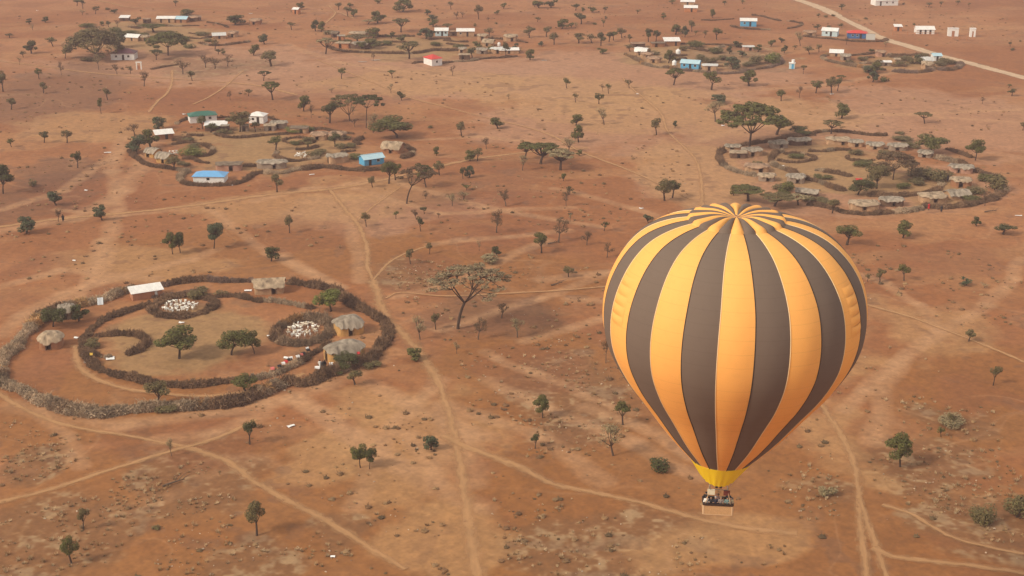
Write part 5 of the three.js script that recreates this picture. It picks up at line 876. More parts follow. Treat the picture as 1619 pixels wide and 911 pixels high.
// ---------------------------------------------------------------- trees and shrubs
const TINT = { dark: [0.06, 0.064, 0.018], mid: [0.098, 0.097, 0.025], bright: [0.13, 0.142, 0.03], straw: [0.23, 0.18, 0.11], khaki: [0.135, 0.108, 0.045], brown: [0.125, 0.078, 0.042], pale: [0.27, 0.215, 0.125], blue: [0.066, 0.082, 0.042] };
const leafM = Object.fromEntries(Object.entries(TINT).map(([k, c]) => [k, mat(...c, 0.9, { vertexColors: true })])), barkM = [mat(0.062, 0.038, 0.026), mat(0.115, 0.078, 0.054), mat(0.24, 0.19, 0.15)];
function limb(a, b, c, r0, r1, sides, n) { // bent tapering limb a -> b (control) -> c
  const k = new THREE.QuadraticBezierCurve3(a, b, c);
  return sheet(sides, n, (u, v) => { const p = k.getPoint(v), t = k.getTangent(v), s = V(0, 0, 1).cross(t).normalize(); if (s.lengthSq() < 0.5) s.set(1, 0, 0); const q = new THREE.Vector3().crossVectors(t, s), r = lerp(r0, r1, v), A = u * 6.2832; return [p.x + (s.x * Math.cos(A) + q.x * Math.sin(A)) * r, p.y + (s.y * Math.cos(A) + q.y * Math.sin(A)) * r, p.z + (s.z * Math.cos(A) + q.z * Math.sin(A)) * r]; });
}
function leaves(pos, col, r, c, rx, ry, n, size) { // leaf sprays through the outer part of a lobe
  for (let i = 0; i < n; i++) {
    const d = V(r() * 2 - 1, r() * 2 - 1, r() * 2 - 1); if (d.lengthSq() < 1e-3) continue; d.normalize(); const q = 0.45 + 0.6 * Math.sqrt(r());
    const p = V(c.x + d.x * rx * q, c.y + d.y * ry * q, c.z + d.z * rx * q), n1 = V(r() - 0.5, r() * 0.9, r() - 0.5).addScaledVector(d, 0.5).normalize(), a = V(r() - 0.5, r() - 0.5, r() - 0.5).cross(n1).normalize(), b = new THREE.Vector3().crossVectors(n1, a), s = size * (0.6 + 0.8 * r()), w = s * (0.5 + 0.4 * r());
    const k = 0.65 + 0.7 * r(), y = 0.9 + 0.25 * r();
    const P = (u, v) => pos.push(p.x + a.x * u * s + b.x * v * w, p.y + a.y * u * s + b.y * v * w, p.z + a.z * u * s + b.z * v * w);
    P(-0.5, -0.2); P(0.5, -0.5); P(0.3, 0.5); P(-0.5, -0.2); P(0.3, 0.5); P(-0.45, 0.4);
    for (let j = 0; j < 6; j++) col.push(k * y, k, k * 0.9);
  }
}
// unit trees: height 1, crown about 1 wide. type G bushy, S sparse, B nearly bare, U umbrella, H shrub; q is the amount of detail
function tree(type, seed, q) {
  const r = rng(seed * 101 + type.charCodeAt(0)), wood = [], pos = [], col = [], sides = q > 1 ? 6 : 4, n = q > 1 ? 5 : 3, R = () => r() - 0.5;
  const lobes = []; // [centre, rx, ry, leaves]
  const thick = (type === 'G' && q === 3 ? 0.58 : 1) * { G: 0.045, S: 0.04, B: 0.032, U: 0.034, H: 0.02 }[type];
  if (type === 'H') {
    const m = 5 + Math.floor(r() * 4); for (let i = 0; i < m; i++) { const a = r() * 6.283, d = 0.34 * Math.sqrt(r()); lobes.push([V(Math.cos(a) * d, 0.3 + 0.32 * r(), Math.sin(a) * d), 0.2 + 0.14 * r(), 0.26 + 0.16 * r()]); }
    for (const [c] of lobes) wood.push(limb(V(R() * 0.1, -0.05, R() * 0.1), V(c.x * 0.5, c.y * 0.5, c.z * 0.5), c, thick, 0.008, sides, n));
  } else {
    const tall = type === 'G' && q === 3 ? 1 : 0, fork = { G: 0.20, S: 0.36, B: 0.34, U: 0.40 }[type] * (tall ? 1.5 : 1) * (0.8 + 0.4 * r()), lean = V(R() * 0.16, fork, R() * 0.16), base = V(0, -0.03, 0);
    wood.push(limb(base, V(lean.x * 0.2 + R() * 0.06, fork * 0.5, lean.z * 0.2 + R() * 0.06), lean, thick * 1.25, thick * 0.8, sides + 1, n + 1));
    const m = { G: 7, S: 5, B: 7, U: 9 }[type] + Math.floor(r() * 3) + (type === 'U' && q > 2 ? 8 : 0) + (type === 'G' && q > 1 ? 3 : 0), off = r() * 6.283, ecc = 0.75 + 0.25 * r();
    for (let i = 0; i < m; i++) {
      const a = off + i * 2.4 + R() * 0.6; let d, y, c, rx, ry;
      if (type === 'G') { d = i ? 0.12 + 0.27 * r() : 0.05; y = tall ? 0.54 + 0.36 * r() - 0.3 * d : 0.36 + 0.5 * r() - 0.25 * d; rx = 0.11 + 0.13 * r(); ry = 0.08 + 0.11 * r(); }
      else if (type === 'S') { d = i ? 0.1 + 0.25 * r() : 0.04; y = 0.55 + 0.34 * r(); rx = 0.14 + 0.12 * r(); ry = 0.09 + 0.09 * r(); }
      else if (type === 'B') { d = i ? 0.1 + 0.3 * r() : 0.03; y = 0.5 + 0.42 * r(); rx = 0.13 + 0.09 * r(); ry = 0.09 + 0.07 * r(); }
      else { d = 0.44 * Math.sqrt((i + 0.4) / m); y = 0.93 - 0.85 * d * d * (0.7 + 0.6 * r()) - 0.05 * r(); rx = (q > 2 ? 0.10 : 0.13) + 0.06 * r(); ry = 0.03 + 0.025 * r(); }
      c = V(Math.cos(a) * d + lean.x, y, Math.sin(a) * d * ecc + lean.z); lobes.push([c, rx, ry]);
      const k = type === 'U' ? 0.72 : 0.55; wood.push(limb(lean, V(lerp(lean.x, c.x, k), lerp(fork, y, type === 'U' ? 0.38 : 0.35), lerp(lean.z, c.z, k)), c, thick * (type === 'U' ? 0.62 : 0.5), 0.005, sides, n));
      if (type === 'B' || (type === 'U' && q > 1)) for (let j = 0; j < (q > 1 ? 5 : 3); j++) { const e = V(c.x + R() * 0.26, c.y + (type === 'U' ? R() * 0.06 + 0.01 : R() * 0.2), c.z + R() * 0.26); wood.push(limb(c.clone().lerp(lean, 0.35), c.clone().lerp(e, 0.3), e, 0.009, 0.003, 3, 2)); }
    }
  }
  const total = { G: [330, 1500, 4200], S: [260, 1100, 2800], B: [190, 650, 1300], U: [330, 1700, 5200], H: [260, 1100, 2600] }[type][q - 1], size = { G: [0.12, 0.066, 0.042], S: [0.095, 0.056, 0.038], B: [0.066, 0.04, 0.03], U: [0.105, 0.054, 0.03], H: [0.135, 0.075, 0.05] }[type][q - 1];
  const vol = lobes.reduce((s, l) => s + l[1] * l[1], 0);
  for (const [c, rx, ry] of lobes) leaves(pos, col, r, c, rx, ry, Math.max(6, Math.round(total * rx * rx / vol)), size);
  return [merged(wood), geoFrom(pos, col)];
}
const KIND = { G: ['bushy_tree', 'bushy tree'], S: ['thorn_tree', 'thorn tree'], B: ['bare_tree', 'bare tree'], U: ['umbrella_acacia', 'umbrella acacia'], H: ['shrub', 'shrub'] };
const LOOKS = { G: { dark: 'dark bushy tree', mid: 'green bushy tree', bright: 'bright bushy tree', blue: 'greyish bushy tree' }, S: { khaki: 'khaki thorn tree', mid: 'green thorn tree', dark: 'dark thorn tree' }, B: { brown: 'bare brown tree', pale: 'bare pale tree' }, U: { mid: 'green umbrella acacia', dark: 'dark umbrella acacia', khaki: 'khaki umbrella acacia', brown: 'brown umbrella acacia', pale: 'pale umbrella acacia' }, H: { mid: 'leafy shrub', dark: 'dark shrub', khaki: 'khaki shrub', bright: 'green shrub', pale: 'pale dry shrub' } };
const protos = {};
function plant(type, x, z, h, w, tint, q, own) {
  const r = rng(Math.round(x * 7 + 5000) * 31 + Math.round(z * 7)), k = own ?? Math.floor(r() * (q === 1 ? 5 : 4)), key = type + q + '_' + k;
  const hue = tint ?? ({ G: ['dark', 'mid', 'mid', 'blue'], S: ['khaki', 'mid', 'dark', 'khaki'], B: ['brown', 'brown', 'pale'], U: ['dark', 'mid', 'khaki'], H: ['khaki', 'khaki', 'mid', 'khaki'] }[type])[Math.floor(r() * (type === 'B' || type === 'U' ? 3 : 4))];
  if (!protos[key]) { const [wood, crown] = tree(type, k + 1 + q * 20, q), o = new THREE.Group(); part(o, type === 'H' ? 'stem' : 'trunk', wood, barkM[type === 'B' ? 1 : 0]); part(o, type === 'H' ? 'foliage' : 'crown', crown, leafM[hue]); protos[key] = o; }
  const o = protos[key].clone(); o.name = numbered(KIND[type][0]); o.position.set(x, relief(x, z), z); o.rotation.y = r() * 6.283; o.scale.set(w, h, w); o.children[1].material = leafM[hue]; scene.add(o);
  const size = h < 2.2 ? 'low' : h < 4.2 ? 'small' : h < 6.8 ? 'mid-sized' : 'tall';
  return nameLater(o, size + ' ' + LOOKS[type][hue], KIND[type][1], KIND[type][1] + 's');
}
const PLANTS = [ // type, x, z, height, width, tint, detail
  ['S', -203.31, -657.03, 3.13, 4.31, '', 1],
  ['S', -198.33, -649.02, 4.41, 3.83, '', 1],
  ['B', -192.48, -627.93, 2.41, 3.71, '', 1],
  ['S', -187.59, -631.67, 3.33, 4.15, '', 1],
  ['H', -185.56, -645.09, 1.43, 2.51, '', 1],
  ['G', -179.55, -633.55, 2.33, 4.66, '', 1],
  ['S', -157.18, -657.03, 2.83, 3.44, '', 1],
  ['G', -145.74, -627.93, 3.14, 7.11, '', 2],
  ['G', -118.6, -599.48, 5, 9.18, '', 2],
  ['G', -207.54, -601.18, 2.83, 4.09, '', 1],
  ['G', -202.11, -606.36, 2.86, 4.13, '', 1],
  ['B', -200.51, -584.52, 2.27, 2.7, '', 1],
  ['S', -203.88, -565.64, 1.83, 4.11, '', 1],
  ['G', -183.25, -529.8, 5.34, 6.05, '', 2],
  ['S', -179.78, -545.03, 3.65, 5.05, '', 1],
  ['S', -167.66, -520.52, 3.81, 3.8, '', 1],
  ['S', -183.75, -521.82, 2.53, 2.77, '', 1],
  ['B', -180.08, -506.53, 3.3, 1.68, '', 1],
  ['B', -159.34, -488.56, 4.91, 2.6, '', 2],
  ['S', -164.61, -480.58, 4.04, 3.21, '', 2],
  ['S', -155.6, -457, 3.81, 3.98, '', 2],
  ['S', -169.75, -459.06, 6.84, 5.22, '', 2],
  ['S', -157.77, -431.78, 3.82, 4.06, '', 2],
  ['S', -131.64, -446.99, 3.98, 3.6, '', 2],
  ['S', -127.95, -426.33, 5.2, 2.29, '', 2],
  ['G', -153.13, -543.61, 7.31, 8.06, 'dark', 2],
  ['U', -148.78, -579.69, 3.54, 12.3, 'mid', 3],
  ['G', -162.04, -602.9, 3.4, 5.13, '', 1],
  ['B', -167.95, -594.41, 3.17, 3.92, '', 1],
  ['S', -171.44, -594.41, 2.87, 3.13, '', 1],
  ['H', -180.37, -592.74, 2.11, 7.27, '', 2],
  ['G', -175.81, -599.48, 1.97, 3.06, '', 1],
  ['H', -157.87, -515.35, 1.83, 5.79, '', 2],
  ['U', -132.86, -517.92, 4.11, 4.95, '', 2],
  ['B', -149.12, -499.2, 6.01, 3.32, '', 2],
  ['B', -140.28, -490.89, 3.89, 3.6, '', 2],
  ['S', -135.87, -492.06, 2.65, 2.62, '', 1],
  ['B', -125.05, -468.51, 5.6, 4.7, '', 2],
  ['B', -116.92, -490.89, 5.28, 6.54, '', 2],
  ['S', -110.84, -478.34, 3.53, 3.19, '', 1],
  ['B', -111.31, -502.84, 4.94, 5.35, '', 2],
  ['B', -107.37, -500.41, 4.61, 6.66, '', 2],
  ['B', -103.74, -505.3, 4.19, 5.38, '', 2],
  ['S', -115.49, -540.79, 3.66, 4.3, '', 1],
  ['S', -112.07, -529.8, 2.29, 3.16, '', 1],
  ['G', -109.88, -528.45, 2.81, 2.72, '', 1],
  ['G', -98.33, -528.45, 4.87, 4.53, '', 2],
  ['G', -105.1, -405.72, 4.35, 4.72, '', 2],
  ['B', -110.2, -397.67, 3.95, 4.84, '', 2],
  ['S', -133.68, -388.39, 3.48, 3.42, '', 2],
  ['S', -127.17, -388.39, 3.85, 3.95, '', 2],
  ['S', -141.55, -383.9, 2.68, 2.6, '', 1],
  ['B', -91.7, -446.99, 3.15, 2.1, '', 1],
  ['S', -86.79, -452.95, 2.65, 3.03, '', 1],
  ['G', -80.56, -403.28, 6.2, 7.98, 'khaki', 3],
  ['G', -97.22, -643.14, 4, 4.36, '', 1],
  ['S', -79.55, -643.14, 3.7, 4.64, '', 1],
  ['G', -75.41, -653, 2.44, 4.06, '', 1],
  ['S', -72.9, -622.4, 4.5, 4.91, '', 1],
  ['G', -70.37, -622.4, 4.48, 4.58, '', 1],
  ['G', -63.4, -663.16, 2.49, 3.74, '', 1],
  ['G', -49.56, -637.35, 6.59, 9.73, '', 2],
  ['G', -58.23, -606.36, 5.73, 7.91, '', 2],
  ['U', -62.01, -602.9, 2.03, 6.04, 'pale', 2],
  ['U', -46.21, -581.29, 5.86, 8.76, '', 2],
  ['S', -28.04, -645.09, 3.74, 3.81, '', 1],
  ['G', -38.1, -627.93, 3.26, 4.62, '', 1],
  ['G', -35.14, -615.17, 2.56, 4.88, '', 1],
  ['G', -33.57, -596.09, 3.95, 5.41, '', 1],
  ['B', -24.1, -616.96, 3.3, 3.65, '', 1],
  ['B', -22.05, -622.4, 2.73, 2.86, '', 1],
  ['S', -14.59, -615.17, 6.63, 4.45, '', 2],
  ['G', -6.66, -627.93, 2.39, 2.84, '', 1],
  ['G', -3.93, -647.05, 3.11, 2.92, '', 1],
  ['U', -27.01, -587.78, 2.63, 4.92, '', 1],
  ['G', -15.73, -594.41, 1.68, 2.36, '', 1],
  ['B', -10.3, -608.1, 2.08, 2, '', 1],
  ['S', -9.44, -570.25, 3.54, 4.89, '', 1],
  ['H', -6.66, -601.18, 1.08, 1.67, '', 1],
  ['S', -92.49, -586.15, 3.36, 4.64, '', 1],
  ['G', -81.97, -582.9, 5.05, 4.97, '', 2],
  ['G', -79.39, -581.29, 5.07, 4.29, '', 2],
  ['H', -75.7, -574.94, 2.19, 5.14, '', 1],
  ['G', -98.22, -552.23, 4.53, 4.41, '', 2],
  ['U', -71.06, -529.8, 6.43, 7.73, 'pale', 2],
  ['U', -61.39, -555.15, 3.48, 10.25, 'khaki', 3],
  ['G', -56.21, -567.17, 4.82, 6.78, '', 2],
  ['G', -55.72, -540.79, 4.44, 9.57, '', 2],
  ['G', -49.01, -567.17, 2.67, 3.87, '', 1],
  ['G', -43.85, -556.63, 3.16, 4.44, '', 1],
  ['G', -34.77, -565.64, 4.7, 9.01, 'blue', 2],
  ['U', -38.38, -517.92, 6.41, 9.31, 'khaki', 2],
  ['B', -51.25, -514.07, 3.34, 2.05, '', 1],
  ['G', -13.72, -543.61, 3.07, 4.65, '', 1],
  ['S', -14.9, -523.14, 4.04, 4.86, '', 2],
  ['S', -2.27, -524.46, 6.24, 3.83, '', 2],
  ['S', -87.82, -505.3, 5.24, 9.41, '', 3],
  ['U', -86.06, -478.34, 3.57, 4.32, '', 2],
  ['U', -78.07, -447.97, 6.32, 7.12, '', 2],
  ['G', -65.68, -431.78, 6.01, 4.25, '', 2],
  ['B', -62.06, -422.76, 4.31, 2.28, '', 2],
  ['S', -55.53, -415.79, 6.57, 6.73, '', 3],
  ['B', -47.2, -409.86, 3.09, 2.77, '', 1],
  ['B', -40.92, -401.66, 6.14, 3.8, '', 2],
  ['B', -49.64, -427.23, 3, 2.59, '', 1],
  ['G', -33.35, -395.32, 6.34, 12.91, 'mid', 3],
  ['U', -41.82, -481.7, 2.9, 3.81, '', 1],
  ['B', -40.32, -458.03, 3.18, 3.07, '', 1],
  ['G', -35.92, -446.99, 3.27, 3.1, '', 1],
  ['S', -59.48, -481.7, 4.02, 3.86, '', 2],
  ['B', -21.09, -487.41, 3.64, 2.92, '', 1],
  ['S', -14.69, -397.67, 4.37, 3.77, '', 2],
  ['G', -4.24, -406.55, 3.93, 4.73, '', 2],
  ['B', -7.2, -381.69, 3.48, 3.11, '', 2],
  ['H', -24.7, -408.2, 1.07, 1.87, '', 1],
  ['B', -1.13, -447.97, 1.78, 1.8, '', 1],
  ['B', -59.78, -457, 2.02, 2.45, '', 1],
  ['G', 10.44, -653, 2.49, 2.95, '', 1],
  ['G', 12.42, -649.02, 3.95, 6.23, '', 1],
  ['G', 17.98, -649.02, 4.28, 6.23, '', 1],
  ['S', 29.04, -641.2, 3.33, 5.47, '', 1],
  ['G', 32.23, -635.45, 2.75, 2.52, '', 1],
  ['G', 36.24, -635.45, 2.99, 4.31, '', 1],
  ['S', 41.85, -633.55, 2.75, 2.91, '', 1],
  ['G', 41.14, -613.39, 1.75, 2.09, '', 1],
  ['S', 38.76, -592.74, 3.19, 2.34, '', 1],
  ['S', 56.39, -629.79, 2.12, 2.48, '', 1],
  ['S', 75.63, -663.16, 2.15, 4.78, '', 1],
  ['S', 11.13, -608.1, 2.32, 3.2, '', 1],
  ['G', 21.21, -589.43, 4.76, 6.02, '', 2],
  ['S', 29.77, -601.18, 4.85, 7.52, '', 2],
  ['G', 25.08, -592.74, 2.26, 2.69, '', 1],
  ['B', 26.81, -589.43, 2.9, 2.33, '', 1],
  ['H', 35.65, -599.48, 1.35, 2, '', 1],
  ['S', 7.07, -567.17, 4.63, 5.99, '', 2],
  ['S', 14.06, -568.71, 4.38, 5.26, '', 2],
  ['G', 11.58, -547.89, 2.34, 3.12, '', 1],
  ['S', 16.64, -550.77, 4.81, 5.1, '', 2],
  ['G', 6.75, -519.21, 4.8, 4.16, '', 2],
  ['G', 1.35, -538, 3.67, 3.07, '', 1],
  ['S', 26.53, -553.69, 4.18, 7.32, '', 2],
  ['S', 31.81, -553.69, 3.71, 5.13, '', 1],
  ['S', 34.99, -547.89, 5.32, 5.44, '', 2],
  ['S', 38.8, -556.63, 4.32, 4.42, '', 2],
  ['S', 40.88, -561.1, 3.79, 4.45, '', 1],
  ['S', 44.64, -567.17, 4.39, 4.87, '', 2],
  ['S', 46.89, -556.63, 3.27, 2.58, '', 1],
  ['G', 34.62, -529.8, 2.47, 4.24, '', 1],
  ['S', 54.61, -558.11, 5.45, 4.8, '', 2],
  ['S', 57.65, -558.11, 4.9, 4.43, '', 2],
  ['G', 66.35, -613.39, 3.21, 3.82, '', 1],
  ['G', 67.36, -574.94, 4.65, 5.88, '', 2],
  ['G', 70.54, -568.71, 5, 3.56, '', 2],
  ['S', 74.91, -581.29, 4.82, 4.22, '', 2],
  ['S', 75.51, -573.37, 1.92, 2.65, '', 1],
  ['S', 78.34, -567.17, 3.05, 2.62, '', 1],
  ['S', 82.6, -562.61, 4.89, 5.58, '', 2],
  ['G', 88.45, -616.96, 4.82, 3.15, '', 2],
  ['S', 99.51, -657.03, 2.19, 3.01, '', 1],
  ['S', 108.43, -661.1, 1.89, 2.6, '', 1],
  ['S', 45.32, -533.87, 2.8, 4.25, '', 1],
  ['G', 57.65, -510.27, 5.47, 4.67, '', 2],
  ['H', 71.98, -545.03, 2.68, 7.33, '', 2],
  ['H', 65.81, -536.62, 2.36, 4.21, '', 1],
  ['H', 70.01, -514.07, 2.93, 5.2, '', 2],
  ['H', 73.19, -511.53, 2.39, 5.18, '', 2],
  ['G', 79.75, -499.2, 5.26, 6.3, '', 2],
  ['H', 89.3, -511.53, 3.54, 6.9, '', 2],
  ['G', 83.08, -531.15, 3.59, 3.64, '', 1],
  ['G', 87.84, -545.03, 3.09, 4.35, '', 1],
  ['G', 86.87, -524.46, 2.99, 3.9, '', 1],
  ['G', 94.64, -535.24, 3.58, 4.28, '', 1],
  ['U', 55.06, -469.59, 5.94, 6.9, '', 2],
  ['S', 66.99, -462.17, 6.3, 7.42, '', 2],
  ['G', 80.71, -469.59, 5.86, 7.03, '', 2],
  ['S', 18.44, -464.27, 3.66, 3.42, '', 2],
  ['B', 30.28, -459.06, 2.98, 2.46, '', 1],
  ['S', 31.98, -455.98, 3.39, 2.75, '', 1],
  ['S', 39.56, -464.27, 2.95, 3.1, '', 1],
  ['S', 20.48, -442.13, 3.07, 2.67, '', 1],
  ['S', 27.9, -440.22, 3.68, 3.84, '', 2],
  ['B', 27.69, -410.7, 5.37, 4.71, '', 2],
  ['S', 42.14, -396.88, 5.17, 4.3, '', 2],
  ['G', 48.55, -406.55, 2.62, 2.13, '', 1],
  ['G', 19.28, -409.86, 4.22, 4.05, '', 2],
  ['G', 19.07, -388.39, 5.42, 4.31, '', 2],
  ['U', 7.75, -364.14, 5.92, 9.66, 'mid', 3],
  ['U', 3.54, -369.59, 4.9, 5.53, 'mid', 2],
  ['B', 2.76, -356.88, 4.57, 3.65, '', 2],
  ['U', 12.82, -357.53, 5.81, 9.5, 'pale', 3],
  ['G', 18.55, -373.08, 1.81, 2.19, '', 1],
  ['B', 15.73, -376.62, 4.53, 5.12, '', 2],
  ['G', 13.26, -346.17, 2.45, 1.84, '', 1],
  ['G', 66.73, -442.13, 3.06, 5.88, '', 2],
  ['B', 61.89, -415.79, 6.62, 7.29, 'pale', 3],
  ['S', 77.45, -398.46, 5.7, 9.7, 'khaki', 3],
  ['S', 151.12, -643.14, 2.74, 4.22, '', 1],
  ['H', 136.76, -624.23, 1.41, 2.08, '', 1],
  ['H', 138.8, -620.58, 1.4, 2.07, '', 1],
  ['H', 143.24, -624.23, 1.1, 2.08, '', 1],
  ['H', 128.54, -591.08, 1.03, 1.98, '', 1],
  ['S', 193.6, -653, 2.46, 4.28, '', 1],
  ['S', 199.77, -655.01, 2.53, 2.58, '', 1],
  ['S', 209.57, -661.1, 2.21, 3.03, '', 1],
  ['S', 213.04, -655.01, 1.89, 2.15, '', 1],
  ['H', 184.28, -661.1, 1.22, 1.47, '', 1],
  ['B', 165.66, -606.36, 1.78, 1.6, '', 1],
  ['H', 172.75, -601.18, 1.08, 1.67, '', 1],
  ['H', 155.87, -616.96, 1.08, 2.06, '', 1],
  ['S', 195.14, -545.03, 1.86, 1.8, '', 1],
  ['H', 193.04, -536.62, 0.96, 1.5, '', 1],
  ['H', 203.6, -558.11, 0.74, 1.25, '', 1],
  ['S', 168.57, -467.45, 1.32, 2.5, '', 1],
  ['S', 164.73, -452.95, 2.39, 3.64, '', 1],
  ['S', 128.32, -586.15, 2.23, 3.48, '', 1],
  ['H', 133.26, -589.43, 1.57, 2.63, '', 1],
  ['H', 139.81, -596.09, 1.29, 2.66, '', 1],
  ['B', 113.15, -546.45, 5.94, 4.7, '', 2],
  ['S', 109.56, -539.39, 1.81, 2.5, '', 1],
  ['G', 107.27, -553.69, 2.38, 2.84, '', 1],
  ['G', 104.37, -532.51, 3.9, 3.04, '', 1],
  ['G', 101.72, -546.45, 3.13, 3.74, '', 1],
  ['S', 113.52, -529.8, 3.02, 4.92, '', 1],
  ['S', 117.99, -533.87, 3.12, 3.18, '', 1],
  ['B', 131.93, -549.32, 3.8, 2.91, '', 1],
  ['B', 146.32, -545.03, 2.11, 2.89, '', 1],
  ['H', 96.3, -511.53, 4.56, 7.19, 'bright', 2],
  ['U', 103.44, -490.89, 3.32, 2.49, '', 1],
  ['S', 101.18, -458.03, 4.48, 4.91, '', 2],
  ['B', 94.52, -451.94, 3.86, 2.73, '', 2],
  ['S', 106.22, -457, 5.87, 5.2, '', 2],
  ['S', 109.02, -461.13, 4.57, 3.7, '', 2],
  ['U', 113.9, -478.34, 2.17, 3.51, '', 1],
  ['S', 87.41, -446.01, 3.7, 4.19, '', 2],
  ['G', 137.83, -532.51, 1.72, 3.35, '', 1],
  ['H', 133.13, -506.53, 2.94, 4.56, '', 1],
  ['H', 128.72, -493.24, 3.04, 7.78, 'blue', 2],
  ['G', 124.55, -476.13, 4.11, 4.93, '', 2],
  ['H', 128.69, -476.13, 2.34, 3.5, '', 1],
  ['H', 154.72, -519.21, 2.7, 5.25, '', 2],
  ['H', 160.14, -510.27, 1.99, 6.6, '', 2],
  ['H', 148.02, -510.27, 2.91, 5.17, '', 2],
  ['H', 149.77, -509.02, 2.54, 3.44, '', 1],
  ['G', 101.55, -421, 5.33, 5.62, '', 2],
  ['U', 124.65, -412.38, 3.57, 5.41, '', 2],
  ['U', 93.54, -399.26, 4.18, 6.4, '', 2],
  ['G', 84.52, -397.67, 2.86, 6.72, 'dark', 2],
  ['B', 150.89, -440.22, 2.18, 2.36, '', 1],
  ['S', 151.11, -403.28, 2.6, 2.45, '', 1],
  ['H', 113.57, -399.26, 0.88, 3.2, '', 1],
  ['G', 116.83, -378.06, 5.25, 9.95, 'mid', 3],
  ['G', 126.3, -368.9, 6.01, 5.84, '', 3],
  ['H', 112.77, -390.68, 1.39, 7.17, '', 2],
  ['G', 92.31, -340.13, 6.21, 6.63, 'khaki', 3],
  ['B', 104.43, -353.03, 4.67, 4.34, '', 2],
  ['H', 107.37, -350.51, 2.89, 9.12, '', 3],
  ['H', 98.71, -340.73, 1.65, 3.95, '', 2],
  ['G', 86.29, -334.29, 4.26, 7.12, 'dark', 3],
  ['H', 121.63, -337.77, 4.26, 5.88, '', 2],
  ['B', 114.42, -323.67, 3.33, 3.12, '', 2],
  ['U', 57.96, -328.63, 3.81, 9.56, 'mid', 3],
  ['G', 55.16, -333.72, 3.04, 2.37, '', 2],
  ['G', 67.59, -332, 4.38, 5.31, '', 2],
  ['U', 63.7, -324.22, 3.32, 8.69, 'khaki', 3],
  ['S', 76.37, -318.33, 3.64, 3.92, '', 2],
  ['U', 69.58, -325.31, 2.78, 6.06, 'pale', 2],
  ['S', -115.99, -360.81, 4.55, 3.94, '', 2],
  ['H', -122.22, -342.52, 2.03, 2.58, '', 1],
  ['G', -127.4, -336.02, 7.79, 6.36, 'dark', 3],
  ['G', -110.94, -325.31, 4.37, 4.44, '', 2],
  ['B', -106.13, -311.62, 3.39, 2.5, '', 2],
  ['G', -110.6, -302.73, 4.23, 5.16, '', 2],
  ['G', -96.34, -313.14, 4.2, 3.49, '', 2],
  ['G', -73.73, -287.14, 5.05, 3.69, '', 3],
  ['G', -72.28, -288.01, 4.76, 3.7, '', 3],
  ['G', -65.6, -291.12, 6.41, 4.52, '', 3],
  ['G', -104.65, -377.34, 5.49, 6.62, '', 2],
  ['G', -102.03, -383.16, 5.64, 5.82, '', 2],
  ['S', -89.71, -358.18, 3.85, 5.38, '', 2],
  ['H', -87.87, -373.78, 2.66, 7.1, 'bright', 3],
  ['S', -58.83, -336.02, 4.78, 4.15, '', 2],
  ['S', -35.31, -340.13, 2.91, 2.8, '', 2],
  ['S', -31.44, -343.73, 5.91, 5.18, '', 3],
  ['S', -30.11, -347.4, 4.55, 4.28, '', 2],
  ['G', -21.7, -340.13, 6.44, 6.03, 'dark', 3],
  ['S', -18.93, -352.4, 3.88, 3.85, '', 2],
  ['B', -21.25, -329.74, 2.01, 2.27, '', 1],
  ['G', -20.85, -373.78, 3.02, 1.97, '', 2],
  ['G', -11.45, -368.22, 3.22, 3.89, '', 2],
  ['S', -9.37, -367.53, 3.69, 3.25, '', 2],
  ['S', -12.69, -348.63, 3.21, 2.15, '', 2],
  ['G', -11.09, -349.88, 3.51, 2.89, '', 2],
  ['U', -11.36, -337.19, 1.36, 2.35, '', 1],
  ['B', -11.87, -328.63, 2.27, 3.84, '', 2],
  ['B', -14.44, -323.13, 3.32, 3.12, '', 2],
  ['B', -1.45, -322.59, 4.31, 4, '', 2],
  ['S', -33.6, -306.62, 3.62, 2.46, '', 2],
  ['S', -50.51, -301.77, 4.18, 2.62, '', 2],
  ['G', -51.52, -282.4, 3.79, 3.64, '', 2],
  ['S', -27.22, -312.63, 1.95, 1.93, '', 1],
  ['B', -22.44, -312.12, 2.73, 2.7, '', 2],
  ['S', -20.79, -316.76, 1.78, 2.34, '', 1],
  ['S', -20.85, -303.21, 3.6, 2.25, '', 2],
  ['B', -17.33, -313.65, 1.36, 1.55, '', 1],
  ['B', -3.53, -302.73, 5.69, 4.5, '', 3],
  ['B', -7.15, -290.23, 2.35, 1.26, '', 1],
  ['S', -17.96, -287.57, 2.57, 1.79, '', 2],
  ['S', -21.62, -280.71, 3.49, 2.45, '', 2],
  ['H', -4.13, -282.4, 2.22, 4.47, 'pale', 2],
  ['G', -3.22, -286.26, 2.77, 2.3, '', 2],
  ['S', 14.22, -333.14, 2.16, 2.52, '', 1],
  ['B', 13.07, -323.13, 4.06, 2.45, '', 2],
  ['B', 13.66, -311.11, 2.18, 1.15, '', 1],
  ['B', 10.38, -296.13, 5.56, 4.78, 'brown', 3],
  ['S', 6.43, -288.9, 4.64, 4.31, '', 3],
  ['B', 16.65, -294.29, 3.47, 3.29, '', 2],
  ['S', 21.06, -304.18, 2.19, 2.26, '', 1],
  ['B', 20.6, -285.83, 3.41, 2.85, '', 2],
  ['S', 11.76, -272.92, 2.35, 2.9, '', 2],
  ['G', 31.73, -310.1, 2.34, 2.47, '', 1],
  ['S', 37.48, -328.63, 5.65, 5.42, '', 3],
  ['S', 39.65, -331.44, 4.68, 4.55, '', 2],
  ['S', 74.29, -293.83, 4.67, 6.75, '', 3],
  ['G', 88.12, -298.93, 4.56, 4.31, '', 2],
  ['G', 107.38, -307.61, 2.48, 2.46, '', 2],
  ['S', 111.42, -301.29, 2.36, 5.78, '', 3],
  ['S', 75.3, -268.59, 2.92, 2.53, '', 2],
  ['S', 80.43, -269.37, 3.74, 3.04, '', 2],
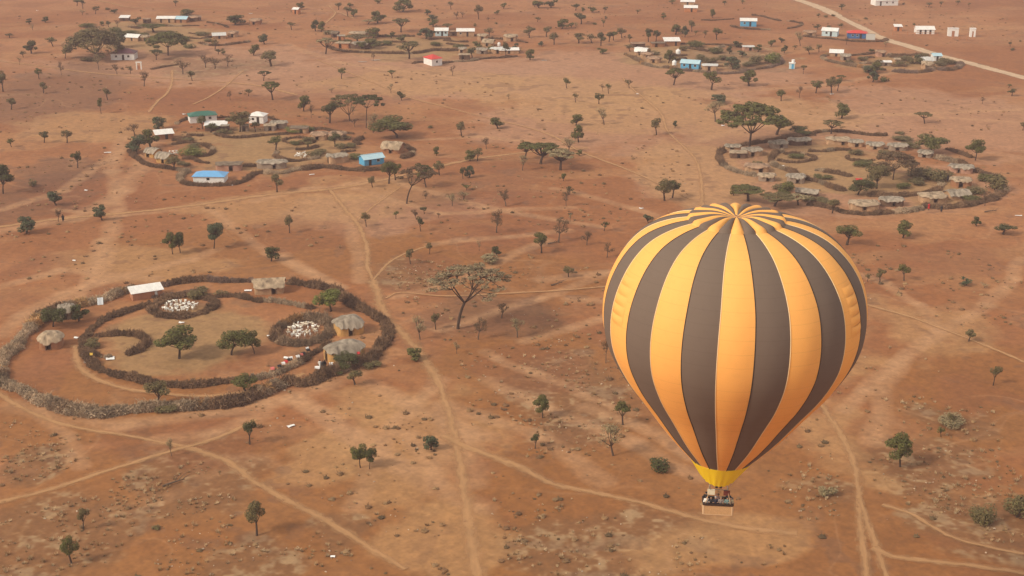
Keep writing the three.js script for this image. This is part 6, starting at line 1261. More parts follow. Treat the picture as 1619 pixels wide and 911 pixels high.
  ['G', 92.33, -266.28, 1.85, 2.59, '', 1],
  ['B', 95.44, -264.76, 1.13, 1.99, '', 1],
  ['S', 83.18, -235.4, 2.28, 3, '', 2],
  ['S', 81.36, -215.98, 3.78, 2.09, '', 3],
  ['H', 70.16, -201.02, 1.68, 4.65, 'pale', 3],
  ['S', 72.81, -268.98, 1.73, 1.52, '', 1],
  ['B', -16.91, -237.57, 4.29, 3.32, '', 3],
  ['S', -14.27, -242.67, 3.36, 2.15, '', 2],
  ['B', -6.22, -237.57, 4.29, 3.32, '', 3],
  ['B', 0.99, -238.51, 4.04, 3.34, '', 3],
  ['G', -17.32, -227.92, 2.37, 3.26, '', 2],
  ['B', -9.92, -230.86, 2.43, 1.47, '', 2],
  ['B', -1.99, -248.3, 3.23, 3.46, '', 2],
  ['G', 4.93, -203.39, 3.98, 3.19, '', 3],
  ['B', 16.52, -225.9, 4.85, 2.02, '', 3],
  ['G', -22.52, -185.69, 3.91, 3.16, '', 3],
  ['G', -21.16, -185.28, 3.63, 2.1, '', 3],
  ['G', -12.31, -191.58, 2.74, 2.7, '', 2],
  ['S', -34.53, -165.94, 5.34, 3.56, '', 3],
  ['B', -51.54, -189.65, 3.19, 1.49, 'pale', 2],
  ['S', -40.44, -193.98, 4.18, 2.79, '', 3],
  ['S', -58.52, -167.83, 3.33, 2.02, '', 3],
  ['S', -57.5, -158.91, 4.08, 2.79, '', 3],
  ['H', -48.67, -167.83, 0.55, 1.33, '', 1],
  ['S', 3.53, -192.23, 2.57, 1.89, '', 2],
  ['S', 17.65, -201.02, 4.26, 3.14, '', 3],
  ['B', 15.39, -190.08, 5.8, 4.49, 'pale', 3],
  ['H', 21.84, -185.49, 2.23, 3.31, 'dark', 2],
  ['G', 57.84, -186.31, 5.42, 4.86, 'mid', 3],
  ['H', 64.55, -169.39, 3.29, 3.83, '', 3],
  ['H', 69.93, -170.63, 3.25, 4.82, '', 3],
  ['H', 44.93, -177.04, 1.49, 2.38, 'pale', 2],
  ['G', -59.15, -228.5, 5.97, 7.93, 'mid', 3],
  ['G', -50.16, -230.26, 5.1, 6.08, 'mid', 3],
  ['G', -46.19, -230.86, 4.44, 3.3, '', 3],
  ['G', -35.08, -252.07, 4.4, 6.86, 'bright', 3],
  ['S', -44.71, -213.87, 3.31, 4.96, '', 3],
  ['S', -58.01, -208.27, 4.39, 5.12, 'khaki', 3],
  ['G', -86.31, -243.97, 4.16, 5.33, 'dark', 3],
  ['G', -82.4, -247.29, 3.56, 4.04, 'dark', 2],
  ['G', -29.13, -223.34, 2.82, 5.18, 'dark', 3],
  ['S', -26.67, -216.77, 2.79, 3.49, '', 2],
  ['H', -62.83, -259.91, 1.93, 4.7, '', 2],
  ['H', -76.15, -234.17, 1.65, 3.28, 'khaki', 2],
  ['H', 110.26, -347.4, 2.9, 6.03, '', 2],
  ['H', -63.77, -404.91, 1.52, 8.79, 'bright', 3],
  ['S', -57.57, -383.16, 2.88, 5.72, '', 2],
  ['S', -49.99, -383.9, 4.17, 4.69, '', 2],
  ['S', -66.1, -379.5, 4.09, 5.15, '', 2],
  ['S', -92.29, -406.55, 4.03, 3.84, '', 2],
  ['S', -89, -402.47, 2.6, 5.98, '', 2],
  ['S', -75.88, -403.28, 3.19, 3.27, '', 2],
  ['H', -49.42, -394.53, 1.67, 6.78, '', 2],
  ['H', 94.84, -374.49, 1.89, 3.88, '', 2],
  ['H', 193.51, -538, 1.21, 1.81, '', 1],
  ['S', 66.98, -196.65, 1.64, 1.54, '', 1],
  ['S', 69.68, -200.79, 2.1, 1.83, '', 2],
  ['H', 51.16, -533.87, 1.75, 4.79, '', 1],
  ['H', 78.91, -532.51, 2.39, 6.57, '', 2],
  ['H', 79.24, -517.92, 2.16, 5.24, '', 2],
  ['H', 95.55, -516.63, 2.58, 6.39, '', 2],
  ['H', 60.3, -515.35, 1.99, 4.05, '', 1],
  ['H', 85.7, -506.53, 1.8, 5.7, '', 2],
  ['H', 54.15, -527.11, 1.51, 4.14, '', 1],
  ['H', 125, -521.82, 1.54, 3.52, '', 1],
  ['H', 129.89, -515.35, 1.94, 4.63, '', 1],
  ['H', 146.22, -516.63, 1.89, 5.23, '', 2],
  ['H', 125.02, -511.53, 1.45, 4.03, '', 1],
  ['H', 142.38, -506.53, 1.85, 5.13, '', 2],
  ['H', 157.41, -506.53, 1.8, 5.7, '', 2],
  ['H', -66.36, -552.23, 2.04, 5.56, '', 2],
  ['H', -51.05, -549.32, 2.15, 7.38, '', 2],
  ['H', -39.82, -549.32, 1.75, 5.54, '', 2],
  ['H', -29.83, -549.32, 1.75, 5.54, '', 2],
  ['H', -20.99, -546.45, 1.52, 4.9, '', 1],
  ['H', -7.26, -540.79, 1.77, 4.85, '', 1],
  ['H', 1.35, -538, 1.81, 4.22, '', 1],
  ['H', -149.09, -567.17, 2.05, 6.34, '', 2],
  ['H', -157.12, -573.37, 2.02, 7.04, '', 2],
  ['H', -131.64, -558.11, 1.78, 5.62, '', 2],
  ['H', -127.23, -573.37, 1.5, 6.4, '', 2],
  ['H', -125.94, -543.61, 1.78, 4.87, '', 1],
  ['H', -165.33, -579.69, 2.05, 7.12, '', 2],
  ['H', -121.5, -558.11, 1.55, 4.99, '', 1],
  ['H', -164.97, -564.12, 2.22, 7.57, '', 2],
  ['H', 68.71, -338.95, 1.47, 5.11, '', 2],
  ['H', 74.57, -328.63, 1.13, 5.74, '', 2],
  ['H', 77.2, -326.41, 1.1, 4.56, '', 2],
  ['H', 77.73, -370.98, 1.37, 4.7, '', 2],
  ['H', 80.45, -349.26, 1.27, 4.45, '', 2],
  ['H', 66.31, -362.8, 1.3, 3.35, '', 1],
  ['H', 95.18, -362.8, 1.3, 6.28, '', 2],
  ['H', 98.94, -358.83, 1.39, 5.39, '', 2],
  ['H', 115.92, -334.29, 1.75, 5.44, '', 2],
  ['H', 122.43, -346.17, 1.88, 5.21, '', 2],
  ['H', 113.02, -327.51, 1.41, 4.96, '', 2],
  ['H', 103.87, -344.94, 1.51, 5.19, '', 2],
  ['H', 103.92, -373.78, 1.32, 5.16, '', 2],
  ['H', 112.76, -383.9, 1.32, 5.73, '', 2],
  ['H', -54.11, -374.49, 1.47, 5.6, '', 2],
  ['H', -46.6, -382.42, 1.57, 5.27, '', 2],
  ['H', -42.38, -370.98, 1.37, 4.7, '', 2],
  ['H', -84.58, -400.86, 1.56, 4.59, '', 2],
  ['H', -92.76, -391.44, 1.05, 4.93, '', 2],
  ['H', -89.02, -382.42, 1.33, 3.95, '', 2],
  ['H', -61.15, -386.88, 1.14, 3.99, '', 2],
  ['H', -88.22, -362.8, 1.05, 3.77, '', 2],
  ['H', -62.35, -263.62, 0.9, 2.8, '', 1],
  ['H', -58.09, -261.39, 1.03, 2.78, '', 1],
  ['H', -42.33, -213.61, 0.91, 3.5, '', 2],
  ['H', -56.36, -206.54, 1, 3.85, '', 2],
  ['H', -24.28, -224.47, 1.13, 2.92, '', 2],
  ['H', -30.1, -222.22, 1.07, 3.14, '', 2],
  ['H', -88.78, -247.29, 1.8, 3.18, '', 2],
  ['G', 129.56, -492.06, 4.21, 5.65, '', 2],
  ['G', 150.58, -515.35, 2.93, 4.13, '', 1],
];
for (const [t, x, z, h, w, tint, q] of PLANTS) plant(t, x, z, h, w, tint || undefined, q);
// the great acacias, each grown for itself
function greatTree(p, h, w, seed, tint, label, opt = {}) {
  const [wood, crown] = opt.make ? opt.make() : tree('U', seed, 3), o = thing('umbrella_acacia', p[0], p[1], opt.turn ?? 0);
  const wd = part(o, 'trunk', wood, opt.bark ?? barkM[0]), cr = part(o, 'crown', crown, leafM[tint]); wd.scale.set(w, h, w); cr.scale.set(w, h, w); return tag(o, label, 'umbrella acacia', 'umbrella acacias');
}
function acacia(seed, o) { // multi-stemmed spreading acacia: o.fork, o.lean [x, z], o.limbs, o.lobes, o.leaves, o.size, o.dome
  const r = rng(seed * 7 + 3), wood = [], pos = [], col = [], R = () => r() - 0.5, fork = V(o.lean[0] * 0.5, o.fork, o.lean[1] * 0.5), T = o.thick ?? 0.03;
  wood.push(limb(V(0, -0.02, 0), V(o.lean[0] * 0.05, o.fork * 0.5, 0), fork, T, T * 0.78, 9, 7));
  const mains = [];
  for (let i = 0; i < o.limbs; i++) { const a = i / o.limbs * 6.283 + R() * 0.5, d = 0.20 + 0.10 * r(), e = V(o.lean[0] + Math.cos(a) * d, o.fork + (0.80 - o.fork) * (0.55 + 0.3 * r()), o.lean[1] + Math.sin(a) * d); mains.push(e); wood.push(limb(fork, V(lerp(fork.x, e.x, 0.55) + R() * 0.05, lerp(fork.y, e.y, 0.4), lerp(fork.z, e.z, 0.55) + R() * 0.05), e, T * 0.62, T * 0.26, 7, 6)); }
  for (let i = 0; i < o.lobes; i++) {
    const a = i * 2.39996 + R() * 0.5, d = 0.47 * Math.sqrt((i + 0.5) / o.lobes) * (0.9 + 0.15 * r()), c = V(o.lean[0] + Math.cos(a) * d, 0.96 - o.dome * d * d * (0.75 + 0.5 * r()) - 0.07 * r(), o.lean[1] + Math.sin(a) * d);
    if (o.gap && noise(c.x * 6 + seed, c.z * 6) < o.gap) continue;
    let best = mains[0]; for (const e of mains) if (e.distanceTo(c) < best.distanceTo(c)) best = e;
    wood.push(limb(best, V(lerp(best.x, c.x, 0.6), lerp(best.y, c.y, 0.35), lerp(best.z, c.z, 0.6)), c, T * 0.26, 0.003, 5, 4));
    for (let j = 0; j < 5; j++) { const e = V(c.x + R() * 0.14, c.y + R() * 0.035, c.z + R() * 0.14); wood.push(limb(c.clone().lerp(best, 0.25), c.clone().lerp(e, 0.4), e, 0.0035, 0.0015, 3, 2)); }
    leaves(pos, col, r, c, o.rx * (0.7 + 0.6 * r()), o.ry * (0.7 + 0.6 * r()), Math.round(o.leaves / o.lobes), o.size);
  }
  return [merged(wood), geoFrom(pos, col)];
}
greatTree([-10.14, -242.99], 12.79, 17.07, 1, 'straw', 'tall sparse bare-limbed umbrella acacia standing alone below the path junction', { make: () => acacia(4, { fork: 0.40, lean: [0.15, -0.02], limbs: 5, lobes: 84, leaves: 11000, size: 0.015, rx: 0.062, ry: 0.018, dome: 1.25, gap: 0.34, thick: 0.018 }) });
greatTree([66.92, -382.42], 12.9, 19.25, 1, 'mid', 'giant green flat-topped acacia over the left huts of the ring village', { make: () => acacia(9, { fork: 0.30, lean: [0.02, 0], limbs: 6, lobes: 52, leaves: 9000, size: 0.030, rx: 0.09, ry: 0.045, dome: 1.7, gap: 0.18, thick: 0.018 }) });
greatTree([-25.6, -325.31], 9.54, 11.07, 1, 'brown', 'leaning grey brown acacia with a nearly leafless wide crown', { make: () => acacia(14, { fork: 0.46, lean: [0.24, -0.05], limbs: 5, lobes: 30, leaves: 2600, size: 0.026, rx: 0.075, ry: 0.035, dome: 1.2, gap: 0.3, thick: 0.018 }) });
greatTree([-49.66, -418.38], 8.51, 12.39, 1, 'khaki', 'dark many-stemmed flat-topped acacia, left of a close pair', { make: () => acacia(21, { fork: 0.22, lean: [-0.03, 0], limbs: 5, lobes: 30, leaves: 3600, size: 0.030, rx: 0.085, ry: 0.032, dome: 1.0, gap: 0.25, thick: 0.016 }) });
greatTree([-43.62, -408.2], 10.55, 10.22, 1, 'dark', 'dark flat-topped acacia on one long trunk, right of a close pair', { make: () => acacia(27, { fork: 0.58, lean: [0.08, 0], limbs: 5, lobes: 26, leaves: 3800, size: 0.032, rx: 0.09, ry: 0.03, dome: 0.9, gap: 0.2, thick: 0.014 }) });
greatTree([-156.03, -520.52], 11.18, 21.83, 1, 'khaki', 'great grey brown spreading acacia over the maroon-roofed house', { make: () => acacia(33, { fork: 0.16, lean: [-0.02, 0], limbs: 7, lobes: 60, leaves: 9500, size: 0.03, rx: 0.10, ry: 0.12, dome: 2.4, thick: 0.016 }) });
greatTree([-130.51, -527.11], 8.91, 15.37, 1, 'mid', 'dark green umbrella acacia with two trunks before the far village', { make: () => acacia(38, { fork: 0.34, lean: [0.02, 0], limbs: 5, lobes: 44, leaves: 8000, size: 0.036, rx: 0.11, ry: 0.09, dome: 1.7, thick: 0.019 }) });
greatTree([98.66, -348.63], 7.44, 11.79, 1, 'brown', 'broad brown umbrella acacia in the middle of the ring village yard', { make: () => acacia(45, { fork: 0.36, lean: [0.03, 0], limbs: 6, lobes: 40, leaves: 5200, size: 0.030, rx: 0.10, ry: 0.06, dome: 1.7, thick: 0.014 }) });

// ---------------------------------------------------------------- dry tussocks, scrub and stones on the plain
{
  const tuft = (seed, n, wide) => { const r = rng(seed), p = []; for (let i = 0; i < n; i++) { const a = r() * 6.283, l = 0.5 + 0.6 * r(), s = 0.05 + 0.1 * r(), bx = (r() - 0.5) * 0.8, bz = (r() - 0.5) * 0.8, ca = Math.cos(a), sa = Math.sin(a); p.push(bx - sa * s, -0.05, bz + ca * s, bx + sa * s, -0.05, bz - ca * s, bx + ca * l * wide, l, bz + sa * l * wide); } return geoFrom(p); };
  const lumpy = (seed) => { const g = new THREE.IcosahedronGeometry(0.6, 1), P2 = g.attributes.position; for (let i = 0; i < P2.count; i++) { const x = P2.getX(i), y = P2.getY(i), z = P2.getZ(i), k = 0.6 + 0.8 * noise(x * 2 + seed + 9, z * 2 + y * 1.7 + 9); P2.setXYZ(i, x * k, y * k * 0.75 + 0.12, z * k); } g.computeVertexNormals(); return g; };
  const m4 = new THREE.Matrix4(), c = new THREE.Color();
  function scatter(name, label, geo, list, colours, hy) {
    const o = shade(new THREE.InstancedMesh(geo, mat(1, 1, 1, 1), list.length)), r = rng(list.length + 3);
    list.forEach(([x, z, s], i) => { m4.compose(V(x, relief(x, z), z), new THREE.Quaternion().setFromEuler(new THREE.Euler(0, r() * 6.283, 0)), V(s, s * hy * (0.7 + 0.6 * r()), s)); o.setMatrixAt(i, m4); const q = colours[Math.floor(r() * colours.length)], k = 0.7 + 0.6 * r(); o.setColorAt(i, c.setRGB(q[0] * k, q[1] * k, q[2] * k)); });
    o.name = name; o.userData.kind = 'stuff'; o.userData.label = label; scene.add(o);
  }
  const MARKS_KEEP = [[-58.94, -236.32, 19.16], [-66.92, -378.06, 24.12], [92.24, -357.53, 21.72], [69.1, -521.82, 18.84], [-34.57, -545.03, 24.98], [140.19, -511.53, 16.81], [-151.01, -574.94, 22.52]]; // village yards, kept clear
  const SPREAD = [ // centre, half width, half depth, tussocks, scrub, stones
    [[-47.99, -181.87], 10.62, 10.97, 210, 40, 8],
    [[-61.41, -165.44], 10.24, 11.14, 210, 45, 8],
    [[-71.2, -187.97], 5.7, 6.32, 110, 14, 10],
    [[-22.15, -271.33], 9.15, 13.84, 130, 24, 60],
    [[9.59, -213.61], 12.72, 16.95, 160, 90, 70],
    [[6.96, -196.65], 8.88, 7.94, 60, 30, 30],
    [[60, -184.88], 14.99, 11.27, 150, 80, 30],
    [[65.75, -168], 9.51, 13.17, 150, 70, 20],
    [[70.22, -203.63], 8.14, 8.42, 60, 40, 10],
    [[44.3, -177.04], 6.32, 9.55, 60, 30, 10],
    [[12.85, -165.44], 16.22, 11.14, 120, 110, 40],
    [[-34.37, -162.12], 13.43, 9.96, 130, 60, 40],
    [[-33.85, -206.05], 9.25, 9.81, 20, 20, 30],
    [[-10.12, -181.87], 18.48, 27.94, 40, 60, 30],
    [[86.49, -267.43], 18.06, 26.98, 40, 60, 15],
    [[-1.19, -259.91], 22.64, 29.31, 60, 70, 50],
    [[-86.35, -297.06], 31.17, 37.21, 40, 80, 20],
    [[-116.43, -338.95], 19.15, 41.4, 30, 50, 10],
    [[-85.69, -454.97], 87.89, 61.43, 60, 140, 10],
    [[14.92, -351.13], 32.96, 44.18, 30, 60, 10],
    [[98.55, -435.49], 64.3, 42.42, 20, 90, 10],
    [[187.19, -599.48], 40.66, 69.28, 20, 60, 5],
    [[-2.65, -616.96], 222.86, 54.92, 60, 220, 0],
    [[-154.89, -476.13], 28.38, 78.1, 40, 60, 0],
    [[-36.31, -370.98], 86.66, 83.84, 50, 160, 20],
    [[53.09, -218.92], 21.65, 24.47, 60, 60, 10],
    [[2.32, -230.26], 13.57, 11.86, 40, 50, 40],
    [[-70.73, -198.93], 11.96, 5.78, 40, 20, 10],
    [[119.79, -338.95], 11.17, 70.97, 10, 25, 0],
    [[-0.93, -194.42], 78.21, 48.99, 140, 160, 60],
  ];
  const grass = [], bush = [], stone = [], r = rng(4242);
  const trodden = TRAILS.flatMap(([, , w, pts]) => { const c = new THREE.CatmullRomCurve3(pts.map(([x, z]) => V(x, 0, z)), false, 'centripetal'); return c.getSpacedPoints(Math.ceil(c.getLength() / 2)).map((p) => [p.x, p.z, w * 0.6 + 0.5]); });
  const free = (x, z) => !trodden.some(([a, b, d]) => Math.abs(a - x) < d && Math.abs(b - z) < d) && !MARKS_KEEP.some(([a, b, d]) => Math.hypot(a - x, b - z) < d);
  for (const [p, w, d, a, b, s] of SPREAD) for (const [list, n, lo, hi] of [[grass, a * 0.7, 0.2, 0.55], [bush, b * (d > 25 ? 2.2 : 0.5), 0.15, d > 25 ? 1.0 : 0.5], [stone, s, 0.1, 0.3]]) for (let k = 0; k < n; k++) {
    let x, z, t = 0; do { const q = Math.sqrt(r()), A = r() * 6.283; x = p[0] + Math.cos(A) * q * w; z = p[1] + Math.sin(A) * q * d; } while ((!free(x, z) || noise(x / 6 + 5, z / 6) < 0.36) && ++t < 12);
    if (free(x, z)) list.push([x, z, lo + (hi - lo) * r() ** 2]);
  }
  scatter('grass_tussock', 'pale dry grass tussocks scattered over the red plain', tuft(61, 26, 0.7), grass, [[0.42, 0.28, 0.15], [0.34, 0.21, 0.10], [0.48, 0.35, 0.21]], 1);
  scatter('low_scrub', 'small dark scrub clumps dotted over the red plain', mergeGeometries([lumpy(3), tuft(62, 20, 0.9)].map((g) => { g.deleteAttribute('uv'); return g; })), bush, [[0.17, 0.09, 0.04], [0.22, 0.125, 0.056], [0.12, 0.075, 0.034], [0.28, 0.17, 0.08]], 0.6);
  scatter('stones', 'small pale stones scattered over the red plain', lumpy(8), stone, [[0.42, 0.30, 0.21], [0.30, 0.17, 0.10], [0.5, 0.4, 0.3]], 0.7);
}

// ---------------------------------------------------------------- small things
function cloth(name, p, w, d, y, turn, m, look, sag = 0.12) { if (y > 0.5 && y < 2) { w *= 0.68; d *= 0.68; y -= 0.2; } const o = thing(name, p[0], p[1], turn), s = w * 5 + d; part(o, 'cloth', sheet(8, 6, (u, v) => [(u - 0.5) * w * (1 + 0.08 * noise(v * 4 + s, 1)), y + 0.06 + sag * (noise(u * 3 + s, v * 3) - 0.2) - (y > 0.5 ? 0.8 * Math.abs(v - 0.4) ** 1.5 : 0), (v - 0.5) * d * (1 + 0.1 * noise(u * 4 + s, 2))]), m); return y > 0.5 ? tag(o, look, 'cloth', 'draped cloths') : nameLater(o, look, 'plastic sheet', 'scraps and sheets'); }
const CLOTH = { red: mat(0.55, 0.03, 0.035), white: mat(0.82, 0.82, 0.82), black: mat(0.016, 0.015, 0.018), rose: mat(0.66, 0.16, 0.15), blue: mat(0.62, 0.68, 0.74), yellow: mat(0.7, 0.45, 0.08), grey: mat(0.4, 0.38, 0.35) };
const CLOTHS = [ // place, width, depth, height, turn, colour, look
  [[-41.41, -221.67], 1.0, 0.9, 1.35, 0.4, "rose", "rose cloth draped over the inner thorn fence, lowest of the row"],
  [[-40.39, -222.78], 1.0, 0.9, 1.35, 0.5, "black", "black cloth draped on the inner thorn fence between rose and white ones"],
  [[-39.9, -223.91], 0.9, 0.8, 1.38, 0.5, "white", "white cloth draped on the inner thorn fence between two black ones"],
  [[-39.59, -224.75], 1.0, 0.9, 1.35, 0.5, "red", "bright red cloth draped on the inner thorn fence"],
  [[-39.05, -225.61], 1.2, 0.9, 1.38, 0.5, "black", "wide black cloth draped on the inner thorn fence beside the red one"],
  [[-38.92, -226.18], 1.0, 0.6, 1.48, 0.5, "white", "long white cloth draped over the inner thorn fence beside the red one"],
  [[-37.82, -227.05], 1.0, 0.8, 1.40, 0.5, "white", "white cloth draped near the middle of the inner thorn fence"],
  [[-37.27, -227.92], 0.8, 0.7, 1.38, 0.5, "rose", "pink cloth draped on the inner thorn fence above the middle"],
  [[-37.02, -228.5], 0.9, 0.8, 1.40, 0.5, "black", "black cloth draped on the inner thorn fence beside the pink one"],
  [[-36.43, -229.97], 1.1, 0.9, 1.42, 0.7, "black", "black cloth at the top of the inner thorn fence by the lower goat pen"],
  [[-36.63, -230.56], 0.9, 0.6, 1.50, 0.7, "white", "white cloth at the top of the inner thorn fence by the lower goat pen"],
  [[-33.57, -221.11], 1.2, 0.8, 1.75, 0.2, "white", "white cloth drying on the outer thorn fence below the thatch domes"],
  [[-31.37, -222.78], 1.0, 0.8, 1.75, 0.2, "white", "white cloth drying on the outer thorn fence before the bush by the thatch domes"],
  [[-27.15, -227.63], 0.7, 0.7, 1.75, 0.3, "red", "red cloth on the outer thorn fence behind the bush by the thatch domes"],
  [[-74.48, -227.92], 0.7, 0.6, 1.45, 0.2, "yellow", "small yellow cloth on the inner fence of the near village"],
  [[86.68, -336.61], 1.6, 1.2, 3.5, 0.1, "red", "red cloth spread on the round dark bush in the ring village"],
  [[-71.39, -228.5], 1.4, 1.6, 0.05, 0.3, "white", "flat white sheet lying"],
  [[-35.05, -200.32], 1.2, 0.7, 0.05, 0.6, "white", "twisted white plastic scrap"],
  [[-53.18, -263.62], 1.4, 1.1, 0.05, 0.1, "white", "crumpled white sheet"],
  [[-52.42, -353.03], 1.3, 0.8, 0.05, 0.3, "white", "white plastic scrap"],
  [[-112.57, -377.34], 1.9, 0.8, 0.05, 0, "white", "pale plastic scrap"],
  [[-107.5, -338.95], 0.9, 0.6, 0.05, 0, "white", "tiny white scrap"],
  [[-93.77, -282.4], 0.7, 0.6, 0.05, 0, "white", "white scrap"],
  [[-23.6, -160.5], 0.6, 0.4, 0.05, 0, "white", "bent white scrap"],
  [[-62.6, -245.95], 1.0, 0.7, 0.05, 0, "white", "white sack"],
  [[-75.05, -226.76], 0.9, 0.7, 0.05, 0, "white", "white rag"],
  [[-78.39, -234.78], 0.9, 0.7, 0.05, 0, "white", "white rag"],
  [[-80.41, -238.51], 0.8, 0.7, 0.05, 0, "white", "white rag"],
  [[-65.93, -220.84], 0.8, 0.7, 0.05, 0, "white", "white rag"],
  [[-40.21, -228.79], 0.8, 0.8, 0.05, 0, "white", "round white sack"],
  [[-45.06, -239.14], 0.5, 0.5, 0.05, 0, "white", "tiny white rag"],
  [[31.11, -321.52], 1.0, 0.7, 0.05, 0, "white", "white scrap"],
  [[119.63, -315.2], 1.6, 0.7, 0.05, 0, "white", "pale plastic scrap"],
  [[41.54, -454.97], 0.8, 0.6, 0.05, 0, "white", "white scrap"],
  [[106, -455.98], 1.2, 0.8, 0.05, 0, "white", "white sack"],
  [[63.35, -409.86], 1.0, 0.8, 0.05, 0, "white", "white sack"],
  [[-71.58, -343.13], 0.8, 0.6, 0.05, 0, "white", "white scrap"],
  [[-50.66, -515.35], 3.4, 0.8, 0.05, 0, "grey", "long pale sheet"],
  [[-55.34, -512.8], 3.0, 0.7, 0.05, 0, "grey", "long pale sheet"],
  [[-102.14, -426.33], 1.0, 0.8, 0.05, 0, "white", "white scrap"],
  [[-216.86, -641.2], 1.0, 0.8, 0.05, 0, "white", "white scrap"],
  [[-117.79, -631.67], 1.6, 1.0, 0.05, 0, "white", "white tarpaulin"],
  [[11.93, -517.92], 2.0, 0.8, 0.05, 0, "grey", "pale sheet"],
  [[72.35, -361.47], 1.2, 0.8, 0.05, 0.7, "white", "white sheet"],
];
CLOTHS.forEach(([p, w, d, y, turn, c, look]) => cloth(y > 0.5 ? 'draped_cloth' : 'plastic_sheet', p, w, d, y, turn, CLOTH[c], look));
function tank(p, r, h, look) { const o = thing('water_tank', p[0], p[1]); part(o, 'tank_body', new THREE.LatheGeometry([[0, 0], [r, 0], [r * 1.02, h * 0.2], [r, h * 0.24], [r * 1.02, h * 0.5], [r, h * 0.54], [r, h * 0.8], [r * 0.4, h * 0.95], [0, h * 0.96]].map(([a, b]) => new THREE.Vector2(a, b)), 20), M.sheetWhite); part(o, 'tank_lid', new THREE.CylinderGeometry(r * 0.32, r * 0.32, h * 0.08, 14).translate(0, h * 0.98, 0), M.whiteTrim); return tag(o, look, 'water tank', 'water tanks'); }

tank([63.03, -527.11], 0.9, 2.3, 'white water tank behind the long blue house');
tank([59.2, -505.3], 0.8, 2.0, 'small white water tank beside the long blue house');
tank([-5.1, -547.89], 0.6, 1.6, 'small white water tank beside a tan hut of the red-roofed house\'s village');
{ // white gate arch
  const p = [-134.67, -499.8], o = thing('gate_arch', p[0], p[1]);
  for (const s of [-1, 1]) part(o, 'gate_post', rbox(0.4, 2.5, 0.4, 0.04, s * 0.8, 1.15, 0), M.whiteTrim);
  part(o, 'lintel', rbox(2.2, 0.35, 0.5, 0.04, 0, 2.6, 0), M.whiteTrim); part(o, 'gate', box(1.15, 1.4, 0.06, 0, 0.72, 0), M.board);
  tag(o, 'white gate arch with a brown gate in front of the maroon-roofed house', 'gate');
}
{ // bluish white sheet leaning on the fence
  const p = [-80.72, -255.94], o = thing('leaning_sheet', p[0], p[1], 0.2);
  const s = part(o, 'sheet', slab(6, 6, (u, v) => [(u - 0.5) * 1.1, 0.05 + v * 1.25, 0.45 - v * 0.7 + 0.05 * Math.sin(u * 7)], 0.03), CLOTH.blue);
  tag(o, 'bluish white sheet leaning on the near village fence beside dark trees', 'sheet');
}
{ // kiosk
  const p = [101.43, -501.62], o = thing('kiosk', p[0], p[1], -0.25);
  part(o, 'wall', merged([box(2.0, 2.0, 0.1, 0, 1.0, 0.9), box(2.0, 2.0, 0.1, 0, 1.0, -0.9), box(0.1, 2.0, 1.69, -0.95, 1.0, 0), box(0.1, 2.0, 1.69, 0.95, 1.0, 0)]), M.paintIce);
  part(o, 'roof', rbox(2.4, 0.12, 2.4, 0.03, 0, 2.06, 0), M.tinWhite); part(o, 'tank', new THREE.CylinderGeometry(0.6, 0.6, 1.1, 16).translate(0.35, 2.7, 0), M.sheetWhite); part(o, 'door', box(0.8, 1.7, 0.05, 0.3, 0.87, 0.975), M.paintSky);
  tag(o, 'small pale blue kiosk with a white tank on its roof, alone on the plain', 'kiosk');
}
{ // lean-to tent beside the blue roadside building
  const p = [144.27, -561.1], o = thing('canvas_tent', p[0], p[1], -0.2);
  for (const s of [-1, 1]) part(o, 'canvas', slab(4, 4, (u, v) => [(u - 0.5) * 3.6, 2.4 - 2.2 * v, s * 1.7 * v - 0.1 * Math.sin(v * 3)], 0.03), CLOTH.grey);
  part(o, 'ridge_pole', bar(V(-1.9, 2.42, 0), V(1.9, 2.42, 0), 0.04), M.timber); for (const x of [-1.8, 1.8]) part(o, 'tent_pole', bar(V(x, -0.1, 0), V(x, 2.4, 0), 0.05), M.timber);
  tag(o, 'grey canvas tent beside the blue roadside building with the red roof', 'tent');
}
for (const [p, w, h, label] of [[[180.11, -570.25], 4.2, 3.2, 'wide white metal cabin in a railed yard beyond the dirt road'], [[187.88, -569.48], 2.2, 3.4, 'narrow white metal cabin at the railed yard end beyond the dirt road']]) {
  const o = thing('metal_cabin', p[0], p[1], -0.1);
  part(o, 'wall', merged([box(w, h, 0.08, 0, h / 2, -0.8), box(0.08, h, 1.53, -w / 2 + 0.04, h / 2, 0), box(0.08, h, 1.53, w / 2 - 0.04, h / 2, 0), box(w * 0.36, h, 0.08, -w * 0.32, h / 2, 0.8), box(w * 0.36, h, 0.08, w * 0.32, h / 2, 0.8), box(w * 0.28, h * 0.3, 0.08, 0, h * 0.85, 0.8)]), M.paintWhite);
  part(o, 'roof', rbox(w + 0.3, 0.1, 2.0, 0.03, 0, h + 0.06, 0), M.tinWhite); part(o, 'door', box(w * 0.26, h * 0.68, 0.05, 0, h * 0.35, 0.76), M.board);
  tag(o, label, 'cabin');
}
function railing(pts, label) {
  const o = thing('rail_fence', pts[0][0], pts[0][1], 0, 0), A = V(0, 0, 0), B = V(pts[1][0] - pts[0][0], 0, pts[1][1] - pts[0][1]), n = Math.max(2, Math.round(B.length() / 3));
  for (let i = 0; i <= n; i++) { const q = A.clone().lerp(B, i / n), y = relief(pts[0][0] + q.x, pts[0][1] + q.z); part(o, 'post', bar(V(q.x, y - 0.2, q.z), V(q.x, y + 1.5, q.z), 0.1), M.paintOrange); }
  for (const y of [0.6, 1.25]) part(o, 'rail', bar(V(0, y + relief(pts[0][0], pts[0][1]), 0), B.clone().setY(y + relief(pts[1][0], pts[1][1])), 0.08), M.board);
  tag(o, label, 'fence');
}
railing([[155.94, -571.81], [173.68, -569.48]], 'red brown rail fence before the raised white building beyond the road');
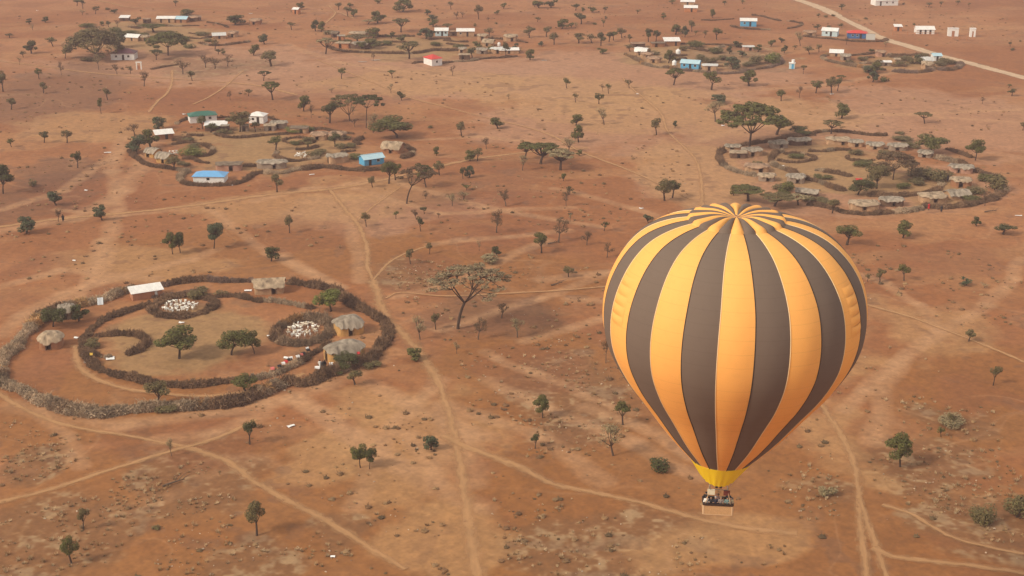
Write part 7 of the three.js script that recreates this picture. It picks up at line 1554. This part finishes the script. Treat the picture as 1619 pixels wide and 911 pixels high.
railing([[177.13, -561.1], [185.57, -559.6]], 'red brown rail fence before the twin white cabins beyond the road');
function log(p, L, turn, look) { const o = thing('fallen_log', p[0], p[1], turn), r = rng(Math.round(L * 77)); part(o, 'log', limb(V(-L / 2, 0.12, 0), V(0, 0.35 + 0.2 * r(), 0.2), V(L / 2, 0.3, 0), 0.17, 0.06, 8, 6), barkM[1]); for (let k = 0; k < 3; k++) { const x = L * (0.05 + 0.15 * k); part(o, 'branch', limb(V(x, 0.3, 0.05), V(x + 0.3, 0.7, (r() - 0.5)), V(x + 0.6 + r(), 0.7 + 0.5 * r(), (r() - 0.5) * 1.6), 0.06, 0.02, 5, 3), barkM[1]); } return nameLater(o, look, 'log', 'fallen logs'); }
log([9.11, -267.82], 2.6, 0.5, 'dark fallen log'); log([-49.16, -180.89], 3.4, 0.6, 'fallen branch'); log([9.09, -295.21], 2.4, 0.3, 'pale fallen log'); log([114.07, -318.33], 3.0, 0.1, 'fallen log');


// ---------------------------------------------------------------- labels: what each thing stands near
{
  const near = (x, z) => { let b = null, d = 1e9; for (const m of MARKS) { const q = Math.hypot(m.x - x, m.z - z); if (q < d && q > 1.2) { d = q; b = m; } } return [b, d]; };
  const rows = toName.map((o) => {
    const { x, z } = o.position, [m, d] = near(x, z), view = Math.hypot(m.x, m.z), fx = m.x / view, fz = m.z / view, along = (x - m.x) * fx + (z - m.z) * fz, across = (x - m.x) * -fz + (z - m.z) * fx;
    let where; if (Math.abs(along) > Math.abs(across)) where = along > 0 ? 'behind ' + m.n : 'in front of ' + m.n;
    else { // beside it, on the side of another landmark
      let b = null, bs = 1e9; for (const k of MARKS) if (k !== m) { const dx = k.x - m.x, dz = k.z - m.z, D = Math.hypot(dx, dz); if (((x - m.x) * dx + (z - m.z) * dz) / (D * d) > 0.55 && D < bs) { bs = D; b = k; } }
      where = b ? 'beside ' + m.n + ', towards ' + b.n : 'beside ' + m.n + ', away from other landmarks';
    }
    return { o, d, text: o.userData.label + ' ' + where };
  });
  const by = {}; for (const r of rows) (by[r.text] ??= []).push(r);
  const ORD = ['first', 'second', 'third', 'fourth', 'fifth', 'sixth', 'seventh', 'eighth', 'ninth', 'tenth', 'eleventh', 'twelfth'];
  for (const list of Object.values(by)) { list.sort((a, b) => a.d - b.d); list.forEach((r, i) => { r.o.userData.label = list.length > 1 ? r.text + ', ' + (ORD[i] ?? 'outermost') + ' out' : r.text; }); }
}
renderer.render(scene, camera);
